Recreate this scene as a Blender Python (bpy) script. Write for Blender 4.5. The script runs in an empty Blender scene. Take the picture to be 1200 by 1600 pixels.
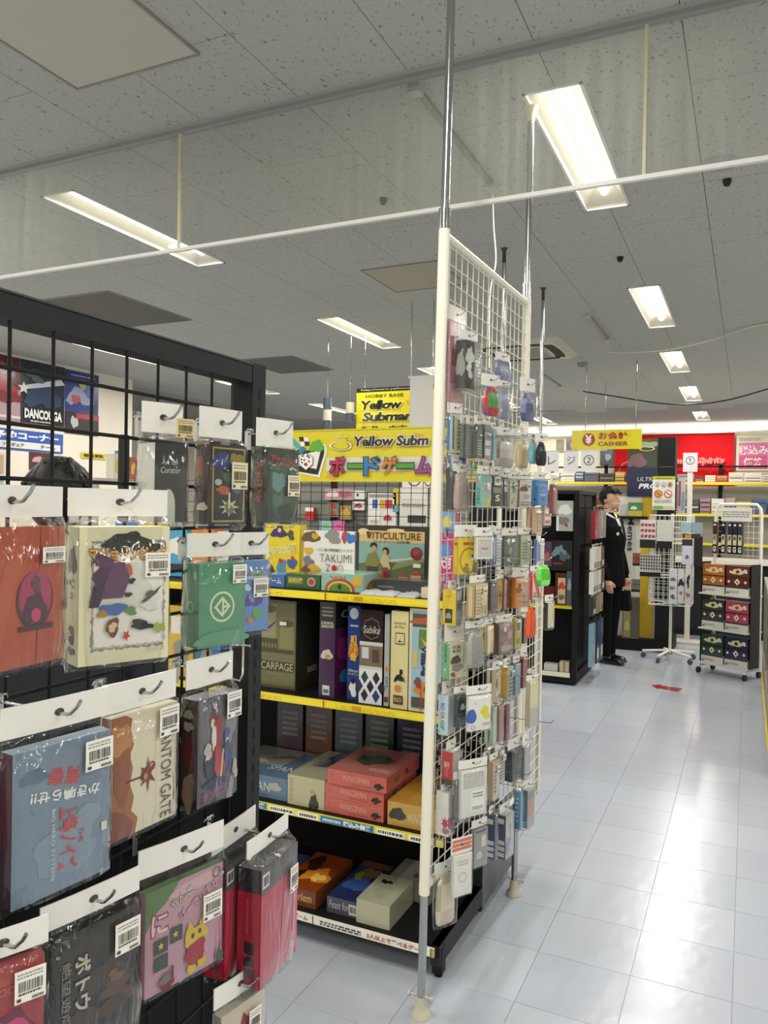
import bpy, math, random
from mathutils import Vector, Matrix, noise
random.seed(7)
SC = bpy.context.scene
COL = SC.collection
PI = math.pi

# ------------------------------------------------------------------ camera
CAM_H = 1.53
cam_d = bpy.data.cameras.new('camera')
cam = bpy.data.objects.new('camera', cam_d)
COL.objects.link(cam)
_d = Vector((569.0, 0.0, 1216.0)).normalized()          # depth axis (+Y) in camera space (x right, y up, z forward)
_l = Vector((2600.0, -55.0, -1216.0))
_l = (_l - _d * _l.dot(_d)).normalized()                # lateral axis (+X)
_u = _d.cross(_l)
if _u.y < 0: _u = -_u
_right = Vector((_l.x, _d.x, _u.x)); _up = Vector((_l.y, _d.y, _u.y)); _fwd = Vector((_l.z, _d.z, _u.z))
m4 = Matrix.Identity(4)
for r in range(3):
    m4[r][0] = _right[r]; m4[r][1] = _up[r]; m4[r][2] = -_fwd[r]
m4[0][3] = 0.0; m4[1][3] = 0.0; m4[2][3] = CAM_H
cam.matrix_world = m4
cam_d.sensor_fit = 'VERTICAL'
cam_d.sensor_height = 24.0
cam_d.lens = 24.0 * 1216.0 / 1600.0
cam_d.clip_start = 0.02
SC.camera = cam

# ------------------------------------------------------------------ world, exposure
w = bpy.data.worlds.new('world'); SC.world = w
w.use_nodes = True
w.node_tree.nodes['Background'].inputs[0].default_value = (0.5, 0.52, 0.55, 1)
w.node_tree.nodes['Background'].inputs[1].default_value = 0.05
SC.view_settings.view_transform = 'Standard'
SC.view_settings.look = 'None'
SC.view_settings.exposure = 0.0
SC.view_settings.gamma = 1.0
SC.view_settings.use_curve_mapping = False
SC.cycles.max_bounces = 7
SC.cycles.transparent_max_bounces = 16
SC.cycles.diffuse_bounces = 4
SC.cycles.sample_clamp_indirect = 6.0
SC.cycles.adaptive_threshold = 0.02
LAMP_W = 35.0          # power of one ceiling troffer

# ------------------------------------------------------------------ helpers
def lin(h):
    if not isinstance(h, str): return h
    v = [int(h[i:i+2], 16)/255 for i in (0, 2, 4)]
    return tuple(c/12.92 if c <= .04045 else ((c+.055)/1.055)**2.4 for c in v)

_mats = {}
def mat(kind):
    """procedural materials; most take their colour from the mesh's own colour attribute"""
    if kind in _mats: return _mats[kind]
    m = bpy.data.materials.new(kind); m.use_nodes = True
    nt = m.node_tree; N = nt.nodes; Lk = nt.links
    b = N['Principled BSDF']
    def attr():
        a = N.new('ShaderNodeAttribute'); a.attribute_name = 'Col'; Lk.new(a.outputs['Color'], b.inputs['Base Color'])
        return a
    def nz(scale, detail=3, coord='Object'):
        tc = N.new('ShaderNodeTexCoord'); t = N.new('ShaderNodeTexNoise')
        t.inputs['Scale'].default_value = scale; t.inputs['Detail'].default_value = detail
        Lk.new(tc.outputs[coord], t.inputs['Vector']); return t
    def rough_var(lo, hi, scale):
        t = nz(scale); r = N.new('ShaderNodeMapRange')
        r.inputs['To Min'].default_value = lo; r.inputs['To Max'].default_value = hi
        Lk.new(t.outputs['Fac'], r.inputs['Value']); Lk.new(r.outputs['Result'], b.inputs['Roughness'])
    def bump(t, strength, dist):
        bp = N.new('ShaderNodeBump'); bp.inputs['Strength'].default_value = strength; bp.inputs['Distance'].default_value = dist
        Lk.new(t.outputs['Fac'], bp.inputs['Height']); Lk.new(bp.outputs['Normal'], b.inputs['Normal']); return bp
    def sheet(fr, ior):            # a thin sheet reflects alike from both sides
        g = N.new('ShaderNodeNewGeometry'); mr = N.new('ShaderNodeMapRange')
        mr.inputs['To Min'].default_value = ior; mr.inputs['To Max'].default_value = 1/ior
        Lk.new(g.outputs['Backfacing'], mr.inputs['Value']); Lk.new(mr.outputs[0], fr.inputs[0])
    if kind == 'print':            # matt printed card
        attr(); rough_var(.42, .6, 40)
    elif kind == 'gloss':          # varnished / shrink wrapped print
        attr(); rough_var(.16, .3, 25); b.inputs['Coat Weight'].default_value = .35; b.inputs['Coat Roughness'].default_value = .12
        bump(nz(35, 2), .12, .004)
    elif kind == 'paint':          # powder coated metal
        attr(); rough_var(.34, .48, 30)
    elif kind == 'black':          # matt black powder coat
        attr(); rough_var(.5, .65, 30); b.inputs['Specular IOR Level'].default_value = .22
    elif kind == 'steel':
        attr(); b.inputs['Metallic'].default_value = 1; rough_var(.12, .24, 60)
    elif kind == 'cloth':
        attr(); b.inputs['Roughness'].default_value = .85; b.inputs['Specular IOR Level'].default_value = .15
        bump(nz(300, 2), .2, .002)
    elif kind == 'skin':
        attr(); rough_var(.45, .6, 60); b.inputs['Subsurface Weight'].default_value = .06
        b.inputs['Subsurface Radius'].default_value = (.02, .008, .004)
    elif kind == 'hair':
        attr(); b.inputs['Roughness'].default_value = .5; b.inputs['Specular IOR Level'].default_value = .22; bump(nz(220, 3), .4, .003)
    elif kind == 'soft':           # soft plastic / foil goods
        attr(); rough_var(.18, .4, 30); bump(nz(60, 3), .5, .006)
    elif kind == 'wall':
        attr(); rough_var(.6, .75, 8); bump(nz(180, 3), .08, .002)
    elif kind == 'film':           # clear polypropylene bag
        N.remove(b)
        tr = N.new('ShaderNodeBsdfTransparent'); tr.inputs[0].default_value = (.965, .97, .965, 1)
        gl = N.new('ShaderNodeBsdfGlossy'); gl.inputs['Roughness'].default_value = .1
        gl.inputs[0].default_value = (.9, .9, .9, 1)
        fr = N.new('ShaderNodeFresnel'); fr.inputs[0].default_value = 1.42
        tc = N.new('ShaderNodeTexCoord'); mp = N.new('ShaderNodeMapping'); mp.inputs['Scale'].default_value = (1, 1, .35)
        t = N.new('ShaderNodeTexNoise'); t.inputs['Scale'].default_value = 42; t.inputs['Detail'].default_value = 3
        t.inputs['Distortion'].default_value = 1.2
        Lk.new(tc.outputs['Object'], mp.inputs['Vector']); Lk.new(mp.outputs[0], t.inputs['Vector'])
        bp = N.new('ShaderNodeBump'); bp.inputs['Strength'].default_value = .8; bp.inputs['Distance'].default_value = .008
        Lk.new(t.outputs['Fac'], bp.inputs['Height']); sheet(fr, 1.5)
        Lk.new(bp.outputs[0], gl.inputs['Normal']); Lk.new(bp.outputs[0], fr.inputs['Normal'])
        mx = N.new('ShaderNodeMixShader')
        Lk.new(fr.outputs[0], mx.inputs[0]); Lk.new(tr.outputs[0], mx.inputs[1]); Lk.new(gl.outputs[0], mx.inputs[2])
        Lk.new(mx.outputs[0], N['Material Output'].inputs[0])
    elif kind == 'glass':          # smoke curtain: clear sheet with a little dust
        N.remove(b)
        tr = N.new('ShaderNodeBsdfTransparent'); tr.inputs[0].default_value = (.95, .958, .945, 1)
        gl = N.new('ShaderNodeBsdfGlossy'); gl.inputs['Roughness'].default_value = .02
        fr = N.new('ShaderNodeFresnel'); sheet(fr, 1.5)
        mx = N.new('ShaderNodeMixShader')
        Lk.new(fr.outputs[0], mx.inputs[0]); Lk.new(tr.outputs[0], mx.inputs[1]); Lk.new(gl.outputs[0], mx.inputs[2])
        tl = N.new('ShaderNodeBsdfTranslucent'); tl.inputs[0].default_value = (.88, .885, .8, 1)
        tc = N.new('ShaderNodeTexCoord'); mp = N.new('ShaderNodeMapping'); mp.inputs['Scale'].default_value = (26, 1, .8)
        t = N.new('ShaderNodeTexNoise'); t.inputs['Scale'].default_value = 1.0; t.inputs['Detail'].default_value = 2
        Lk.new(tc.outputs['Object'], mp.inputs['Vector']); Lk.new(mp.outputs[0], t.inputs['Vector'])
        r = N.new('ShaderNodeMapRange'); r.inputs['From Min'].default_value = .35; r.inputs['From Max'].default_value = .8
        r.inputs['To Min'].default_value = .025; r.inputs['To Max'].default_value = .06
        Lk.new(t.outputs['Fac'], r.inputs['Value'])
        m2 = N.new('ShaderNodeMixShader')
        Lk.new(r.outputs[0], m2.inputs[0]); Lk.new(mx.outputs[0], m2.inputs[1]); Lk.new(tl.outputs[0], m2.inputs[2])
        Lk.new(m2.outputs[0], N['Material Output'].inputs[0])
    elif kind == 'tile':           # waxed vinyl floor tile
        oi = N.new('ShaderNodeObjectInfo'); cr = N.new('ShaderNodeValToRGB')
        cr.color_ramp.elements[0].color = (*lin('a8aebb'), 1); cr.color_ramp.elements[1].color = (*lin('afb5c0'), 1)
        Lk.new(oi.outputs['Random'], cr.inputs[0])
        t = nz(3.2, 4, 'Object'); 
        mxc = N.new('ShaderNodeMix'); mxc.data_type = 'RGBA'; mxc.blend_type = 'MULTIPLY'; mxc.inputs[0].default_value = .05
        geo = N.new('ShaderNodeNewGeometry'); t2 = N.new('ShaderNodeTexNoise'); t2.inputs['Scale'].default_value = 1.7; t2.inputs['Detail'].default_value = 5
        Lk.new(geo.outputs['Position'], t2.inputs['Vector'])
        Lk.new(cr.outputs[0], mxc.inputs[6]); Lk.new(t2.outputs['Color'], mxc.inputs[7]); Lk.new(mxc.outputs[2], b.inputs['Base Color'])
        r = N.new('ShaderNodeMapRange'); r.inputs['To Min'].default_value = .2; r.inputs['To Max'].default_value = .28
        Lk.new(t2.outputs['Fac'], r.inputs['Value']); Lk.new(r.outputs[0], b.inputs['Roughness'])
        t3 = N.new('ShaderNodeTexNoise'); t3.inputs['Scale'].default_value = 14; t3.inputs['Detail'].default_value = 2
        Lk.new(geo.outputs['Position'], t3.inputs['Vector'])
        bp = N.new('ShaderNodeBump'); bp.inputs['Strength'].default_value = .09; bp.inputs['Distance'].default_value = .012
        Lk.new(t3.outputs['Fac'], bp.inputs['Height']); Lk.new(bp.outputs[0], b.inputs['Normal'])
        b.inputs['Coat Weight'].default_value = .12; b.inputs['Coat Roughness'].default_value = .14
        Lk.new(bp.outputs[0], b.inputs['Coat Normal'])
    elif kind == 'floorbase':      # the rest of the floor, joints drawn by a brick pattern
        geo = N.new('ShaderNodeNewGeometry'); br = N.new('ShaderNodeTexBrick')
        br.offset = 0; br.inputs['Scale'].default_value = 1; br.inputs['Brick Width'].default_value = .3055
        br.inputs['Row Height'].default_value = .3055; br.inputs['Mortar Size'].default_value = .0015
        br.inputs['Color1'].default_value = (*lin('a4abba'), 1); br.inputs['Color2'].default_value = (*lin('adb4c0'), 1)
        br.inputs['Mortar'].default_value = (*lin('7c8088'), 1)
        Lk.new(geo.outputs['Position'], br.inputs['Vector']); Lk.new(br.outputs['Color'], b.inputs['Base Color'])
        b.inputs['Roughness'].default_value = .25
    elif kind == 'ceiltile':       # pin-holed acoustic board
        geo = N.new('ShaderNodeNewGeometry')
        mp = N.new('ShaderNodeMapping'); mp.inputs['Scale'].default_value = (1, .55, 1)
        t = N.new('ShaderNodeTexNoise'); t.inputs['Scale'].default_value = 95; t.inputs['Detail'].default_value = 2; t.inputs['Distortion'].default_value = .8
        Lk.new(geo.outputs['Position'], mp.inputs[0]); Lk.new(mp.outputs[0], t.inputs['Vector'])
        cr = N.new('ShaderNodeValToRGB'); cr.color_ramp.elements[0].position = .31; cr.color_ramp.elements[1].position = .37
        cr.color_ramp.elements[0].color = (*lin('7a7a74'), 1); cr.color_ramp.elements[1].color = (*lin('b0b0a9'), 1)
        Lk.new(t.outputs['Fac'], cr.inputs[0]); Lk.new(cr.outputs[0], b.inputs['Base Color'])
        b.inputs['Roughness'].default_value = .9
        bp = N.new('ShaderNodeBump'); bp.inputs['Strength'].default_value = .5; bp.inputs['Distance'].default_value = .004
        Lk.new(cr.outputs[0], bp.inputs['Height']); Lk.new(bp.outputs[0], b.inputs['Normal'])
    elif kind == 'ceilbase':
        geo = N.new('ShaderNodeNewGeometry'); t = N.new('ShaderNodeTexNoise'); t.inputs['Scale'].default_value = 60
        Lk.new(geo.outputs['Position'], t.inputs['Vector'])
        cr = N.new('ShaderNodeValToRGB'); cr.color_ramp.elements[0].color = (*lin('8c8c86'), 1); cr.color_ramp.elements[1].color = (*lin('adada7'), 1)
        Lk.new(t.outputs['Fac'], cr.inputs[0]); Lk.new(cr.outputs[0], b.inputs['Base Color']); b.inputs['Roughness'].default_value = .9
    elif kind == 'tube':           # lit fluorescent tube
        N.remove(b); e = N.new('ShaderNodeEmission'); e.inputs[0].default_value = (1, .97, .88, 1); e.inputs[1].default_value = 6
        Lk.new(e.outputs[0], N['Material Output'].inputs[0])
    elif kind == 'cove':
        N.remove(b); e = N.new('ShaderNodeEmission'); e.inputs[0].default_value = (1, .97, .9, 1); e.inputs[1].default_value = 5
        Lk.new(e.outputs[0], N['Material Output'].inputs[0])
    _mats[kind] = m
    return m

class MB:
    """collects coloured geometry; build() links it as one mesh object"""
    def __init__(s): s.v = []; s.f = []; s.c = []; s.m = []; s.s = []; s.mats = []
    def mi(s, kind):
        if kind not in s.mats: s.mats.append(kind)
        return s.mats.index(kind)
    def add(s, vs, fs, col, kind='print', smooth=False):
        o = len(s.v); col = lin(col)
        if kind == 'paint' and max(col) < .035: kind = 'black'
        k = s.mi(kind)
        s.v.extend(tuple(p) for p in vs)
        for f in fs:
            s.f.append(tuple(i+o for i in f)); s.c.append(col); s.m.append(k); s.s.append(smooth)
        return s
    def box(s, x0, x1, y0, y1, z0, z1, col, kind='print', faces='xXyYzZ'):
        vs = [(x, y, z) for z in (z0, z1) for y in (y0, y1) for x in (x0, x1)]
        F = {'z': (0, 2, 3, 1), 'Z': (4, 5, 7, 6), 'y': (0, 1, 5, 4), 'Y': (2, 6, 7, 3), 'x': (0, 4, 6, 2), 'X': (1, 3, 7, 5)}
        return s.add(vs, [F[k] for k in faces], col, kind)
    def tube(s, pts, r, col, kind='steel', n=8, caps=True, radii=None, smooth=True):
        pts = [Vector(p) for p in pts]; rings = []; prev = None
        for i, p in enumerate(pts):
            t = (pts[min(i+1, len(pts)-1)] - pts[max(i-1, 0)])
            if t.length < 1e-9: t = Vector((0, 0, 1))
            t.normalize()
            if prev is None:
                a = Vector((0, 0, 1)) if abs(t.z) < .9 else Vector((1, 0, 0))
                nrm = (a - t*a.dot(t)).normalized()
            else:
                nrm = (prev - t*prev.dot(t))
                if nrm.length < 1e-6: nrm = t.orthogonal()
                nrm.normalize()
            prev = nrm; bi = t.cross(nrm); rr = radii[i] if radii else r
            rings.append([p + (nrm*math.cos(2*PI*k/n) + bi*math.sin(2*PI*k/n))*rr for k in range(n)])
        vs = [q for ring in rings for q in ring]; fs = []
        for i in range(len(rings)-1):
            for k in range(n):
                fs.append((i*n+k, i*n+(k+1) % n, (i+1)*n+(k+1) % n, (i+1)*n+k))
        s.add(vs, fs, col, kind, smooth)
        if caps:
            s.add(rings[0], [tuple(range(n))[::-1]], col, kind); s.add(rings[-1], [tuple(range(n))], col, kind)
        return s
    def ell(s, c, rx, ry, rz, col, kind='print', nu=14, nv=9, keep=None):
        vs = []; fs = []
        for j in range(nv+1):
            th = PI*j/nv
            for i in range(nu):
                ph = 2*PI*i/nu
                vs.append((c[0]+rx*math.sin(th)*math.cos(ph), c[1]+ry*math.sin(th)*math.sin(ph), c[2]+rz*math.cos(th)))
        for j in range(nv):
            for i in range(nu):
                f = (j*nu+i, (j+1)*nu+i, (j+1)*nu+(i+1) % nu, j*nu+(i+1) % nu)
                if keep:
                    m = sum((Vector(vs[q]) for q in f), Vector())/4
                    if not keep(m): continue
                fs.append(f)
        return s.add(vs, fs, col, kind, True)
    def build(s, name, parent=None, loc=None, rz=0, rot=None):
        me = mesh_of(s, name)
        o = bpy.data.objects.new(name, me); COL.objects.link(o)
        if loc is not None: o.location = loc
        if rot: o.rotation_euler = rot
        elif rz: o.rotation_euler = (0, 0, rz)
        if parent: o.parent = parent
        return o

def mesh_of(s, name):
    me = bpy.data.meshes.new(name)
    me.from_pydata(s.v, [], s.f)
    me.polygons.foreach_set('material_index', s.m)
    me.polygons.foreach_set('use_smooth', s.s)
    at = me.color_attributes.new('Col', 'FLOAT_COLOR', 'CORNER')
    buf = []
    for f, c in zip(s.f, s.c): buf.extend((c[0], c[1], c[2], 1.0)*len(f))
    at.data.foreach_set('color', buf)
    for k in s.mats: me.materials.append(mat(k))
    me.update()
    return me

def link(name, me, parent=None, loc=(0, 0, 0), rz=0):
    o = bpy.data.objects.new(name, me); COL.objects.link(o); o.location = loc
    if rz: o.rotation_euler = (0, 0, rz)
    if parent: o.parent = parent
    return o

_labels = {}
def tag(o, label, cat, group=None, kind=None):
    o['label'] = label; o['category'] = cat
    if group: o['group'] = group
    if kind: o['kind'] = kind
    return o
def thing(name, label, cat, loc=(0, 0, 0), rz=0, group=None):
    o = bpy.data.objects.new(name, None); COL.objects.link(o); o.empty_display_size = .05
    o.location = loc; o.rotation_euler = (0, 0, rz)
    return tag(o, label, cat, group)
def struct(o):
    o['kind'] = 'structure'; return o

# ---- flat print on a face: everything is laid out in the face's own 0..1 units
_tc = {}
def text_mesh(s, bold=0.0, shear=0.0):
    k = (s, bold, shear)
    if k in _tc: return _tc[k]
    c = bpy.data.curves.new('lettering', 'FONT'); c.body = s; c.resolution_u = 2; c.offset = bold; c.shear = shear
    o = bpy.data.objects.new('lettering', c); me = o.to_mesh()
    vs = [(v.co.x, v.co.y) for v in me.vertices]; fs = [tuple(p.vertices) for p in me.polygons]
    o.to_mesh_clear(); bpy.data.objects.remove(o); bpy.data.curves.remove(c)
    x0 = min(v[0] for v in vs); x1 = max(v[0] for v in vs); y0 = min(v[1] for v in vs); y1 = max(v[1] for v in vs)
    vs = [((x-(x0+x1)/2), (y-(y0+y1)/2)) for x, y in vs]
    _tc[k] = (vs, fs, x1-x0, y1-y0)
    return _tc[k]

class Face:
    def __init__(s, mb, o, u, v, W, H, eps=.00015, kind='print', lay=1):
        s.mb = mb; s.o = Vector(o); s.u = Vector(u).normalized(); s.v = Vector(v).normalized(); s.n = s.u.cross(s.v)
        s.W = W; s.H = H; s.eps = eps; s.kind = kind; s.lay = lay
    def P(s, a, b): return s.o + s.u*(a*s.W) + s.v*(b*s.H) + s.n*(s.eps*s.lay)
    def up(s): s.lay += 1
    def rect(s, a0, b0, a1, b1, col, rot=0):
        s.up()
        if rot:
            cx, cy = (a0+a1)/2*s.W, (b0+b1)/2*s.H; hw, hh = (a1-a0)/2*s.W, (b1-b0)/2*s.H; r = math.radians(rot)
            q = [((cx+x*math.cos(r)-y*math.sin(r))/s.W, (cy+x*math.sin(r)+y*math.cos(r))/s.H) for x, y in ((-hw, -hh), (hw, -hh), (hw, hh), (-hw, hh))]
        else: q = [(a0, b0), (a1, b0), (a1, b1), (a0, b1)]
        s.mb.add([s.P(*p) for p in q], [(0, 1, 2, 3)], col, s.kind)
    def poly(s, pts, col):
        s.up(); s.mb.add([s.P(*p) for p in pts], [tuple(range(len(pts)))], col, s.kind)
    def ell(s, a, b, ra, rb, col, n=20, rot=0):
        r = math.radians(rot); pts = []
        for k in range(n):
            x = ra*s.W*math.cos(2*PI*k/n); y = rb*s.H*math.sin(2*PI*k/n)
            pts.append((a+(x*math.cos(r)-y*math.sin(r))/s.W, b+(x*math.sin(r)+y*math.cos(r))/s.H))
        s.poly(pts, col)
    def ring(s, a, b, ra, rb, col, t=.2, n=24):
        s.up(); vs = []
        for q in (1, 1-t):
            for k in range(n): vs.append(s.P(a+ra*q*math.cos(2*PI*k/n), b+rb*q*math.sin(2*PI*k/n)))
        s.mb.add(vs, [(k, (k+1) % n, n+(k+1) % n, n+k) for k in range(n)], col, s.kind)
    def blob(s, a, b, ra, rb, col, seed=0, n=18, wob=.35):
        rd = random.Random(seed); ph = [rd.uniform(0, 6.28) for _ in range(3)]
        pts = []
        for k in range(n):
            t = 2*PI*k/n; q = 1+wob*(.5*math.sin(2*t+ph[0])+.35*math.sin(3*t+ph[1])+.3*math.sin(5*t+ph[2]))
            pts.append((a+ra*q*math.cos(t), b+rb*q*math.sin(t)))
        s.up()   # fan keeps concave outlines clean
        vs = [s.P(a, b)]+[s.P(*p) for p in pts]
        s.mb.add(vs, [(0, 1+k, 1+(k+1) % n) for k in range(n)], col, s.kind)
    def fuzz(s, a0, b0, a1, b1, col, amp=.03, seed=0, n=36):
        rd = random.Random(seed); P = []
        for k in range(n): P.append((a0+(a1-a0)*k/n, b0))
        for k in range(n): P.append((a1, b0+(b1-b0)*k/n))
        for k in range(n): P.append((a1-(a1-a0)*k/n, b1))
        for k in range(n): P.append((a0, b1-(b1-b0)*k/n))
        P = [(x+rd.uniform(-amp, amp), y+rd.uniform(-amp, amp)*.7) for x, y in P]; s.up()
        vs = [s.P((a0+a1)/2, (b0+b1)/2)]+[s.P(*p) for p in P]
        s.mb.add(vs, [(0, 1+k, 1+(k+1) % len(P)) for k in range(len(P))], col, s.kind)
    def star(s, a, b, ra, rb, col, pts=5, inner=.45, rot=90):
        vs = []
        for k in range(pts*2):
            q = 1 if k % 2 == 0 else inner; t = math.radians(rot)+PI*k/pts
            vs.append((a+ra*q*math.cos(t), b+rb*q*math.sin(t)))
        s.up(); s.mb.add([s.P(a, b)]+[s.P(*p) for p in vs], [(0, 1+k, 1+(k+1) % len(vs)) for k in range(len(vs))], col, s.kind)
    def text(s, t, a, b, w, h, col, bold=.0, shear=0, rot=0, out=None, ow=.06, fit=False):
        """lettering centred at a,b filling w x h of the face (h None keeps proportions)"""
        for bd, cc in (((bold+ow), out), (bold, col)):
            if cc is None: continue
            vs, fs, tw, th = text_mesh(t, bold, shear)
            r = math.radians(rot)
            if abs(rot) in (90, 270): fw, fh = w*s.H, (h*s.W if h else None)
            else: fw, fh = w*s.W, (h*s.H if h else None)
            sx = fw/tw; sy = fh/th if fh else sx
            if bd != bold: vs, fs, _a, _b = text_mesh(t, bd, shear)
            s.up(); V = []
            for x, y in vs:
                x *= sx; y *= sy
                V.append(s.P(a+(x*math.cos(r)-y*math.sin(r))/s.W, b+(x*math.sin(r)+y*math.cos(r))/s.H))
            s.mb.add(V, fs, cc, s.kind)
    def lines(s, a0, b0, a1, b1, n, col, seed=0, fill=.5):
        """rows of unreadable small print"""
        rd = random.Random(seed); s.up(); st = (b1-b0)/n
        for k in range(n):
            y = b0+k*st; x = a0
            while x < a1:
                wd = rd.uniform(.04, .13)*(a1-a0); e = min(x+wd, a1)
                s.mb.add([s.P(x, y), s.P(e, y), s.P(e, y+st*fill), s.P(x, y+st*fill)], [(0, 1, 2, 3)], col, s.kind)
                x = e+.03*(a1-a0)
    def bars(s, a0, b0, a1, b1, col='222222', seed=0):
        rd = random.Random(seed); s.up(); x = a0
        while x < a1:
            wd = rd.choice((.012, .02, .03))*(a1-a0)*1.3; e = min(x+wd, a1)
            s.mb.add([s.P(x, b0), s.P(e, b0), s.P(e, b1), s.P(x, b1)], [(0, 1, 2, 3)], col, s.kind); x = e+rd.choice((.012, .02, .028))*(a1-a0)*1.3
    def art(s, ops):
        for o in ops:
            getattr(s, o[0])(*o[1:-1], **o[-1]) if isinstance(o[-1], dict) else getattr(s, o[0])(*o[1:])

def faces(mb, w, d, h, eps=.00015, kind='print'):
    """front (-y), spine (-x), right (+x), top, back faces of a box standing on z=0"""
    return {'F': Face(mb, (-w/2, -d/2, 0), (1, 0, 0), (0, 0, 1), w, h, eps, kind),
            'S': Face(mb, (-w/2, d/2, 0), (0, -1, 0), (0, 0, 1), d, h, eps, kind),
            'R': Face(mb, (w/2, -d/2, 0), (0, 1, 0), (0, 0, 1), d, h, eps, kind),
            'T': Face(mb, (-w/2, -d/2, h), (1, 0, 0), (0, 1, 0), w, d, eps, kind)}

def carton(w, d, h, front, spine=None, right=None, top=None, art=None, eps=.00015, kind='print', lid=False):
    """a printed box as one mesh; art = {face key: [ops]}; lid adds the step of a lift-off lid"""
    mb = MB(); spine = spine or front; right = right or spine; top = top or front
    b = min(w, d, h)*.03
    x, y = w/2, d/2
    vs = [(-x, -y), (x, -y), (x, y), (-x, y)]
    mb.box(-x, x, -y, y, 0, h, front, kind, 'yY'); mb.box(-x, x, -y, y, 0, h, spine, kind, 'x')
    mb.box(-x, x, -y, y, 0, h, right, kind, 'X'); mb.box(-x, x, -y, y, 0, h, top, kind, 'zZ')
    F = faces(mb, w, d, h, eps, kind)
    for k, ops in (art or {}).items(): F[k].art(ops)
    return mb
# ================================================================== the room
RX0, RX1, RY0, RY1, ZC = -9.6, 3.2, -2.6, 15.0, 3.1
TS = .3055; TX, TY = -.3215, 2.66
floor = struct(MB().box(RX0, RX1, RY0, RY1, -.06, -.003, 'b4bac8', 'floorbase').build('floor'))
tm = MB(); q = TS/2-.0004; e = .0007
tm.add([(-q, -q, -.003), (q, -q, -.003), (q, q, -.003), (-q, q, -.003), (-q+e, -q+e, 0), (q-e, -q+e, 0), (q-e, q-e, 0), (-q+e, q-e, 0)],
       [(4, 5, 6, 7), (0, 1, 5, 4), (1, 2, 6, 5), (2, 3, 7, 6), (3, 0, 4, 7)], 'b8bec9', 'tile')
tile_me = mesh_of(tm, 'tile')
for i in range(-5, 4):
    for j in range(-4, 28):
        link('tile', tile_me, floor, (TX+(i+.5)*TS, TY+(j+.5)*TS, 0))

def wall(name, x0, x1, y0, y1, z0, z1, col): return struct(MB().box(x0, x1, y0, y1, z0, z1, col, 'wall').build(name))
wall('wall_back', RX0, RX1, RY1, RY1+.12, 0, ZC, 'e6dfc6')
wall('wall_right', RX1, RX1+.12, RY0, RY1, 0, ZC, 'dcd8cc')
wall('wall_front', RX0, RX1, RY0-.12, RY0, 0, ZC, 'dcd8cc')
wall('wall_left', -7.45, -7.25, RY0, 7.75, 0, ZC, 'e4dccb')
wall('wall_alcove', RX0-.12, RX0, RY0, RY1, 0, ZC, 'cfcabc')
MB().box(RX0, RX1, 14.985, 15.0, 0, .09, '8c3a34', 'wall').build('baseboard_back')['kind'] = 'structure'

# lights: (x centre, y start, length)
LIGHTS = []
YS = [(-2.3, 1.25), (.25, 1.25), (2.9, 1.26), (5.72, 1.32), (8.15, 1.25), (10.5, 1.4), (13.2, 1.25)]
for cx in (-.695, -3.235, -6.05, 1.85):
    for (y0, ln) in YS:
        if cx == -6.05 and y0 > 12: continue
        LIGHTS.append((cx - (.0 if y0 < 8 else (.03 if cx == -.695 else .1)), y0, ln))
LW = .215
HATCH = [('tan square ceiling hatch above the near corner', -2.345, -1.77, 1.35, 2.19, 'bcb6a9'),
         ('dark grey square ceiling hatch above the black mesh display', -5.06, -4.36, 4.39, 5.36, '5c5a52'),
         ('dark grey square ceiling hatch farther from the camera', -5.12, -4.4, 7.04, 7.95, '605e56'),
         ('small beige ceiling hatch between the rows of lights', -2.37, -1.83, 4.64, 5.2, 'a8a08f')]
AC = (-2.5, -1.6, 7.1, 8.05)
holes = [(cx-LW/2, cx+LW/2, y0, y0+ln) for cx, y0, ln in LIGHTS]

ceiling = struct(MB().box(RX0, RX1, RY0, RY1, ZC+.16, ZC+.2, 'c4c4c0', 'ceilbase').build('ceiling'))
def cut(rect, hs):
    out = [rect]
    for h in hs:
        nx = []
        for (a, b, c, d) in out:
            x0, x1, y0, y1 = max(a, h[0]), min(b, h[1]), max(c, h[2]), min(d, h[3])
            if x0 >= x1-1e-6 or y0 >= y1-1e-6: nx.append((a, b, c, d)); continue
            if y0 > c: nx.append((a, b, c, y0))
            if y1 < d: nx.append((a, b, y1, d))
            if x0 > a: nx.append((a, x0, y0, y1))
            if x1 < b: nx.append((x1, b, y0, y1))
        out = nx
    return out
PW, PL = .4605, .9325
X_L, Y_L = -.222, 3.073
ix0, ix1 = -16, 2          # strips built as single boards
iy0, iy1 = -3, 10
for i in range(ix0, ix1):
    off = 0 if i % 2 == 0 else PL/2
    for j in range(iy0, iy1):
        a = X_L+i*PW; c = Y_L+off+j*PL
        rect = (a+.0014, a+PW-.0014, c+.0014, c+PL-.0014)
        mb = MB()
        for (x0, x1, y0, y1) in cut(rect, holes):
            if x1-x0 > .003 and y1-y0 > .003: mb.box(x0, x1, y0, y1, ZC, ZC+.012, 'c9c9c4', 'ceiltile', 'xXyYz')
        if mb.v: mb.build('ceiling_panel', ceiling)
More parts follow.
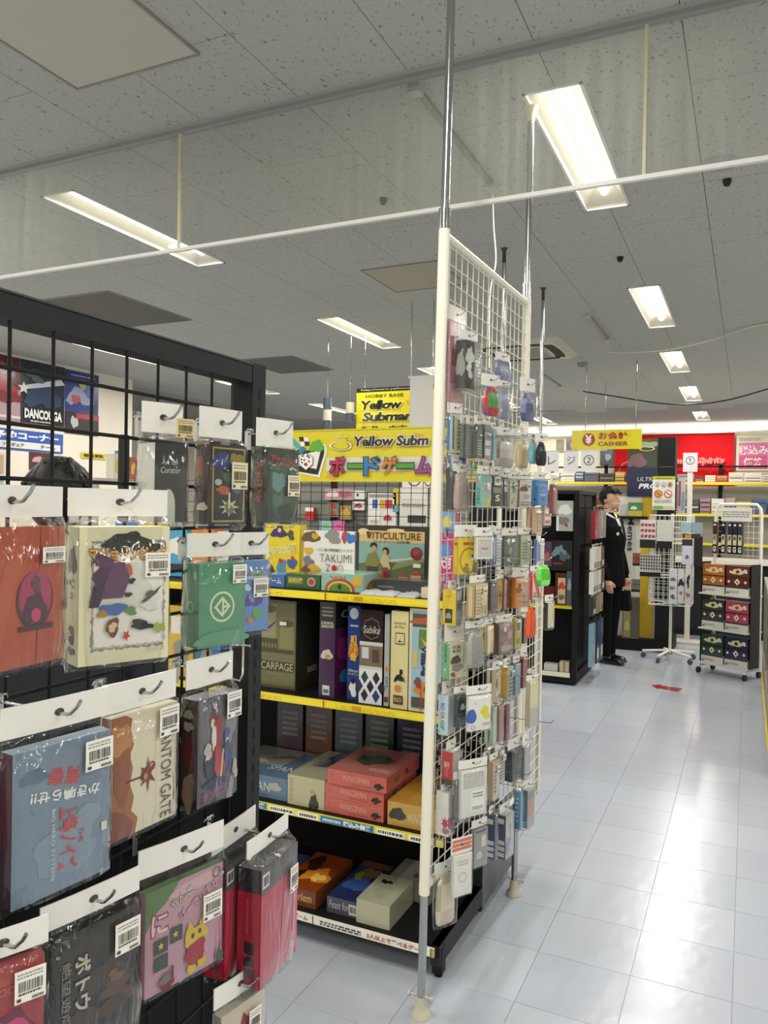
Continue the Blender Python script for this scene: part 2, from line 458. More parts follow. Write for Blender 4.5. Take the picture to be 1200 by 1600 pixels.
# the rest of the ceiling, behind and beyond
bx0, bx1 = X_L+ix0*PW, X_L+ix1*PW
by0, by1 = Y_L+iy0*PL+PL/2, Y_L+iy1*PL
mb = MB()
for rect in ((RX0, bx0, RY0, RY1), (bx1, RX1, RY0, RY1), (bx0, bx1, RY0, Y_L+iy0*PL), (bx0, bx1, by1+PL/2, RY1)):
    for (x0, x1, y0, y1) in cut(rect, holes): mb.box(x0, x1, y0, y1, ZC, ZC+.012, 'c4c4c0', 'ceilbase', 'xXyYz')
for i in range(ix0, ix1):      # half boards closing the staggered ends
    a = X_L+i*PW
    r = (a, a+PW, Y_L+iy0*PL, by0) if i % 2 else (a, a+PW, by1, by1+PL/2)
    for (x0, x1, y0, y1) in cut(r, holes): mb.box(x0, x1, y0, y1, ZC, ZC+.012, 'c4c4c0', 'ceilbase', 'xXyYz')
mb.build('ceiling_surround', ceiling)

# fluorescent troffers
def troffer(cx, y0, ln, n):
    t = thing('ceiling_light', n, 'ceiling light', (cx, y0+ln/2, ZC), 0, 'recessed fluorescent ceiling lights')
    hw, hl = LW/2, ln/2; mb = MB(); wht = 'cfcabb'; dp = .085
    # sloped reflector sides, end caps, top
    for s in (-1, 1):
        mb.add([(s*hw, -hl, 0), (s*hw, hl, 0), (s*.045, hl-.1, dp), (s*.045, -hl+.1, dp)], [(0, 1, 2, 3)], wht, 'paint')
        mb.add([(-hw, s*hl, 0), (hw, s*hl, 0), (.045, s*(hl-.1), dp), (-.045, s*(hl-.1), dp)], [(0, 1, 2, 3)], wht, 'paint')
    mb.add([(-.045, -hl+.1, dp), (.045, -hl+.1, dp), (.045, hl-.1, dp), (-.045, hl-.1, dp)], [(0, 1, 2, 3)], wht, 'paint')
    mb.build('reflector', t)
    mb = MB()
    r = .006
    for s in (-1, 1):
        mb.box(s*hw-r, s*hw+r, -hl-r, hl+r, -.004, .002, 'dcdad4', 'paint'); mb.box(-hw-r, hw+r, s*hl-r, s*hl+r, -.004, .002, 'dcdad4', 'paint')
    mb.build('trim_frame', t)
    MB().tube([(0, -hl+.09, .05), (0, hl-.09, .05)], .019, 'ffffff', 'tube', 10).build('fluorescent_tube', t)
    ld = bpy.data.lights.new('lamp_light', 'AREA'); ld.shape = 'RECTANGLE'; ld.size = .1; ld.size_y = ln-.2
    ld.energy = LAMP_W; ld.color = (1, .965, .885)
    lo = bpy.data.objects.new('lamp_light', ld); COL.objects.link(lo); lo.parent = t; lo.location = (0, 0, .012)
rown = {-2.3: 'behind the viewpoint', .25: 'straight overhead', 2.9: 'nearest behind the glass curtain', 5.72: 'second behind the glass curtain',
        8.15: 'third behind the glass curtain', 10.5: 'fourth behind the glass curtain', 13.2: 'fifth, by the back wall'}
cols = {0: 'over the aisle', 1: 'over the game shelves', 2: 'over the poster wall', 3: 'over the glass showcase'}
k = 0
for (cx, y0, ln) in LIGHTS:
    ci = 0 if abs(cx+.7) < .3 else 1 if abs(cx+3.3) < .3 else 2 if cx < -5 else 3
    troffer(cx, y0, ln, 'recessed fluorescent light %s, %s' % (cols[ci], rown[y0]))

# hatches
for lb, x0, x1, y0, y1, c in HATCH:
    t = thing('ceiling_hatch', lb, 'hatch', ((x0+x1)/2, (y0+y1)/2, ZC), 0, 'ceiling hatches'); hx, hy = (x1-x0)/2, (y1-y0)/2
    MB().box(-hx+.006, hx-.006, -hy+.006, hy-.006, -.004, .0, c, 'wall').build('hatch_board', t)
    mb = MB(); f = '8d8a82'
    for s in (-1, 1):
        mb.box(s*hx-.005, s*hx+.005, -hy, hy, -.007, 0, f, 'paint'); mb.box(-hx, hx, s*hy-.005, s*hy+.005, -.007, 0, f, 'paint')
    mb.build('hatch_frame', t)

# glass smoke curtain
gc = thing('smoke_curtain', 'clear glass smoke curtain hanging across the ceiling', 'glass screen', (0, 2.6, 2.59))
js = [-4.06, -2.19, -.322, 1.546, 3.19]
js = [RX0+2.36] + js[1:] if False else [-5.93, -4.06, -2.19, -.322, 1.546, 3.19]
for a, b in zip(js[:-1], js[1:]):
    MB().box(a+.004, b-.004, -.003, .003, .008, .5, 'ffffff', 'glass').build('glass_pane', gc)
for a in js[1:-1]:
    MB().box(a-.005, a+.005, -.006, .006, .004, .495, 'cfc9a4', 'paint').build('joint_strip', gc)
MB().box(js[0], js[-1], -.008, .008, -.006, .008, 'e6e6e0', 'paint').build('bottom_trim', gc)
mb = MB().box(js[0], js[-1], -.016, .016, .485, .51, '8f918f', 'paint'); mb.box(js[0], js[-1], -.024, .024, .5, .51, 'a5a6a4', 'paint')
mb.build('top_rail', gc)

# four-way air conditioner cassette
ac = thing('air_conditioner', 'white ceiling air conditioner cassette with dark rounded louvres', 'air conditioner', ((AC[0]+AC[1])/2, (AC[2]+AC[3])/2, ZC))
hx, hy = (AC[1]-AC[0])/2, (AC[3]-AC[2])/2
mb = MB(); v = []
mb.add([(-hx, -hy, 0), (hx, -hy, 0), (hx, hy, 0), (-hx, hy, 0), (-hx+.06, -hy+.06, -.035), (hx-.06, -hy+.06, -.035), (hx-.06, hy-.06, -.035), (-hx+.06, hy-.06, -.035)],
       [(0, 1, 5, 4), (1, 2, 6, 5), (2, 3, 7, 6), (3, 0, 4, 7), (4, 5, 6, 7)], 'c6c3b6', 'paint')
mb.build('panel_body', ac)
for s, vert in ((-1, 0), (1, 0), (-1, 1), (1, 1)):
    mb = MB(); L = (hy if vert else hx)-.16; pts = []
    for k in range(9):
        t = -1+2*k/8; bow = .02*(t*t)
        pts.append((t*L, -bow))
    P = []
    for (a, o) in pts:
        for w_ in (.0, .1):
            c = (hx if vert else hy)-.075-w_-(-o)
            P.append((s*c, a, -.0365) if vert else (a, s*c, -.0365))
    mb.add(P, [(2*k, 2*k+1, 2*k+3, 2*k+2) for k in range(8)], '17171c', 'paint'); mb.build('louvre', ac)
mb = MB().box(-.24, .24, -.24, .24, -.042, -.035, 'b0aa9c', 'paint')
for k in range(12): mb.box(-.22, .22, -.21+k*.037, -.2+k*.037, -.045, -.042, '8f8a7c', 'paint')
mb.build('intake_grille', ac)

# small ceiling things
def ceiling_track(y0, y1, x, lb):
    t = thing('cable_track', lb, 'cable track', (x, y0, ZC), 0, 'ceiling cable tracks')
    MB().box(-.012, .012, 0, y1-y0, -.018, 0, '8c8a84', 'paint').build('channel', t)
    MB().box(-.022, .022, -.03, .02, -.03, 0, 'b7b4aa', 'paint').box(-.022, .022, y1-y0-.02, y1-y0+.05, -.03, 0, 'b7b4aa', 'paint').build('end_cap', t)
ceiling_track(2.69, 3.62, -1.155, 'thin grey cable track on the ceiling near the glass curtain')
ceiling_track(6.36, 7.3, -1.195, 'thin grey cable track on the ceiling by the air conditioner')
ceiling_track(8.9, 9.9, -2.2, 'thin grey cable track on the ceiling beyond the air conditioner')
def cord(lb, pts, r, col, name='ceiling_cable', n=6):
    P = [Vector(p) for p in pts]; out = []
    for i in range(len(P)-1):
        p0, p1, p2, p3 = P[max(i-1, 0)], P[i], P[i+1], P[min(i+2, len(P)-1)]
        for k in range(6):
            t = k/6; out.append(.5*((2*p1)+(p2-p0)*t+(2*p0-5*p1+4*p2-p3)*t*t+(3*p1-p0-3*p2+p3)*t**3))
    out.append(P[-1])
    return tag(MB().tube(out, r, col, 'paint', n).build(name), lb, 'cord')
cord('white cord hanging from the ceiling track onto the mesh panel', [(-1.16, 3.66, 3.08), (-1.15, 3.66, 2.9), (-1.13, 3.64, 2.72), (-1.15, 3.62, 2.55), (-1.14, 3.6, 2.2)], .004, 'cfccb4')
cord('white cord drooping under the ceiling beside the aisle lights', [(-1.28, 7.9, 3.085), (-1.1, 7.85, 3.06), (-.7, 7.7, 3.03), (-.3, 7.5, 3.06), (.05, 7.2, 3.09), (.6, 7.0, 3.06), (1.2, 6.9, 3.09)], .007, 'd8d6c8')
cord('thin black cord sagging below the ceiling in front of the red flag', [(-2.0, 10.4, 3.08), (-1.6, 10.4, 3.0), (-.9, 10.5, 2.88), (-.3, 10.5, 2.9), (.4, 10.3, 3.05), (.8, 10.3, 3.09)], .008, '2a2a28')
def puck(name, lb, cat, x, y, r, h, c):
    o = MB().tube([(0, 0, 0), (0, 0, -h*.5), (0, 0, -h)], r, c, 'paint', 16, radii=[r, r*.95, r*.6]).build(name, None, (x, y, ZC)); tag(o, lb, cat, 'round ceiling fittings')
puck('smoke_detector', 'pale round smoke detector on the ceiling past the air conditioner', 'detector', -1.64, 8.47, .06, .05, '8f9296')
puck('speaker_grille', 'flat round ceiling speaker just behind the glass curtain', 'speaker', -.145, 3.82, .09, .012, '9c9c98')
puck('sprinkler_head', 'tiny dark sprinkler head below the flat round speaker', 'sprinkler', -.12, 4.02, .02, .03, '2e2e2c')
puck('sprinkler_head', 'tiny dark sprinkler head beside the second aisle light', 'sprinkler', -.75, 5.0, .02, .03, '2e2e2c')
puck('sprinkler_head', 'tiny dark sprinkler head above the glass curtain edge over the shelves', 'sprinkler', -1.72, 3.6, .02, .03, '2e2e2c')
# cove light along the back wall
cv = thing('cove_light', 'long white strip light along the top of the back wall', 'strip light', (-1.2, 14.86, 2.95))
MB().box(-2.9, 3.4, .0, .1, -.04, .0, 'e8e4d6', 'paint').build('ledge', cv)
for k in range(5):
    MB().box(-2.88+k*1.25, -1.66+k*1.25, -.012, .06, .004, .075, 'ffffff', 'cove').build('tube', cv)
# ================================================================== hanging goods
def film_bag(w, d, h, z_head, t=None, seed=0, flap=.008):
    rd = random.Random(seed); mb = MB(); hw, hd = w/2+.004, d/2+.003
    rings = [(-flap, hw+.002, .0006), (-.002, hw, hd), (h*.25, hw+.001, hd+.001), (h*.6, hw, hd+.0015), (h+.002, hw, hd), (h+(z_head-h)*.6, hw+.001, hd*.35), (z_head, hw+.001, .0012)]
    vs = []; n = 16
    for z, a, b in rings:
        for k in range(n):
            t_ = 2*PI*(k+.5)/n; c, s_ = math.cos(t_), math.sin(t_)
            q = max(abs(c), abs(s_)); q2 = .5*(1/q)+.5*min(1/q, 1.15)
            vs.append((a*c*q2+rd.uniform(-.0012, .0012), b*s_*q2+rd.uniform(-.0005, .0005), z+rd.uniform(-.0012, .0012)))
    fs = []
    for i in range(len(rings)-1):
        for k in range(n): fs.append((i*n+k, i*n+(k+1) % n, (i+1)*n+(k+1) % n, (i+1)*n+k))
    return mb.add(vs, fs, 'ffffff', 'film', True)

def header_mesh(w, z0, z1, col='e9e8e4', stripe=None, hole=True):
    mb = MB(); hw = w/2+.005; t = .0007
    # slightly curled card: three bends across the width
    xs = [-hw, -hw*.4, hw*.4, hw]; ys = [.0016, 0, 0, .0012]
    V = []
    for x, y in zip(xs, ys): V += [(x, y-t, z0), (x, y-t, z1), (x, y+t, z0), (x, y+t, z1)]
    F = []
    for k in range(3):
        a = 4*k; b = a+4
        F += [(a, b, b+1, a+1), (a+2, a+3, b+3, b+2), (a+1, b+1, b+3, a+3), (a, a+2, b+2, b)]
    F += [(0, 1, 3, 2), (12, 14, 15, 13)]
    mb.add(V, F, col, 'gloss')
    fc = Face(mb, (-hw, -t, z0), (1, 0, 0), (0, 0, 1), 2*hw, z1-z0, .0002, 'gloss')
    if stripe:
        for k in range(3): fc.rect(.04, .2+.25*k, .96, .38+.25*k, stripe)
    if hole: fc.ell(.5, .52, .0035/(2*hw)*1.4, .0035/(z1-z0), '3b3a38', 10)
    return mb

def sticker_mesh(w, h, col='efece4', seed=0):
    mb = MB(); mb.box(-w/2, w/2, -.0003, 0, 0, h, col, 'print')
    f = Face(mb, (-w/2, -.0003, 0), (1, 0, 0), (0, 0, 1), w, h, .0001)
    f.lines(.08, .76, .9, .96, 2, '8a8780', seed, .45); f.bars(.12, .34, .9, .66, '33312e', seed)
    f.lines(.12, .24, .85, .32, 1, '55534f', seed+1, .8); f.rect(.06, .06, .2, .16, '4a4845'); f.lines(.55, .05, .92, .16, 1, '6b6863', seed+2, .8)
    return mb

def hook(label, x0, x1, y, z, r=.0017, tip=.013, group=None, col='b9bbbd', name='wire_hook', plate=True):
    mb = MB()
    mb.tube([(x0, y, z), (x1-.004, y, z-.001), (x1, y, z), (x1+.008, y, z+tip*.55), (x1+.012, y, z+tip)], r, col, 'steel', 7)
    if plate:
        mb.tube([(x0, y-.009, z+.001), (x0+.003, y-.006, z+.006), (x0+.003, y+.006, z+.006), (x0, y+.009, z+.001)], r*.9, col, 'steel', 6)
        mb.box(x0-.003, x0+.002, y-.004, y+.004, z-.022, z+.004, col, 'steel')
    return tag(mb.build(name), label, 'hook', group)

def hang(name, label, group, x, y, yaw, w, d, zb, zt, z0, z1, box, cat='game pack', sticker=None, film=True, headcol='e9e8e4',
         stripe=None, seed=0, hookx=None, hooklabel=None, hookr=.0017, hookgroup=None, bodyname='box', header=True, stk_col='efece4', tip=.013, extra=None):
    a = math.radians(yaw); n = Vector((math.cos(a), -math.sin(a), 0)); P = Vector((x, y, 0))-n*d/2
    t = thing(name, label, cat, (P.x, P.y, zb), PI/2-a, group); h = zt-zb
    box.build(bodyname, t)
    if header and z1 > z0: header_mesh(w, z0-zb, z1-zb, headcol, stripe).build('header_card', t)
    fb = None
    if film: fb = film_bag(w, d, h, max(z0-zb, h+.003), seed=seed).build('plastic_bag', t)
    if sticker:
        u, v, sw, sh = sticker[:4]; face = sticker[4] if len(sticker) > 4 else 'F'
        if face == 'F': sticker_mesh(sw, sh, stk_col, seed).build('price_sticker', fb or t, (-w/2+u*w, -d/2-.0048, v*h-sh/2))
        else: sticker_mesh(sw, sh, stk_col, seed).build('price_sticker', fb or t, (-w/2-.0052, d/2-u*d, v*h-sh/2), -PI/2)
    if hookx is not None and z1 > z0:
        xe = P.x+.014 if abs(yaw) < 60 else P.x
        hook(hooklabel, hookx, xe, P.y, (z0+z1)/2+.0005, hookr, tip, hookgroup)
    return t

# ------------------------------------------------------------------ black mesh display beside the camera
FX = -.625
ms = thing('mesh_display', 'black wire mesh display stand with slotted post and top bar', 'display stand', (FX, .9, 0))
def P_(mb, name): return mb.build(name, ms)
o = (FX, .9, 0)
def rel(mb, name):
    mb.v = [(a-o[0], b-o[1], c-o[2]) for a, b, c in mb.v]; return mb.build(name, ms)
BK = '1c1e20'
def slotted_post(x0, x1, y0, y1, z1, axis, pitch=.025, zlo=.05):
    mb = MB().box(x0, x1, y0, y1, .02, z1, '26292b', 'paint')
    mb.box(x0+.004, x1-.004, y0+.004, y1-.004, z1, z1+.003, '35383a', 'paint')
    z = zlo
    while z < z1-.03:
        if 'x' in axis: mb.box(x1-.0005, x1+.0004, (y0+y1)/2-.0022, (y0+y1)/2+.0022, z, z+.014, '050505', 'paint', 'X')
        if 'y' in axis: mb.box((x0+x1)/2-.0022, (x0+x1)/2+.0022, y0-.0004, y0+.0005, z, z+.014, '050505', 'paint', 'y')
        z += pitch
    return mb
rel(slotted_post(FX-.036, FX+.001, .899, .93, 1.725, 'x'), 'slotted_post')
rel(slotted_post(FX-.036, FX+.001, -.03, .001, 1.725, 'x'), 'slotted_post')
rel(MB().box(FX-.03, FX, .001, .899, 1.697, 1.7215, '272b2d', 'paint').box(FX-.032, FX+.002, .001, .899, 1.7215, 1.7235, '33373a', 'paint'), 'top_bar')
mb = MB(); zs = []
z = 1.652
while z > .3: zs.append(z); z -= .0513
for z in zs: mb.tube([(FX, .004, z), (FX, .872, z)], .0021, BK, 'paint', 6)
y = .511-.0505*9
while y < .885:
    mb.tube([(FX-.0035, y, .3), (FX-.0035, y, 1.697)], .0019, BK, 'paint', 6); y += .0505
rel(mb, 'wire_mesh')
rel(MB().box(FX-.034, FX-.028, .001, .899, .1, 1.27, '0c0d0e', 'paint'), 'back_panel')
rel(MB().box(FX-.036, FX+.3, -.03, .93, .02, .1, '141516', 'paint').box(FX-.4, FX-.036, -.03, .93, .02, .1, '141516', 'paint'), 'base_deck')

G1 = 'packs hung on the black mesh display'
FG = {
'ai':(-0.572,0.672,21.5,0.039,0.040,1.508,1.594,1.606,1.640), 'gold':(-0.575,0.780,11.0,0.058,0.027,1.504,1.600,1.609,1.646),
'anaconda':(-0.565,0.887,14.0,0.056,0.032,1.505,1.604,1.606,1.644), 'red':(-0.550,0.457,-4.0,0.106,0.014,1.389,1.507,1.515,1.542),
'cream':(-0.549,0.581,24.5,0.090,0.033,1.373,1.505,1.515,1.542), 'green':(-0.560,0.751,17.5,0.065,0.033,1.361,1.459,1.466,1.494),
'bluepk':(-0.570,0.829,21.5,0.046,0.014,1.367,1.457,1.464,1.493), 'bluegrey':(-0.540,0.500,8.0,0.096,0.017,1.188,1.318,1.329,1.356),
'gate':(-0.560,0.624,4.0,0.090,0.012,1.192,1.315,1.318,1.348), 'trio':(-0.560,0.747,4.0,0.070,0.025,1.180,1.304,1.315,1.349),
'crimson':(-0.530,0.434,24.0,0.061,0.012,1.054,1.157,1.162,1.185), 'dark':(-0.540,0.541,10.5,0.094,0.012,1.017,1.139,1.147,1.171),
'pink':(-0.549,0.679,14.0,0.102,0.010,1.009,1.120,1.134,1.165), 'redpair':(-0.515,0.816,-3.5,0.090,0.032,0.954,1.096,1.108,1.129),
'low':(-0.530,0.764,9.5,0.071,0.012,0.829,0.939,0.947,0.972)}
def fg(key, name, label, mbf, hooklabel, **kw):
    x, y, yaw, w, d, zb, zt, z0, z1 = FG[key]
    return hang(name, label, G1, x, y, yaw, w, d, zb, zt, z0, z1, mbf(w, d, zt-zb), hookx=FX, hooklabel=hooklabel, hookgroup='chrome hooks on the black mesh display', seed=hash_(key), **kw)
def hash_(s): return sum(ord(c)*(i+3) for i, c in enumerate(s))

def a_ai(w, d, h):
    return carton(w, d, h, '24292a', 'cfcfc8', '5a3040', '3a3d3c', {'F': [
        ('rect', 0, 0, 1, 1, '262b2b'), ('text', 'Art the', .45, .76, .5, .06, '9a9d98', .01, .2), ('text', 'Curator', .48, .66, .62, .08, 'a8aba6', .01, .2),
        ('ell', .42, .22, .2, .2, 'b9bab2'), ('rect', .22, .0, .62, .22, 'b9bab2')], 'R': [('rect', .1, .1, .4, .9, 'a03058'), ('rect', .45, 0, .6, 1, '22242a'), ('rect', .65, .2, .95, .7, 'b9506a')]})
fg('ai', 'game_pack', 'black card box in a wide clear bag, beside the two mesh bars', a_ai, 'chrome hook holding the black card box with a pale oval', sticker=(.85, 1.2, .021, .021), stk_col='d9c28a')
def a_gold(w, d, h):
    ops = [('rect', .05, .03, .95, .97, 'b39a4a'), ('rect', .085, .05, .915, .95, '23262e'), ('blob', .3, .8, .22, .12, '2b3d7a', 3), ('blob', .72, .82, .18, .1, '8a7f3a', 4),
           ('blob', .5, .6, .16, .08, '3f5a48', 8), ('blob', .35, .43, .2, .05, 'b5503a', 5), ('blob', .72, .44, .16, .04, '4a6a8c', 6), ('ell', .2, .53, .1, .04, 'a7b2ac'),
           ('star', .5, .22, .3, .13, 'c3bb8e', {'pts': 8, 'inner': .4}), ('blob', .5, .2, .12, .07, '6d6a52', 9), ('rect', .48, .2, .52, .4, 'd6d2b8')]
    return carton(w, d, h, '23262e', '3d2e2c', None, '4a4338', {'F': ops, 'S': [('rect', .1, .6, .5, .85, '7a3a30'), ('rect', .2, .05, .7, .3, '26241f'), ('blob', .5, .22, .3, .06, 'c9c6b8', 3)]})
fg('gold', 'game_pack', 'dark fantasy card box with a gold border and cream sticker', a_gold, 'chrome hook holding the gold bordered dark box', sticker=(.74, .62, .026, .033), stk_col='e3d8b2')
def a_ana(w, d, h):
    return carton(w, d, h, '2c4038', '22342c', None, '4d6a58', {
        'F': [('blob', .5, .5, .42, .4, '37584a', 2), ('blob', .35, .55, .2, .15, '5f8a88', 4), ('text', 'アナコンダ', .5, .83, .86, .14, 'b83c3e', .03, 0, -6),
              ('blob', .6, .15, .3, .1, '23322c', 6), ('blob', .3, .3, .15, .1, '46685a', 7)],
        'S': [('text', 'ア', .5, .76, .5, .1, 'b23a3c', .03), ('text', 'ナ', .5, .64, .5, .1, 'b23a3c', .03), ('text', 'コ', .5, .53, .5, .09, 'b23a3c', .03), ('text', 'ン', .5, .42, .5, .09, 'b23a3c', .03), ('text', 'ダ', .5, .31, .5, .1, 'b23a3c', .03)]}, kind='gloss')
fg('anaconda', 'game_pack', 'dark green snake game box with red lettering, nearest the slotted post', a_ana, 'chrome hook holding the dark green box', sticker=(.78, .5, .022, .028), stk_col='e9dfc0')
def a_red(w, d, h):
    return carton(w, d, h, 'a8452a', '8c3a26', None, 'b05a40', {'F': [('poly', [(.1, 0), (.3, 0), (.62, 1), (.5, 1)], 'b04e30'), ('poly', [(.7, 0), (.85, 0), (.8, 1), (.74, 1)], 'a03f26'),
        ('ell', .685, .47, .19, .21, '4a1830', 28), ('ell', .685, .49, .17, .19, '9c2358', 28), ('blob', .68, .4, .11, .13, '3c1830', 3), ('blob', .69, .58, .05, .06, '54203c', 5), ('ell', .69, .36, .05, .05, 'c02a62'), ('rect', .52, .25, .87, .29, '3a1428')]}, kind='gloss')
fg('red', 'game_pack', 'flat rust red box with a round magenta emblem', a_red, 'chrome hook holding the rust red box', sticker=(.84, .79, .026, .014))
def a_cream(w, d, h):
    F = [('rect', .0, .0, 1, 1, 'dcd8b6'), ('fuzz', .13, .1, .95, .9, '8e8c86', .014, 4), ('fuzz', .145, .115, .935, .885, 'bcbab4', .012, 6), ('fuzz', .16, .13, .92, .87, 'e6e4dc', .012, 9), ('blob', .5, .55, .25, .2, 'd4d3cc', 3),
         ('blob', .52, .9, .2, .07, '2c2a26', 3, 22, .5), ('blob', .38, .86, .14, .05, '35322c', 5, 22, .6), ('blob', .7, .86, .16, .05, '35322c', 9, 22, .6),
         ('text', 'マジョリンピック', .53, .8, .86, .1, 'd9a24a', .04, 0, -1, {'out': '4a4436', 'ow': .05}),
         ('blob', .3, .62, .14, .12, '4c2a4a', 11), ('poly', [(.12, .73), (.3, .7), (.38, .76), (.27, .79), (.2, .82)], '5a3458'), ('poly', [(.1, .42), (.2, .42), (.34, .62), (.24, .68), (.14, .56)], '3f2a44'),
         ('blob', .46, .68, .09, .07, 'b05a30', 7), ('poly', [(.22, .48), (.46, .48), (.54, .62), (.48, .74), (.34, .74)], '5c3a62'),
         ('blob', .56, .6, .04, .02, '2c2a2a', 2), ('blob', .52, .5, .04, .02, '2c2a2a', 4), ('blob', .36, .4, .13, .05, '3f6aa8', 8), ('blob', .24, .37, .05, .03, 'b0803c', 3),
         ('blob', .55, .38, .07, .03, '5c8a4a', 5), ('poly', [(.66, .44), (.76, .49), (.9, .56), (.84, .5), (.72, .44)], '4a4648'), ('ell', .76, .5, .05, .02, '565256', {'rot': 25}),
         ('blob', .35, .27, .08, .06, '6a4a3a', 6), ('blob', .35, .27, .045, .035, 'd9b890', 2), ('blob', .67, .27, .13, .035, '2a2828', 10, {'wob': .5}), ('star', .5, .2, .05, .045, 'b8403c', {'rot': 60}),
         ('blob', .76, .41, .1, .03, 'c9c7c0', 5), ('blob', .87, .24, .06, .04, '8fa052', 7), ('text', 'ラジオ', .83, .085, .22, .035, 'a8a48e', .02)]
    S = [('rect', .0, 0, 1, 1, 'b0ac90'), ('blob', .5, .75, .3, .12, '4c4a42', 3, {'wob': .5}), ('text', 'マジョ', .5, .6, .25, .4, '6a6654', 0, 0, -90), ('blob', .5, .25, .25, .03, '7a4a3c', 5), ('blob', .5, .18, .25, .03, '3c3a36', 6), ('blob', .5, .1, .25, .03, '5a4a44', 7)]
    return carton(w, d, h, 'dcd8b6', 'b0ac90', None, 'e6e3c8', {'F': F, 'S': S})
fg('cream', 'game_pack', 'cream box picturing a purple witch and small animals', a_cream, 'chrome hook holding the cream witch box', sticker=(.845, .715, .026, .024))
def a_green(w, d, h):
    F = [('ring', .5, .475, .27, .185, 'cfdcbc', {'t': .14}), ('poly', [(.5, .6), (.68, .475), (.5, .35), (.32, .475)], 'cfdcbc'), ('poly', [(.5, .555), (.62, .475), (.5, .395), (.38, .475)], '4c8a6c'),
         ('rect', .49, .38, .53, .57, 'cfdcbc'), ('rect', .5, .46, .6, .49, 'cfdcbc'), ('blob', .5, .1, .5, .1, '5a9678', 3)]
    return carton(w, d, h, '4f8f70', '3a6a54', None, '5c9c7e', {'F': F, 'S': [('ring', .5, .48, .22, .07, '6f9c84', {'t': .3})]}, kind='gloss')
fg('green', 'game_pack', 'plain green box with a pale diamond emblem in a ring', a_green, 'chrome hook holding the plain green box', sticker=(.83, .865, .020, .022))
def a_blue(w, d, h):
    F = [('rect', .0, .0, 1, 1, '6a90c8'), ('text', 'どうぶつ', .55, .83, .7, .07, 'd8dc6a', .04, 0, 0, {'out': '2c3c6a'}), ('rect', .3, .74, .95, .78, 'b9c8d8'), ('blob', .5, .45, .25, .12, '5a4c9a', 3), ('blob', .45, .5, .12, .07, '8a9ad0', 6), ('blob', .62, .25, .15, .07, '6aa84c', 4), ('blob', .4, .16, .08, .05, 'd0843c', 8), ('blob', .3, .62, .1, .05, 'c9d4e8', 9)]
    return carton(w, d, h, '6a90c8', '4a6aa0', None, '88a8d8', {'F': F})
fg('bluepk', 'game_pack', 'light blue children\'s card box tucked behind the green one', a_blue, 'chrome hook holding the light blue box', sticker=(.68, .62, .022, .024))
def a_bg(w, d, h):
    F = [('rect', 0, 0, 1, 1, '76889c'), ('blob', .2, .82, .12, .06, '5f7086', 3), ('blob', .78, .72, .14, .1, '6c7e94', 6), ('blob', .5, .25, .3, .16, '7f91a4', 9), ('blob', .7, .4, .18, .12, '8494a6', 2),
         ('text', '青春', .5, .77, .34, .12, 'b84850', .02, 0, 168), ('text', 'かき鳴らせ!!', .52, .645, .72, .085, 'dfe2e4', .03, 0, 172),
         ('text', '上等ノイズ', .55, .34, .44, .2, 'b8464c', .025, 0, -90), ('text', 'THE', .68, .33, .1, .05, 'a85058', .02, 0, -90), ('text', 'BIG HERO SYSTEMS', .39, .33, .48, .035, 'cdd2d6', .0, 0, -90),
         ('rect', .9, .3, .96, .36, 'd6d4c0'), ('poly', [(.1, .68), (.16, .62), (.2, .56), (.18, .6)], '46566a')]
    return carton(w, d, h, '76889c', '3a2a34', None, '8a9aac', {'F': F, 'S': [('rect', 0, .4, 1, 1, '4a2630')]})
fg('bluegrey', 'game_pack', 'blue grey box with red and white lettering turned upside down', a_bg, 'chrome hook holding the blue grey box', sticker=(.845, .86, .029, .027))
def a_gate(w, d, h):
    F = [('rect', 0, 0, 1, 1, 'd8d2ba'), ('poly', [(0, 0), (.36, 0), (.4, .12), (.3, .2), (.34, .3), (.28, .42), (.32, .55), (.27, .66), (.33, .74), (.27, .84), (.3, .96), (.2, 1), (0, 1)], '9a6240'),
         ('poly', [(0, 0), (.3, 0), (.33, .1), (.2, .2), (.0, .26)], '7c4430'), ('blob', .14, .8, .13, .16, 'b58250', 4), ('blob', .16, .5, .14, .2, '8c5236', 6),
         ('rect', .2, .44, .5, .455, '6a2c1c'), ('blob', .5, .46, .06, .06, '6e2a1c', 3), ('star', .54, .45, .13, .16, '7a3424', {'pts': 6, 'inner': .35}), ('ring', .6, .51, .05, .04, '7a3424', {'t': .35}), ('ell', .5, .44, .03, .03, 'b58a58'),
         ('text', 'PHANTOM GATE', .82, .46, .86, .17, '4a4438', .0, 0, -90), ('rect', .655, .06, .66, .94, 'b8b29a'), ('rect', .96, .06, .965, .94, 'c0baa2')]
    return carton(w, d, h, 'd8d2ba', '7c4430', None, 'e2dcc6', {'F': F})
fg('gate', 'game_pack', 'cream and brown box with tall black lettering and winged emblem', a_gate, 'chrome hook holding the cream and brown lettered box', sticker=(.83, .86, .028, .031))
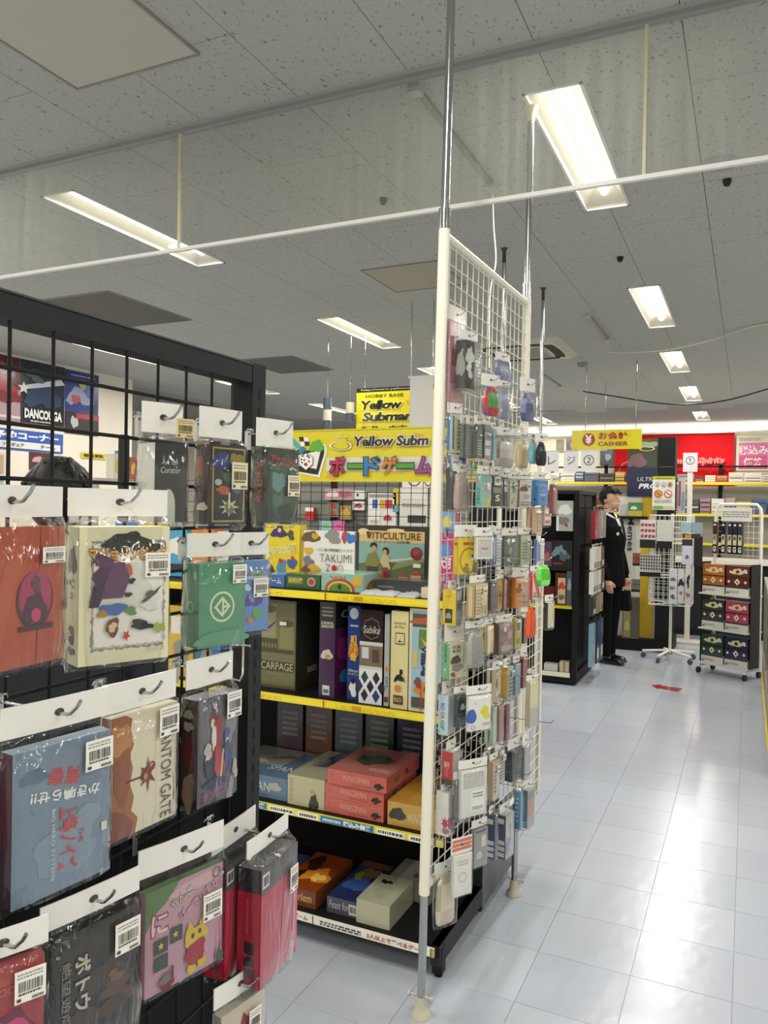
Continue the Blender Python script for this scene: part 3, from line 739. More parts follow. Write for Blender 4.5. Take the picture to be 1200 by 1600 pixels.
def a_trio(w, d, h):
    F = [('rect', 0, 0, 1, 1, '50505a'), ('rect', .05, .5, .3, .98, '62626c'), ('rect', .4, .55, .6, .98, '5a5a66'), ('blob', .8, .7, .12, .2, '7c7c88', 4),
         ('blob', .36, .8, .08, .07, '5c2230', 3), ('ell', .35, .75, .05, .045, 'd9bfae'), ('blob', .45, .58, .16, .2, '8f2430', 6), ('blob', .38, .62, .05, .14, 'd4d2d0', 7),
         ('blob', .24, .5, .1, .07, 'b6b4b2', 5), ('ell', .22, .42, .05, .045, 'd8c2b2'), ('blob', .3, .34, .12, .12, '2a3046', 8),
         ('blob', .7, .6, .07, .06, '2f4a94', 2), ('ell', .7, .53, .045, .045, 'd9c4b6'), ('blob', .72, .38, .09, .16, '283a72', 9), ('blob', .5, .36, .14, .14, 'a02a30', 10), ('poly', [(.52, .22), (.56, .22), (.62, .48), (.58, .48)], 'c9b98e'),
         ('blob', .45, .18, .3, .05, '232b4a', 11), ('text', 'アソビバ', .45, .1, .7, .1, '9c3c60', .03, 0, 8), ('blob', .9, .25, .06, .1, 'a8a298', 12)]
    S = [('rect', 0, 0, 1, 1, '3a2c2a'), ('blob', .45, .86, .25, .05, '8c8672', 3), ('blob', .45, .75, .25, .05, '8c8672', 4), ('blob', .5, .5, .3, .15, '5a2428', 5), ('blob', .5, .14, .4, .16, '7a6656', 6)]
    return carton(w, d, h, '50505a', '3a2c2a', None, '8a8a90', {'F': F, 'S': S}, kind='gloss')
fg('trio', 'game_pack', 'grey box picturing three figures in red, white and blue', a_trio, 'chrome hook holding the box with three figures', sticker=(.83, .88, .026, .031))
def a_crim(w, d, h):
    return carton(w, d, h, '94303a', '6a2028', None, 'a8505a', {'F': [('rect', 0, .85, 1, 1, 'a04440'), ('text', 'RACOON', .45, .8, .6, .06, 'c06a5a'), ('blob', .55, .45, .3, .2, '6a2440', 3), ('blob', .55, .45, .22, .15, 'b8406a', 4), ('blob', .5, .42, .1, .08, '2c1a28', 5)]}, kind='gloss')
fg('crimson', 'game_pack', 'crimson red box at the lower corner of the mesh display', a_crim, 'chrome hook holding the crimson box', sticker=(.8, .82, .024, .026))
def a_dark(w, d, h):
    F = [('rect', 0, 0, 1, 1, '1b1a18'), ('blob', .6, .55, .22, .14, '3a2a1a', 3, {'wob': .6}), ('blob', .75, .4, .2, .1, '4a3620', 5, {'wob': .6}), ('blob', .5, .3, .28, .1, '3c2b1c', 7, {'wob': .6}), ('blob', .3, .15, .2, .08, '2c2620', 8, {'wob': .6}), ('blob', .72, .52, .08, .05, '6a4a28', 9, {'wob': .6}),
         ('text', 'ボトウ', .35, .6, .42, .17, 'b9b4a4', .03, 0, -90, {'out': '0a0a0a'}), ('text', '絶望遊戯', .17, .56, .5, .1, '77736a', .01, 0, -90)]
    return carton(w, d, h, '1b1a18', '121211', None, '2c2b29', {'F': F}, kind='gloss')
fg('dark', 'game_pack', 'nearly black box with pale vertical lettering and embers', a_dark, 'chrome hook holding the nearly black box', sticker=(.83, .8, .028, .03))
def a_pink(w, d, h):
    F = [('rect', 0, 0, 1, 1, 'b890a0'), ('rect', 0, .0, .12, 1, 'b48c98'), ('poly', [(0, .62), (0, 1), (.42, 1), (.28, .86), (.1, .76)], '56764c'), ('blob', .65, .9, .3, .07, 'c4a4ae', 3),
         ('text', 'に', .17, .66, .2, .2, 'd8bcc4', .02, 0, 0, {'out': '8c3038', 'ow': .05}), ('text', 'ゃんこ', .44, .83, .28, .1, 'c9cf9c', .01, 0, 20, {'out': '4a5a6a', 'ow': .035}), ('text', 'ぱーてぃすと', .66, .74, .52, .1, 'dcb4b8', .01, 0, 25, {'out': '5a3c44', 'ow': .035}),
         ('ring', .9, .93, .055, .055, '5a4a4a', {'t': .2}), ('rect', .1, .38, .27, .52, '3a4640'), ('rect', .3, .42, .45, .57, '3a4640'), ('rect', .1, .22, .27, .36, '3a4640'), ('star', .18, .45, .04, .04, 'c8b440'), ('star', .36, .5, .04, .04, 'c8b440'),
         ('blob', .62, .38, .13, .13, 'c9b03c', 4), ('poly', [(.5, .45), (.53, .56), (.59, .49)], 'c9b03c'), ('poly', [(.66, .5), (.73, .57), (.74, .46)], 'c9b03c'), ('blob', .62, .22, .15, .11, '9c2a34', 6), ('ell', .58, .4, .02, .025, '4a3a20'), ('ell', .67, .42, .02, .025, '4a3a20'), ('blob', .56, .08, .05, .05, 'c0a83a', 7), ('blob', .7, .1, .05, .05, 'c0a83a', 8),
         ('blob', .25, .1, .1, .06, '6a6e6a', 5), ('poly', [(.16, .06), (.36, .1), (.3, .03), (.2, .0)], '7a3038'), ('rect', .3, .1, .33, .22, '7a3038'), ('rect', .9, .02, .98, .12, '46584a')]
    return carton(w, d, h, 'b890a0', '9c7484', None, '56764c', {'F': F}, kind='print')
fg('pink', 'game_pack', 'dusty pink box with a yellow cartoon cat in red trousers', a_pink, 'chrome hook holding the dusty pink cat box', sticker=(.83, .62, .026, .03))
def a_rp(w, d, h):
    F = [('rect', 0, 0, 1, 1, 'b02f48'), ('rect', 0, .78, 1, 1, '4a4c52'), ('rect', .03, .83, .2, .95, 'd0ced0'), ('bars', .05, .85, .18, .93), ('poly', [(.5, 0), (.6, 0), (.7, .78), (.62, .78)], 'bc4a60'), ('poly', [(.85, 0), (1, .1), (1, .78), (.9, .78)], 'c2566c')]
    S = [('rect', 0, 0, 1, 1, 'a82238'), ('rect', 0, .8, 1, 1, '2e3036'), ('rect', .3, .08, .75, .16, '3a2428'), ('rect', .3, .18, .75, .26, '3a2428'), ('rect', .3, .28, .75, .38, '3a2428'), ('rect', .38, .45, .5, .75, 'b8404e')]
    return carton(w, d, h, 'b02f48', 'a82238', None, '3a3c42', {'F': F, 'S': S}, kind='gloss')
fg('redpair', 'game_pack', 'thick red box with a charcoal top band, outermost of the pair', a_rp, 'chrome hook holding the pair of thick red boxes', sticker=(.82, .72, .02, .032), tip=.008)
FG['redpair2'] = (-0.515, 0.79, -3.5, 0.088, 0.03, 0.966, 1.1, 1.112, 1.14)
x, y, yaw, w_, d_, zb, zt, z0, z1 = FG['redpair2']
hang('game_pack', 'thick red box with a charcoal top band, tucked behind its twin', G1, -.552, .795, yaw, w_, d_, zb, zt, z0, z1, a_rp(w_, d_, zt-zb), seed=5)
def a_low(w, d, h):
    return carton(w, d, h, 'c3bba8', 'a89c8a', None, 'd0c8b8', {'F': [('poly', [(.1, .2), (.5, .9), (.9, .6), (.8, .1)], '8c2434'), ('blob', .4, .55, .2, .2, 'a83a44', 3), ('rect', .1, .1, .9, .16, 'e0dcd0', 20)]}, kind='gloss')
fg('low', 'game_pack', 'small white and wine red pack below the thick red boxes', a_low, 'chrome hook holding the white and wine red pack', sticker=(.72, .75, .02, .03))
# empty double hook beside the slotted post
eh = MB()
eh.tube([(FX, .852, 1.365), (FX+.035, .852, 1.365), (FX+.06, .853, 1.366), (FX+.075, .854, 1.378)], .0018, 'c0c2c4', 'steel', 7)
eh.tube([(FX, .842, 1.36), (FX+.012, .842, 1.36), (FX+.012, .842, 1.3), (FX+.012, .862, 1.292), (FX+.012, .87, 1.3), (FX+.012, .87, 1.36)], .0016, 'c0c2c4', 'steel', 7)
eh.tube([(FX, .86, 1.34), (FX+.03, .86, 1.341)], .0018, 'c0c2c4', 'steel', 7)
tag(eh.build('wire_hook'), 'empty double chrome hook beside the slotted post', 'hook')
for k, (yy, zz) in enumerate([(.475, 1.395), (.52, 1.398), (.60, 1.405), (.64, 1.402), (.60, 1.19), (.66, 1.2)]):
    tag(MB().tube([(FX, yy, zz-.02), (FX+.006, yy, zz-.02), (FX+.006, yy, zz+.004), (FX-.004, yy, zz+.006)], .0017, 'c0c2c4', 'steel', 6).build('mesh_clip'),
        'bare chrome mesh clip %s' % ['under the rust red box, nearer the viewpoint', 'under the rust red box, beside the cream box', 'under the cream box, first of two', 'under the cream box, second of two', 'below the winged emblem box, first of two', 'below the winged emblem box, second of two'][k], 'clip', 'bare clips on the black mesh')
# ================================================================== white mesh panel between two tension poles
Y1, Y2 = 2.161, 3.007
def px1(z): return -.861+.0133*z
def px2(z): return -.81+.003*z
def XP(y, z):
    t = (y-Y1)/(Y2-Y1); return px1(z)*(1-t)+px2(z)*t
PZ0, PZ1 = .37, 2.335
pn = thing('mesh_screen', 'white wire mesh panel held between two floor to ceiling poles', 'display panel', (-.86, Y1, 0))
def relp(mb, name):
    mb.v = [(a+.86, b-Y1, c) for a, b, c in mb.v]; return mb.build(name, pn)
WH = 'e6e2d2'
for k, (fx, yy) in enumerate(((px1, Y1), (px2, Y2))):
    relp(MB().tube([(fx(.02), yy, .02), (fx(PZ0+.01), yy, PZ0+.01)], .0125, 'b4b6b8', 'steel', 14), 'lower_pole')
    relp(MB().tube([(fx(PZ0), yy, PZ0), (fx(PZ1+.02), yy, PZ1+.02)], .0165, WH, 'paint', 16), 'frame_post')
    relp(MB().tube([(fx(PZ1), yy, PZ1), (fx(ZC-.03), yy, ZC-.03)], .0125, 'c3c5c6', 'steel', 14), 'upper_pole')
    relp(MB().tube([(fx(PZ1), yy, PZ1+.015), (fx(PZ1), yy, PZ1+.075)], .0175, 'b4b8b8', 'steel', 14), 'collar')
    relp(MB().tube([(fx(.0), yy, .0), (fx(.0), yy, .012), (fx(0), yy, .022), (fx(0), yy, .045), (fx(0), yy, .06)], .03, 'b9b3a0', 'paint', 16, radii=[.031, .03, .02, .018, .015]), 'foot')
    relp(MB().tube([(fx(0)-.038, yy, .062), (fx(0)+.038, yy, .062)], .004, 'b9b3a0', 'paint', 8).tube([(fx(0)-.04, yy, .062), (fx(0)-.034, yy, .062)], .009, 'b9b3a0', 'paint', 10).tube([(fx(0)+.034, yy, .062), (fx(0)+.04, yy, .062)], .009, 'b9b3a0', 'paint', 10), 'clamp_screw')
    relp(MB().tube([(fx(ZC), yy, ZC-.055), (fx(ZC), yy, ZC-.03), (fx(ZC), yy, ZC-.02), (fx(ZC), yy, ZC)], .02, 'd2ccae', 'paint', 14, radii=[.014, .017, .02, .03]), 'ceiling_cap')
for z in (PZ0+.02, PZ1):
    relp(MB().tube([(px1(z), Y1, z), (px2(z), Y2, z)], .012, WH, 'paint', 12), 'frame_rail')
mb = MB()
for k in range(1, 17):
    y = Y1+(Y2-Y1)*k/17; mb.tube([(XP(y, PZ0), y, PZ0+.02), (XP(y, PZ1), y, PZ1)], .0019, 'dedbd0', 'paint', 5, False)
z = PZ0+.07
while z < PZ1-.02:
    mb.tube([(XP(Y1, z)+.003, Y1, z), (XP(Y2, z)+.003, Y2, z)], .0019, 'dedbd0', 'paint', 5, False); z += .052
relp(mb, 'wire_mesh')
# second, shorter panel on the far side of the pole
p2 = thing('mesh_screen', 'narrow white wire mesh panel just beyond the far pole', 'display panel', (-.8, 3.05, .3))
MB().tube([(0, .0, 0), (0, .0, 1.1)], .01, WH, 'paint', 10).build('frame_post', p2); MB().tube([(0, .27, 0), (0, .27, 1.1)], .01, WH, 'paint', 10).build('frame_post', p2)
mb = MB()
for k in range(1, 6): mb.tube([(0, .27*k/6, 0), (0, .27*k/6, 1.1)], .0018, 'dedbd0', 'paint', 5, False)
for k in range(22): mb.tube([(.003, 0, .02+k*.05), (.003, .27, .02+k*.05)], .0018, 'dedbd0', 'paint', 5, False)
mb.build('wire_mesh', p2)

PACKS = [
('pinkflat',-0.814,2.186,8,0.104,0.012,1.820,2.087,2.137,'a88088','9a6a74','f','large pink sealed card set at the top'),
('foilchar',-0.766,2.187,14,0.088,0.034,1.883,2.026,2.061,'3c3f3f','9fa19c','b','black and silver patterned figure box at the top'),
('bluecase',-0.744,2.445,15,0.076,0.012,1.931,2.010,2.039,'4a5486','6e7698','b','periwinkle blue boxed set with clear header'),
('bluesoft',-0.718,2.385,20,0.065,0.012,1.812,1.913,1.937,'6a7088','777c92','g','grey blue soft dice bag'),
('redgreen',-0.703,2.189,25,0.070,0.012,1.801,1.886,1.925,'b23038','b8262c','g','red and green dice bag knotted at its neck'),
('bluedice',-0.595,2.218,25,0.058,0.012,1.784,1.868,1.912,'5a628c','4d5684','g','dark blue dice bag under a pointed clear header'),
('bluetall',-0.809,2.182,25,0.054,0.012,1.698,1.808,1.842,'4a78a8','c8ccca','b','white and sky blue narrow packet'),
('greyg1',-0.751,2.190,10,0.035,0.012,1.675,1.773,1.803,'5b625e','7d837c','b','grey green deck box, first of a dark trio'),
('greyg2',-0.727,2.195,10,0.028,0.012,1.675,1.773,1.803,'3a403c','59605a','b','dark grey deck box in the middle of a trio'),
('greyg3',-0.724,2.255,10,0.042,0.012,1.678,1.779,1.810,'4b524e','878d86','b','pale grey deck box with white panels'),
('cyanthin',-0.721,2.336,10,0.020,0.012,1.679,1.773,1.795,'6f9fae','8fbccb','b','thin pale cyan box edge on'),
('silverbag',-0.720,2.367,30,0.083,0.012,1.657,1.758,1.786,'a8a49c','a29c94','g','wrinkled silver bag with brown print'),
('tanbottle',-0.632,2.317,20,0.057,0.012,1.652,1.740,1.763,'b5a27c','c2b08a','g','tan soft pouch in a clear bag'),
('tealpouch',-0.584,2.281,20,0.037,0.012,1.663,1.736,1.755,'5d93a0','6ea3ae','g','pale teal drawstring pouch'),
('blackpouch',-0.564,2.279,35,0.037,0.012,1.657,1.727,1.754,'101014','16161a','g','black velvet drawstring pouch'),
('whiteblue',-0.808,2.195,25,0.066,0.012,1.639,1.683,1.695,'2a4f98','d5d5cf','f','small white card with a royal blue ribbon'),
('charcoal',-0.803,2.191,10,0.027,0.021,1.522,1.645,1.660,'46474a','55565a','b','tall charcoal sleeve box by the near pole'),
('pinkgrey',-0.789,2.192,25,0.066,0.012,1.519,1.633,1.660,'8f8684','9a8c86','g','dusty pink and grey card bag'),
('tealbox',-0.718,2.213,10,0.062,0.019,1.533,1.626,1.655,'5fa69a','7fb3a6','b','teal game box with a yellow corner'),
('blacks',-0.723,2.342,25,0.042,0.012,1.534,1.628,1.660,'17171a','1a1a1e','b','black box with a white price sticker and letter S'),
('blackthin',-0.709,2.417,10,0.028,0.012,1.535,1.627,1.649,'1d1e24','303a50','b','thin black and navy box'),
('palegreen',-0.707,2.482,12,0.049,0.012,1.527,1.625,1.646,'a9ad94','bfc2ac','b','pale sage box in a clear bag'),
('whitered',-0.703,2.584,20,0.068,0.012,1.532,1.625,1.655,'7d4a3c','d8d4cc','b','white box with a dark red picture'),
('bluebox',-0.625,2.527,25,0.050,0.029,1.539,1.623,1.650,'3d7cb8','4a86c0','b','bright blue box pair in a clear bag'),
('darkred',-0.533,2.338,10,0.029,0.012,1.514,1.601,1.632,'6a1f22','83302e','b','narrow dark red box at the far end'),
('beige',-0.661,2.636,12,0.055,0.012,1.443,1.533,0.000,'c9a98a','d8bf9e','b','tall beige box under the bright blue pair'),
('whitestripe',-0.622,2.610,12,0.050,0.012,1.473,1.533,0.000,'b9a29a','d8cfc6','b','small white box with red stripes'),
('yellowrad',-0.779,2.193,28,0.079,0.023,1.328,1.437,1.477,'c9a51c','e2c31c','b','yellow game box with a ring of black spokes'),
('textcard',-0.730,2.217,32,0.062,0.012,1.375,1.440,1.470,'d5d6d0','dcdcd6','f','white instruction card covered in fine print'),
('bluewhite',-0.705,2.336,10,0.031,0.013,1.352,1.445,1.473,'5578ac','c8cccc','b','blue and white narrow box'),
('figdark',-0.702,2.410,20,0.070,0.013,1.349,1.437,1.463,'2e3430','4e5a4e','b','dark green box with a crowd picture'),
('sagebox',-0.686,2.551,15,0.064,0.015,1.339,1.438,1.465,'5c7c4c','b4ba9e','b','sage box with a leaf green edge'),
('bluecream',-0.643,2.600,12,0.049,0.012,1.343,1.423,0.000,'4a70b0','c6ccd0','b','cornflower blue and white box'),
('yellowbox',-0.785,2.195,5,0.042,0.043,1.175,1.282,1.309,'d9bc1e','8a8f8e','b','yellow spined box with a dark picture, nearest the pole'),
('creambox',-0.727,2.193,12,0.080,0.026,1.201,1.301,1.327,'c6b07e','d3c79c','b','cream box with red brown lettering'),
('darkslim',-0.717,2.325,10,0.039,0.012,1.209,1.298,0.000,'35343a','4a4850','b','slim dark grey box beside the cream one'),
('yellowpink',-0.711,2.452,6,0.020,0.027,1.199,1.296,1.329,'d6c24a','b08890','b','yellow and pink striped box'),
('maroonslim',-0.710,2.491,6,0.022,0.012,1.201,1.302,0.000,'5e2028','74323a','b','slim maroon box standing upright'),
('orangebox',-0.689,2.509,18,0.089,0.020,1.200,1.297,1.335,'d88a2c','d9964a','b','orange picture box'),
('redribbon',-0.629,2.492,25,0.042,0.012,1.233,1.323,1.343,'c33234','d8c8c2','b','white packet with a red diagonal band'),
('greenfoil',-0.558,2.290,30,0.057,0.012,1.297,1.360,0.000,'57c23a','63cf45','g','bright lime green foil bag'),
('creamdark',-0.563,2.429,20,0.036,0.014,1.154,1.234,1.258,'1b1c1c','c3bd9a','b','cream box with a black side at the far end'),
('orangefoil',-0.640,2.494,20,0.055,0.012,1.105,1.205,0.000,'e0531e','e8632c','g','vivid orange foil packet'),
('greencream',-0.798,2.187,22,0.076,0.033,1.014,1.121,1.177,'72b285','cfc6ac','b','mint spined box with a printed comic front'),
('greybag',-0.741,2.195,30,0.069,0.012,1.049,1.165,1.190,'8f8d88','9b9993','g','grey translucent bag of folded sheets'),
('whitegold',-0.719,2.307,15,0.033,0.012,1.080,1.165,1.185,'d8b04a','d3d0c6','b','white box with an orange edge'),
('brownbox',-0.706,2.385,18,0.080,0.020,1.061,1.160,1.188,'4a3230','78605a','b','chocolate brown box with pink print'),
('olive',-0.690,2.514,14,0.043,0.012,1.064,1.159,0.000,'a99c34','c2b65c','b','olive yellow box with a tag'),
('slate',-0.677,2.578,10,0.026,0.012,1.072,1.159,0.000,'4c4450','6a5f68','b','slim slate purple box'),
('creamprint',-0.717,2.385,16,0.034,0.012,0.911,1.009,1.041,'c8bfa4','b59c86','b','cream box with brown figures'),
('goldbox',-0.703,2.480,10,0.048,0.025,0.900,1.007,1.034,'c79a22','a9aaa4','b','golden yellow spined box'),
('bluetube',-0.690,2.527,12,0.037,0.012,0.906,1.010,1.036,'6f8798','7f97a8','b','grey blue cylinder pack'),
('wine',-0.678,2.577,10,0.036,0.012,0.921,1.025,1.046,'6e2c2c','8a4038','b','wine red slim box'),
('ivoryflat',-0.633,2.486,25,0.049,0.012,0.818,0.965,0.986,'b9b090','d0caa8','f','tall ivory flat card set'),
('lettertube',-0.800,2.185,5,0.050,0.032,0.846,0.964,1.006,'b8ccd8','a9abaa','b','pale blue tube with rainbow letters'),
('tealcard',-0.775,2.190,28,0.049,0.012,0.873,0.970,0.993,'2b4648','34504f','f','dark teal photo card'),
('blobbag',-0.737,2.190,34,0.084,0.012,0.865,0.969,0.999,'dcdcd6','e0e0da','f','white flat pack with a blue disc and a yellow blob'),
('mintslim',-0.719,2.383,8,0.024,0.012,0.779,0.895,0.915,'9fb4a4','b2c2b2','b','slim pale mint box'),
('rosebrown',-0.716,2.438,8,0.035,0.012,0.771,0.887,0.907,'93706a','a8827a','b','rose brown slim box'),
('burgundy',-0.713,2.508,8,0.026,0.012,0.757,0.876,0.897,'642832','7a3640','b','burgundy slim box'),
('silverbox',-0.717,2.450,10,0.042,0.025,0.634,0.734,0.771,'8d8e86','a5a69c','b','silver grey box in crinkled film'),
('blackpair',-0.702,2.550,14,0.075,0.027,0.607,0.708,0.747,'1e2026','26282e','b','black double box in crinkled film'),
('greyedge',-0.678,2.625,10,0.037,0.012,0.594,0.708,0.748,'8e908c','a3a5a1','b','narrow grey box at the far edge'),
('redpack',-0.785,2.193,6,0.054,0.036,0.696,0.796,0.826,'b02028','a9a5a0','b','red pack with white lettering'),
('docsheet',-0.758,2.195,34,0.097,0.012,0.601,0.742,0.772,'cfcfca','d6d6d0','f','white rules sheet in a clear bag'),
('brownwhite',-0.720,2.393,10,0.045,0.018,0.594,0.717,0.741,'a98f6c','c4bda8','b','tan and white box'),
('splat',-0.795,2.189,8,0.045,0.041,0.542,0.672,0.695,'d6d4cf','c9c2c0','b','white box with a crimson star splash'),
('greywhite',-0.769,2.192,28,0.055,0.012,0.585,0.711,0.737,'b0aea8','b9b7b0','g','grey white soft bag with dark printing'),
('sky1',-0.689,2.621,5,0.020,0.023,0.423,0.553,0.579,'4f86a8','5b92b4','b','sky blue book box, first of a pair'),
('sky2',-0.685,2.701,12,0.056,0.025,0.399,0.532,0.559,'4a7898','a6a39c','b','sky blue book box with a photo front'),
('navy1',-0.720,2.426,5,0.020,0.035,0.393,0.533,0.562,'20284c','2a345c','b','navy deck box with three grey labels, first of two'),
('navy2',-0.715,2.534,10,0.065,0.038,0.350,0.496,0.530,'20284c','b7b9b4','b','navy deck box with three grey labels and white front'),
('greybox',-0.739,2.272,24,0.059,0.012,0.424,0.541,0.569,'77797a','8d8f8e','b','grey card box in a clear bag'),
('orangehead',-0.774,2.189,32,0.069,0.012,0.363,0.485,0.538,'d6d4ce','dddcd6','f','white sketch card under an orange striped header'),
('creambag',-0.823,2.189,30,0.076,0.012,0.259,0.413,0.451,'b8ac98','c4b9a6','g','large cream bag with a faded yellow picture'),
]
def ar(seed, *cols):
    rd = random.Random(seed); ops = []
    for k in range(5):
        ops.append(('blob', rd.uniform(.2, .8), rd.uniform(.15, .85), rd.uniform(.08, .25), rd.uniform(.05, .14), rd.choice(cols), rd.randint(0, 99)))
    return ops
LN = lambda a, b, c, d, n, col='6a6a66', s=1: ('lines', a, b, c, d, n, col, s)
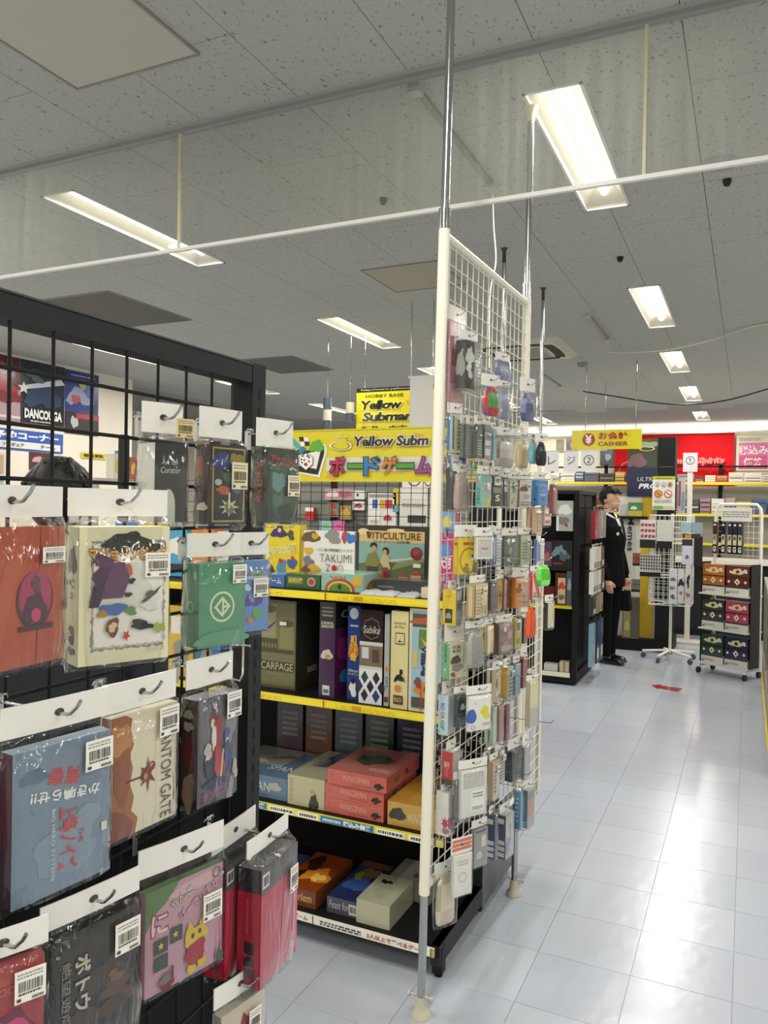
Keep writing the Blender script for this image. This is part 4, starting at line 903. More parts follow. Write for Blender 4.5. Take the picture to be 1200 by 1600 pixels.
ART = {
'pinkflat': {'F': [('rect', 0, .3, 1, 1, 'b0707a'), ('rect', 0, 0, 1, .3, 'b98a90'), ('rect', .1, .5, .5, .7, '7c3844')]},
'foilchar': {'F': [('rect', 0, 0, .55, 1, '2c2f2f'), ('blob', .28, .7, .2, .2, 'b9bbb6', 3, {'wob': .6}), ('blob', .25, .4, .18, .15, 'c3c5c0', 5, {'wob': .6}), LN(.6, .2, .95, .9, 9, 'c9cac6')], 'S': [('blob', .5, .5, .4, .3, '8a8c88', 3)]},
'bluecase': {'F': [LN(.15, .6, .85, .9, 4, 'b9bccc'), ('rect', .1, .1, .9, .5, '5a6492')], 'S': [('rect', .1, .7, .9, .9, '8a90b0')]},
'bluetall': {'F': [('rect', .2, .05, .35, .95, '4a78a8'), ('rect', .4, .1, .55, .9, 'd6c44a'), LN(.6, .1, .95, .9, 8)]},
'greyg1': {'F': [LN(.1, .1, .9, .9, 10, 'c0c3bd', 3)]}, 'greyg2': {'F': [LN(.1, .1, .9, .6, 6, 'b6b9b3', 4)]}, 'greyg3': {'F': [('rect', .1, .1, .9, .3, 'd2d3ce'), ('rect', .1, .4, .9, .55, 'd2d3ce'), ('rect', .1, .65, .9, .9, '6c726c')]},
'whiteblue': {'F': [('rect', .7, 0, .95, 1, '2a4f98'), ('rect', .5, .7, 1, 1, '2a4f98'), LN(.1, .2, .6, .7, 3)]},
'tealbox': {'F': [('poly', [(.4, 0), (1, 0), (1, .4)], 'd8b84a'), ('blob', .6, .6, .2, .15, 'c06a7a', 3), ('rect', .6, .55, .95, .75, 'd6d8d0')], 'S': [('text', 'COIN', .5, .35, .5, .5, '2c4a48', .02, 0, -90), ('ell', .5, .8, .25, .1, 'c0607a')]},
'blacks': {'F': [('rect', .2, .7, .9, .98, 'e4e2dc'), ('bars', .3, .78, .8, .92), ('text', 'S', .55, .28, .5, .22, 'e0ded8', .02), LN(.1, .45, .9, .65, 4, 'cfcdc6')], 'S': [('rect', .2, .8, .8, .95, 'd0cec8')]},
'blackthin': {'F': [('rect', .1, .75, .9, .95, 'd6d6d2'), ('rect', .1, .5, .9, .68, 'c0c0bc'), ('text', 'G', .5, .85, .5, .12, '17171a', .03)]},
'palegreen': {'F': ar(4, '7a8868', 'd0d2bc', '8c9478')}, 'whitered': {'F': [('blob', .4, .7, .3, .15, '7a2c2c', 3), ('blob', .6, .4, .25, .1, 'b9a89a', 4), LN(.1, .08, .9, .25, 2)]},
'bluebox': {'F': [('blob', .5, .25, .15, .06, '1c4a80', 3), LN(.2, .4, .8, .5, 1, 'c8d8e6')], 'S': [('blob', .5, .25, .15, .06, '1c4a80', 5)]},
'beige': {'F': [('rect', .3, .05, .45, .9, 'b08a64'), LN(.55, .1, .9, .8, 6, '9a7c5c')]}, 'whitestripe': {'F': [('rect', .1, .1, .9, .28, 'c03c3c'), ('rect', .1, .5, .9, .65, 'c03c3c')]},
'yellowrad': {'F': [('ring', .55, .38, .48, .36, '1c1b18', {'t': .12}), ('ring', .55, .38, .46, .345, 'e2c31c', {'t': .04}), ('text', 'MANIA', .55, .85, .6, .09, 'b03424', .06), ('poly', [(.7, .05), (1, .02), (.95, .3), (.78, .4)], '5e5a56'), ('poly', [(.6, .5), (.82, .6), (.86, .45), (.72, .36)], 'e8e6e0'), ('ell', .72, .5, .07, .05, '3c5a3a'), ('blob', .4, .15, .15, .1, '7a8a2c', 3), ('blob', .42, .27, .07, .04, 'b8342c', 4)], 'S': [('rect', .2, .8, .8, .88, 'a83a24'), ('rect', .2, .2, .8, .7, 'd8b61a')]},
'textcard': {'F': [LN(.08, .1, .92, .92, 12, '8a8a86', 3), ('rect', .3, .45, .7, .5, 'b03c3c')]},
'bluewhite': {'F': [LN(.1, .1, .9, .9, 8, '7a8088', 5)], 'S': [('rect', .3, .1, .7, .9, 'b9c4d6')]},
'figdark': {'F': ar(8, '7a8a70', '3a3a44', '8c7c6a', 'a8b0a0', '2c3430')+[('rect', .55, .8, .8, .93, 'e0e0dc')]},
'sagebox': {'F': [LN(.1, .2, .6, .8, 6, '6e765c', 3), ('rect', .7, 0, .95, 1, 'c9ccb8')]}, 'bluecream': {'F': [('rect', .1, .1, .5, .9, '4a70b0')]},
'yellowbox': {'S': [('rect', .2, .06, .75, .46, '2c2e30'), ('blob', .45, .26, .18, .1, '9a9a92', 3), ('rect', .2, .8, .8, .82, 'b09814')], 'F': [('rect', .15, .7, .9, .95, 'd8d8d4'), ('rect', .15, .4, .9, .6, '5a6a8a')]},
'creambox': {'F': [('text', 'TRAVEL', .5, .5, .8, .2, '9a6a4a', .0, 0, -90), LN(.1, .1, .4, .9, 8, 'a89a78', 3), ('rect', 0, 0, .08, 1, '8a4a34'), ('rect', .6, .1, .9, .35, 'b8ac84')], 'S': [('rect', .1, .02, .9, .98, '9c6a50'), ('rect', .2, .04, .8, .96, 'cbb98c')]},
'yellowpink': {'S': [('rect', 0, .0, .25, 1, 'b58a90'), ('rect', .7, 0, 1, 1, '8a3c4a'), ('text', 'CARD', .48, .5, .6, .3, '7a6a2a', .02, 0, -90)]},
'orangebox': {'F': ar(12, 'b86a24', 'e6b888', '8a4a2a', 'd8a060')+[('rect', .62, 0, .78, 1, 'a9a0a8'), ('rect', .85, 0, 1, 1, 'd8962a')]},
'redribbon': {'F': [('poly', [(0, .9), (.3, 1), (1, .1), (.7, 0)], 'c33234'), LN(.1, .1, .5, .3, 2)]},
'creamdark': {'F': [('rect', .1, .2, .6, .9, 'd0caa4'), ('blob', .7, .12, .15, .08, 'e8e4d8', 3)]},
'greencream': {'S': [('text', 'GLASS MELON', .5, .7, .5, .3, '2c5a40', .02, 0, -90), ('ell', .45, .25, .14, .05, 'b8d8bc')], 'F': [('rect', .05, .6, .75, .97, 'd9d2ba'), ('text', 'DUEL', .4, .88, .5, .09, '4a4036', .03), ('text', 'MUSIC', .4, .77, .5, .08, '4a4036', .03), ('blob', .35, .52, .25, .14, '5a4c40', 3), ('blob', .45, .3, .3, .12, '8c7c68', 4), ('blob', .2, .12, .15, .06, '7a4a3a', 5)]},
'whitegold': {'F': [('rect', .6, 0, 1, 1, 'd8a83c'), ('blob', .75, .6, .15, .2, 'e6c47a', 3)]},
'brownbox': {'F': ar(20, '8c6c68', 'a88480', '6a4c48')+[('blob', .5, .2, .35, .12, 'b09a94', 4), ('rect', .3, .75, .5, .9, 'd6d0c8')], 'S': [('rect', .2, .1, .8, .9, '3c2826')]},
'olive': {'F': [('rect', .15, .55, .85, .95, 'd8d6cc'), ('rect', .25, .62, .75, .9, '5a6a6a'), ('ell', .5, .25, .3, .12, '8c8a2c')]},
'creamprint': {'F': ar(22, '6a4a3c', 'a88a74', 'd0c4ac')}, 'goldbox': {'S': [('rect', 0, .0, 1, .25, 'a8a834')], 'F': [LN(.1, .1, .9, .8, 6, '6e7070', 2)]},
'ivoryflat': {'F': [('rect', 0, 0, 1, .4, 'b4b2b0'), ('rect', .0, 0, .12, 1, '9a8a5a')]},
'lettertube': {'S': [('text', 'GIF', .45, .25, .25, .4, '3a9a5a', .03, 0, -90), ('text', 'CA', .45, .5, .18, .4, 'c0405a', .03, 0, -90), ('text', 'RD', .45, .72, .18, .4, '4a80c0', .03, 0, -90)]},
'tealcard': {'F': [('rect', .08, .42, .92, .9, '22383a'), ('blob', .5, .6, .15, .12, 'c0c4be', 3), LN(.2, .08, .8, .3, 3, '8aa09c')]},
'blobbag': {'F': [('blob', .12, .42, .22, .22, '2458a8', 3, {'wob': .15}), ('blob', .74, .5, .2, .17, 'd8cc1c', 5, {'wob': .5}), ('rect', .62, .12, .95, .2, 'b9b2a0'), ('ring', .2, .1, .1, .06, '6a6a68', {'t': .2}), ('ell', .3, .78, .015, .015, '33332f')]},
'silverbox': {'F': [LN(.1, .1, .9, .9, 8, '6c6e68', 3)]}, 'blackpair': {'F': [LN(.1, .1, .9, .4, 4, '5a5c62', 3)], 'S': [LN(.2, .1, .8, .8, 6, '4a4c54', 3)]},
'redpack': {'S': [('text', '暗号', .45, .6, .5, .2, 'd8a8a4', .02), LN(.3, .25, .6, .5, 4, 'c87874', 3), ('rect', 0, 0, 1, .16, '3c2628')]},
'docsheet': {'F': [LN(.1, .62, .9, .95, 8, '8c8c88', 3), ('rect', .38, .1, .9, .55, 'e4e4e0'), LN(.45, .4, .85, .52, 2, '5a5a58', 4), LN(.45, .14, .85, .22, 2, '5a5a58', 5)]},
'brownwhite': {'F': [('rect', .1, .1, .6, .9, 'b4ac98'), LN(.15, .2, .55, .8, 6, '7c7464', 3), ('rect', 0, .92, 1, 1, 'd09c50')]},
'splat': {'S': [('star', .75, .3, .35, .16, 'b02c4a', {'pts': 7, 'inner': .5}), ('blob', .8, .12, .25, .08, '9a6a80', 4)], 'F': [('rect', .4, .3, .95, .9, '5a5a62'), ('blob', .3, .3, .3, .16, '9c4a6a', 4), ('rect', .45, .05, .95, .25, '7c8088')]},
'sky1': {'S': [LN(.2, .2, .7, .9, 6, 'a8c4d4', 3)]}, 'sky2': {'S': [('text', 'STORY', .4, .55, .5, .3, 'c8843c', .02, 0, -90), LN(.2, .06, .8, .2, 2, 'd0d0cc')], 'F': [('blob', .5, .5, .4, .3, 'b88c74', 3), LN(.1, .75, .9, .95, 3, '5a7a92')]},
'navy1': {'S': [('rect', .2, .8, .8, .92, 'a8b4a0'), ('rect', .25, .04, .9, .14, 'b4b6b4'), ('rect', .25, .18, .9, .28, 'b4b6b4'), ('rect', .25, .32, .9, .42, 'b4b6b4')]},
'navy2': {'S': [('rect', .2, .8, .8, .92, 'a8b4a0'), ('rect', .25, .04, .9, .14, 'b4b6b4'), ('rect', .25, .18, .9, .28, 'b4b6b4'), ('rect', .25, .32, .9, .42, 'b4b6b4')], 'F': ar(31, '8a94a0', 'd0d0cc', 'a8a89c')},
'greybox': {'F': [('rect', .55, .5, .9, .8, 'c9c4b4'), ('blob', .4, .3, .2, .12, 'b9bbb8', 3), ('rect', .1, .9, .9, .96, '5c5e5e')]},
'orangehead': {'F': [('ring', .5, .45, .22, .12, '9a9a96', {'t': .12}), LN(.2, .75, .8, .9, 2, 'b0b0aa')]},
}
SOFT = {'redgreen': ['b8262c', '3f8a3c', '7a4a80', 'b02030'], 'bluedice': ['4d5684', '6a74a0', '3c4470'], 'bluesoft': ['777c92', '8c92a8'], 'silverbag': ['a8a49c', '8a7a6c', 'c9c6c0'], 'tanbottle': ['c2b08a', 'a8946a'],
        'tealpouch': ['6ea3ae'], 'blackpouch': ['141418'], 'pinkgrey': ['9a8c86', 'b09a96'], 'greenfoil': ['63cf45', '4ab030', '8ae070'], 'orangefoil': ['e8632c', 'd04a18'], 'greybag': ['a09e98', '8a8882'], 'greywhite': ['b9b7b0', '6a6a68'], 'creambag': ['c4b9a6', 'b0a68c', 'd0c8b4']}
def softbag(w, d, h, cols, seed):
    """pinched pouch: full in the middle, gathered at the neck"""
    mb = MB(); rd = random.Random(seed); n = 14; prof = [(0, .72, .35), (.08, .95, .85), (.3, 1.0, 1.1), (.6, .96, 1.05), (.82, .8, .7), (.92, .5, .45), (1.0, .62, .2)]
    rings = []
    for z, a, b in prof:
        rings.append([(w/2*a*math.cos(2*PI*k/n)*(1+rd.uniform(-.06, .06)), max(d, .02)/2*b*math.sin(2*PI*k/n)*(1+rd.uniform(-.12, .12)), z*h+rd.uniform(-.02, .02)*h*(0 < z < 1)) for k in range(n)])
    vs = [p for r in rings for p in r]
    for i in range(len(rings)-1):
        for k in range(n):
            mb.add([vs[i*n+k], vs[i*n+(k+1) % n], vs[(i+1)*n+(k+1) % n], vs[(i+1)*n+k]], [(0, 1, 2, 3)], cols[(seed+(k+1)//5+(i//2)*2) % len(cols)], 'soft', True)
    mb.add(rings[0], [tuple(range(n))[::-1]], cols[0], 'soft'); mb.add(rings[-1], [tuple(range(n))], cols[0], 'soft')
    return mb
DOUBLE = ('greyg1 greyg3 palegreen whitered figdark sagebox bluewhite brownbox olive creamprint goldbox wine bluetube mintslim rosebrown burgundy silverbox blackpair greyedge brownwhite darkslim maroonslim slate whitegold blackthin beige orangebox').split()
PNAME = {'b': 'card_game_pack', 'f': 'flat_card_pack', 'g': 'soft_bag_pack'}
PLAB = {'b': 'on the white mesh panel', 'f': 'on the white mesh panel', 'g': 'on the white mesh panel'}
sd = 100
for (key, cx, cy, yaw, w_, d_, zb, zt, zh, cs, cf, st, desc) in PACKS:
    sd += 1; a = math.radians(yaw)
    x = cx+math.sin(a)*w_/2; y = cy+math.cos(a)*w_/2
    if st == 'g': body = softbag(w_, max(d_, .022), zt-zb, SOFT[key], sd); d_ = max(d_, .022)
    else: body = carton(w_, d_, zt-zb, cf, cs, None, cf, ART.get(key), kind='gloss')
    stick = (.72, .78, min(.022, w_*.5), .02) if (st == 'b' and key in ('sagebox', 'palegreen', 'creambox', 'whitered', 'brownwhite', 'silverbox', 'goldbox', 'charcoal')) else None
    hz = zh if zh else zt+.028
    hang(PNAME[st], desc + ' ' + PLAB[st], 'packs on the white mesh panel', x, y, yaw, w_, d_, zb, zt, zt+.004, hz, body,
         film=key not in ('greenfoil', 'orangefoil', 'tealpouch', 'blackpouch'), seed=sd, sticker=stick, header=bool(zh), stripe=('c86a4a' if key == 'orangehead' else None),
         hookx=XP(min(max(y, Y1), Y2), zt)+.004, hooklabel='steel hook for the '+desc, hookr=.0013, tip=.01,
         hookgroup='steel hooks on the white mesh panel', bodyname='pouch' if st == 'g' else 'box', cat='hanging pack',
         headcol='dcdad4' if st != 'g' else 'd2d2ce')
    if key in DOUBLE:          # further packs of the same kind threaded on the hook behind
        n_ = Vector((math.cos(a), -math.sin(a), 0)); free = x-XP(min(max(y, Y1), Y2), zt)-d_-.02; k_ = 0
        while k_ < 1 and free > d_+.01:
            k_ += 1; off = k_*(d_+.007); free -= d_+.007
            hang(PNAME[st], desc+(', second' if k_ == 1 else ', third')+' on its hook', 'packs on the white mesh panel', x-n_.x*off, y-n_.y*off, yaw+(sd*k_ % 5)-2, w_, d_, zb+.003, zt+.003, zt+.007, hz+.002,
                 carton(w_, d_, zt-zb, cf, cs, None, cf, ART.get(key), kind='gloss'), film=False, seed=sd+k_*50, header=bool(zh), cat='hanging pack', headcol='dcdad4')
# bare hooks reaching out of the panel
for (yy, zz, L) in ((2.3, 2.02, .1), (2.34, 1.93, .13), (2.62, 1.86, .24), (2.3, 1.63, .14), (2.62, 1.36, .14), (2.5, .66, .2), (2.75, .77, .2)):
    z_ = zz; hook('bare steel hook at %s of the white mesh panel' % {2.02: 'the very top', 1.93: 'the top, under the highest one', 1.86: 'the top by the dice bag', 1.63: 'eye level', 1.36: 'chest level', .66: 'knee level', .77: 'hip level near the far pole'}[zz],
         XP(yy, z_)+.004, XP(yy, z_)+L, yy, z_, .0013, .012, 'bare hooks on the white mesh panel', '8d8f90')
# ================================================================== black game shelves (gondola)
GX1, GX0 = -.872, -2.67
gd = thing('game_shelf', 'black slotted gondola shelving full of boxed games', 'shelving', (GX1, 2.8, 0))
def relg(mb, name):
    mb.v = [(a-GX1, b-2.8, c) for a, b, c in mb.v]; return mb.build(name, gd)
DK = '101113'
for x in (GX1-.02, -1.77, GX0): relg(slotted_post(x-.018, x+.018, 2.785, 2.82, 1.84, 'y'), 'upright')
relg(MB().box(GX0, GX1-.003, 2.792, 2.805, .1, 1.2, '060607', 'paint'), 'back_panel')
for b0, b1 in ((-1.77, GX1-.003), (GX0, -1.774)):
    for z in (1.224, .849, .449):
        sh = relg(MB().box(b0+.003, b1, 2.372, 2.786, z-.025, z, DK, 'paint'), 'shelf')
        st = MB().box(b0+.003, b1, 2.366, 2.3715, z-.026, z, 'e8d21e', 'gloss')
        f = Face(st, (b0+.003, 2.366, z-.026), (1, 0, 0), (0, 0, 1), b1-b0-.003, .026, .0003, 'gloss')
        if z > .8:
            for k in range(2):
                f.rect(.01+k*.5, .15, .49+k*.5, .85, 'ecd92a'); f.lines(.05+k*.5, .25, .3+k*.5, .75, 2, 'd9a73a', k); f.rect(.12+k*.5, .2, .16+k*.5, .8, 'd0922e')
                f.rect(.491+k*.5, .0, .4975+k*.5, 1, 'b0641e')
        else:
            f.rect(0, .12, 1, .9, 'e6dc4a')
            for u0 in (.04, .52):
                f.rect(u0-.03, .1, u0+.2, .92, '2f7ab0'); f.text('税込み価格', u0+.13, .5, .12, .7, 'eef2f2', .04); f.lines(u0-.02, .3, u0+.06, .7, 1, 'cfe0ea', 3, .9)
                f.rect(u0+.215, .1, u0+.33, .9, 'ecece4'); f.lines(u0+.22, .3, u0+.325, .7, 1, '4a4a48', 4, .9)
                f.rect(u0+.345, .1, u0+.44, .9, 'ecece4'); f.lines(u0+.355, .3, u0+.43, .7, 1, '4a4a48', 5, .9)
        st.v = [(a-GX1, b-2.8, c) for a, b, c in st.v]
        st.build('price_strip', sh)
    bd = relg(MB().box(b0+.003, b1, 2.335, 2.786, .08, .112, DK, 'paint'), 'base_deck')
    st = MB().box(b0+.01, b1-.01, 2.328, 2.3345, .083, .111, 'e9e6da', 'gloss')
    f = Face(st, (b0+.01, 2.328, .083), (1, 0, 0), (0, 0, 1), b1-b0-.02, .028, .0003, 'gloss')
    for k in range(2):
        f.lines(.02+k*.5, .2, .2+k*.5, .8, 2, '3c3c3a', k+3, .6); f.text('3人以上で遊べるゲーム', .345+k*.5, .5, .24, .6, 'b0342c', .03); f.rect(.485+k*.5, 0, .49+k*.5, 1, '4a4a48')
    f.rect(.99, 0, 1, 1, 'b8a83a')
    st.v = [(a-GX1, b-2.8, c) for a, b, c in st.v]; st.build('price_strip', bd)
# end frame of the base: bracket and levelling foot
relg(MB().box(GX1-.03, GX1, 2.345, 2.79, .045, .112, '2a2c2e', 'paint').box(GX1-.032, GX1+.002, 2.36, 2.395, .012, .1, '1c1d1f', 'paint').tube([(GX1-.015, 2.378, 0), (GX1-.015, 2.378, .014)], .014, '0c0c0c', 'paint', 10), 'base_bracket')
relg(MB().box(GX1-.02, GX1, 2.79, 3.2, .03, .33, '505254', 'paint').box(GX1-.03, GX1-.02, 2.82, 3.2, .0, .03, '0c0c0c', 'paint'), 'end_panel')
relg(MB().add([(GX1-.02, 2.83, .33), (GX1, 2.83, .33), (GX1, 3.05, .33), (GX1-.02, 3.05, .33), (GX1-.02, 2.83, .5), (GX1, 2.83, .5)], [(0, 1, 5, 4), (1, 2, 5), (0, 4, 3), (3, 4, 5, 2)], '2a2c2e', 'paint'), 'bracket')
relg(MB().box(GX0, GX1-.02, 2.82, 3.2, .03, .11, DK, 'paint'), 'rear_deck')
for zz in (.75, 1.1): relg(MB().box(GX0, GX1-.02, 2.82, 3.12, zz-.02, zz, DK, 'paint'), 'rear_shelf')
mb = MB()
for k in range(36):
    x = GX0+.03+k*.05
    if x < GX1-.03: mb.tube([(x, 2.79, 1.2), (x, 2.79, 1.64)], .0014, '121314', 'paint', 5, False)
for k in range(10): mb.tube([(GX0, 2.787, 1.205+k*.047), (GX1-.03, 2.787, 1.205+k*.047)], .0014, '121314', 'paint', 5, False)
relg(mb, 'wire_grid')

# yellow banner over the shelves
BW, BH = .93, .205
bn = thing('shop_banner', 'yellow printed banner with cartoon dice above the game shelves', 'banner', (GX1-.003-BW/2, 2.765, 1.624))
mb = MB().box(-BW/2, BW/2, -.003, .003, 0, BH, 'dccd1a', 'gloss')
f = Face(mb, (-BW/2, -.003, 0), (1, 0, 0), (0, 0, 1), BW, BH, .0002, 'gloss')
for k in range(9): f.blob(.3+.08*k, .1+.1*(k % 3)+.55*(k % 2), .035, .06, 'd6b01e', k)
f.rect(.27, .2, 1, .47, 'd9d6cf')
ba = Face(mb, (-BW/2+.05*BW, -.003, 0), (1, 0, 0), (0, 0, 1), BW*.8, BH, .0002, 'gloss', f.lay+1)
ba.poly([(.0, .22), (.05, .5), (.27, .75), (.28, .6), (.235, .08)], 'eceae2'); ba.poly([(.0, .25), (.06, .55), (.262, .7), (.262, .55), (.225, .13)], '17181a'); ba.poly([(.02, .35), (.06, .5), (.24, .62), (.215, .25)], 'eceae2')
ba.poly([(.03, .86), (.055, .9), (.135, .62), (.115, .56)], '4aa3c8'); ba.poly([(.09, .58), (.12, .7), (.15, .66), (.12, .54)], '2f7ba0')
ba.poly([(.1, .9), (.16, .88), (.17, .72), (.115, .7)], 'f0efe8'); ba.poly([(.1, .9), (.13, .89), (.135, .8), (.107, .8)], '1a1a1a'); ba.poly([(.135, .8), (.165, .8), (.17, .72), (.14, .71)], '1a1a1a')
ba.blob(.215, .7, .038, .14, '5cab2c', 3, 18, .4)
for (a, b) in ((.06, .38), (.15, .38)):
    ba.poly([(a-.045, b-.05), (a, b-.17), (a+.045, b-.05), (a+.045, b+.1), (a, b+.2), (a-.045, b+.1)], '1c1c1c'); ba.poly([(a-.042, b-.04), (a, b-.15), (a+.042, b-.04), (a+.042, b+.1), (a, b+.18), (a-.042, b+.1)], 'f2f1ea')
    for dx, dy in ((-.025, 0), (-.01, .05), (-.028, .06), (.02, .02), (.02, .1), (-.02, .13), (.01, .13)): ba.ell(a+dx, b+dy, .006, .02, '1a1a1a', 8)
ba.ell(.15, .34, .012, .035, 'c03030', 10)
f.lay = ba.lay+1
# little submarine outline
for cc, g in (('f2f0e4', 1.0), ('8a7f1e', .86), ('dccd1a', .72)):
    f.blob(.345, .7, .055*g, .09*g, cc, 5, 20, .08); f.rect(.335-.012*g, .75, .36+.012*g, .76+.12*g, cc); f.rect(.344, .84, .35, .84+.1*g, cc)
f.text('Yellow Subm', .58, .775, .345, .2, '15150f', .035, .12, 0, out='d8d6c8', ow=.05); f.text('arine', .87, .77, .2, .18, '15150f', .035, .12, 0, out='d8d6c8', ow=.05)
for t_, a, c, hh in (('ボ', .33, 'b5274f', .38), ('ー', .42, '4c9a2c', .1), ('ド', .497, '2c78b8', .36), ('ゲ', .575, 'c87a26', .36), ('ー', .65, '4c9a2c', .1), ('ム', .735, '9c3a86', .34), ('コ', .82, 'b5274f', .3), ('ー', .875, '2c78b8', .09), ('ナ', .92, 'c87a26', .3), ('ー', .965, '4c9a2c', .09)):
    f.text(t_, a, .3, .078 if a < .8 else .05, hh, c, .035, 0, 0, out='2a1a20', ow=.035)
mb.build('printed_sheet', bn)
MB().box(-BW/2, BW/2, -.006, .006, BH, BH+.006, 'd0c41a', 'paint').build('top_strip', bn)

# ------------------------------------------------------------------ boxes on the shelves
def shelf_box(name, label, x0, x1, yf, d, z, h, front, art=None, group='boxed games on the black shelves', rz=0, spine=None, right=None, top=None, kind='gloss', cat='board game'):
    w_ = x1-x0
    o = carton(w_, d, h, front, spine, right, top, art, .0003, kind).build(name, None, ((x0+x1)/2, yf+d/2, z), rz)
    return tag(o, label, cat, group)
Z1, Z2, Z3, Z4 = 1.2243, .8493, .4493, .1123
L_ = lambda a, b, c, d, n, col='6a6a66', s=1: ('lines', a, b, c, d, n, col, s)
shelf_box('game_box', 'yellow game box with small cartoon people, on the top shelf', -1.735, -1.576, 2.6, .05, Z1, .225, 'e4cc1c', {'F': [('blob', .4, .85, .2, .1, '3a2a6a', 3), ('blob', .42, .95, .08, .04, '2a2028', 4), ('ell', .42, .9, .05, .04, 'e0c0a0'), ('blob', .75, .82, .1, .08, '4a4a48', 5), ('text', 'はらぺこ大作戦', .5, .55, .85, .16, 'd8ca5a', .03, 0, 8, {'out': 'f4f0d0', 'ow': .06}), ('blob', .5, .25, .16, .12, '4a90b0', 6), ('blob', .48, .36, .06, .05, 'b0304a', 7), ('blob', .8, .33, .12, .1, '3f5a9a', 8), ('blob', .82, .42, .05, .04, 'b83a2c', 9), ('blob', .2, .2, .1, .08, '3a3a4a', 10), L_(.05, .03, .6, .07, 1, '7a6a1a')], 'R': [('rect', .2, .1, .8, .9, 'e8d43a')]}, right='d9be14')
shelf_box('game_box', 'white zoo game box bordered with cartoon animals', -1.556, -1.335, 2.6, .05, Z1, .205, 'e6e4de', {'F': [('blob', .14, .88, .16, .12, '6a5230', 3), ('blob', .22, .9, .06, .07, 'c8a02c', 4), ('blob', .58, .9, .16, .12, '8c8a88', 5), ('blob', .8, .9, .06, .1, 'c0342c', 6), ('blob', .92, .88, .1, .1, '4070b0', 7), ('blob', .1, .62, .08, .08, 'd8b02a', 8), ('blob', .1, .42, .1, .1, '7a7672', 9), ('blob', .22, .3, .12, .06, 'd0a828', 10), ('blob', .06, .22, .1, .12, '7a4a2c', 11), ('blob', .12, .06, .14, .07, 'd08a2c', 12), ('blob', .38, .04, .1, .05, '8aa0b8', 13), ('blob', .6, .05, .1, .09, '2a2a2c', 14), ('blob', .6, .07, .06, .05, 'f0efe8', 15), ('blob', .9, .06, .09, .05, '3a3a3c', 16),
    ('text', '一番人気の動物園をつくろう!', .62, .65, .72, .06, '3a3a38', .01), ('text', 'TAKUMI', .64, .5, .62, .15, '5a5a58', -.01), ('text', 'Z', .5, .32, .08, .13, '5a5a58', -.01), ('ell', .62, .32, .05, .06, 'c22430'), ('ring', .74, .32, .05, .06, '5a5a58', {'t': .15}), L_(.82, .28, .95, .32, 1)]})
shelf_box('game_box', 'large wine making game box showing a couple in a vineyard', -1.328, -1.035, 2.6, .075, Z1, .232, '2e2828', {'F': [('rect', .0, 0, 1, 1, '2e2829'), ('poly', [(.04, .74), (.04, .92), (.94, .92), (.94, .74)], 'c9b076'), ('ell', .1, .9, .08, .05, 'd8c690'), ('ell', .55, .93, .12, .03, 'd8c690'), ('rect', .04, .06, .94, .74, '7ea49a'), ('poly', [(.04, .06), (.94, .06), (.94, .5), (.6, .42), (.3, .45), (.04, .38)], '5a6440'), ('poly', [(.5, .3), (.94, .46), (.94, .53), (.55, .4)], '7a8a58'), ('poly', [(.45, .42), (.94, .52), (.94, .54), (.45, .46)], 'b8c2a8'),
    ('text', 'VITICULTURE', .52, .84, .74, .11, '5a3a1c', .01), ('text', 'ワイナリーの四季', .5, .745, .5, .045, '4a3418', .01), ('poly', [(.14, .9), (.2, .9), (.17, .78)], '5a1c28'),
    ('ell', .25, .68, .05, .05, '2a2018'), ('ell', .255, .63, .035, .05, 'b08c6c'), ('blob', .24, .45, .085, .14, '7c7440', 3), ('rect', .16, .06, .31, .34, '3a2c2c'), ('ell', .42, .6, .045, .06, '2c1c16'), ('ell', .41, .58, .03, .045, 'b48e70'), ('blob', .42, .42, .07, .12, 'b8a878', 5), ('poly', [(.34, .06), (.5, .06), (.46, .34), (.38, .34)], '7a2c34'),
    ('ell', .84, .58, .08, .1, '7a2a34'), ('ell', .84, .6, .05, .06, '8a4048'), ('rect', .8, .36, .9, .42, 'd8d4cc'), ('poly', [(.6, .2), (.66, .26), (.74, .2)], '9a4a38'), ('rect', .61, .12, .73, .2, 'b09a78'), ('poly', [(.76, .26), (.85, .33), (.92, .24)], 'a0483a'), ('rect', .77, .1, .91, .24, 'a8916c')]}, right='242022')
shelf_box('game_box', 'small blue box lying at the end of the top shelf', -1.625, -1.535, 2.43, .12, Z1, .045, '3f6aa8', {'F': [('text', 'ゲーム', .5, .5, .7, .5, 'd0dcec', .03)]}, top='5c84bc')
shelf_box('game_box', 'low dark green box with a red badge on the top shelf', -1.528, -1.385, 2.43, .12, Z1, .052, '2f5a30', {'F': [('rect', .06, .3, .5, .8, '7a7a3a'), ('text', 'おばけ屋', .28, .55, .4, .35, 'd0c46a', .03), ('ell', .75, .5, .12, .3, 'c8b8a8'), ('ell', .75, .5, .09, .22, 'b03a34')]}, top='3c6a3c')
shelf_box('game_box', 'pale teal box with a rainbow dome picture, lying on the top shelf', -1.38, -1.213, 2.43, .17, Z1, .062, '8fb8a8', {'F': [('ell', .45, .1, .36, .62, 'b8473a', 20), ('ell', .45, .08, .3, .5, 'd8b45a'), ('ell', .45, .05, .26, .42, '5a8a3c'), ('ell', .45, .25, .05, .15, '3a3424'), ('rect', .76, .35, .97, .85, 'd8a83c'), ('text', 'わくわく', .4, .78, .4, .2, 'b84a3c', .04)], 'R': [('ell', .5, .1, .35, .55, 'b8473a'), ('ell', .5, .06, .26, .42, '6a9a44'), ('rect', .75, .5, .97, .9, 'd0a03c')]}, right='98bcb0', top='a8c8bc')
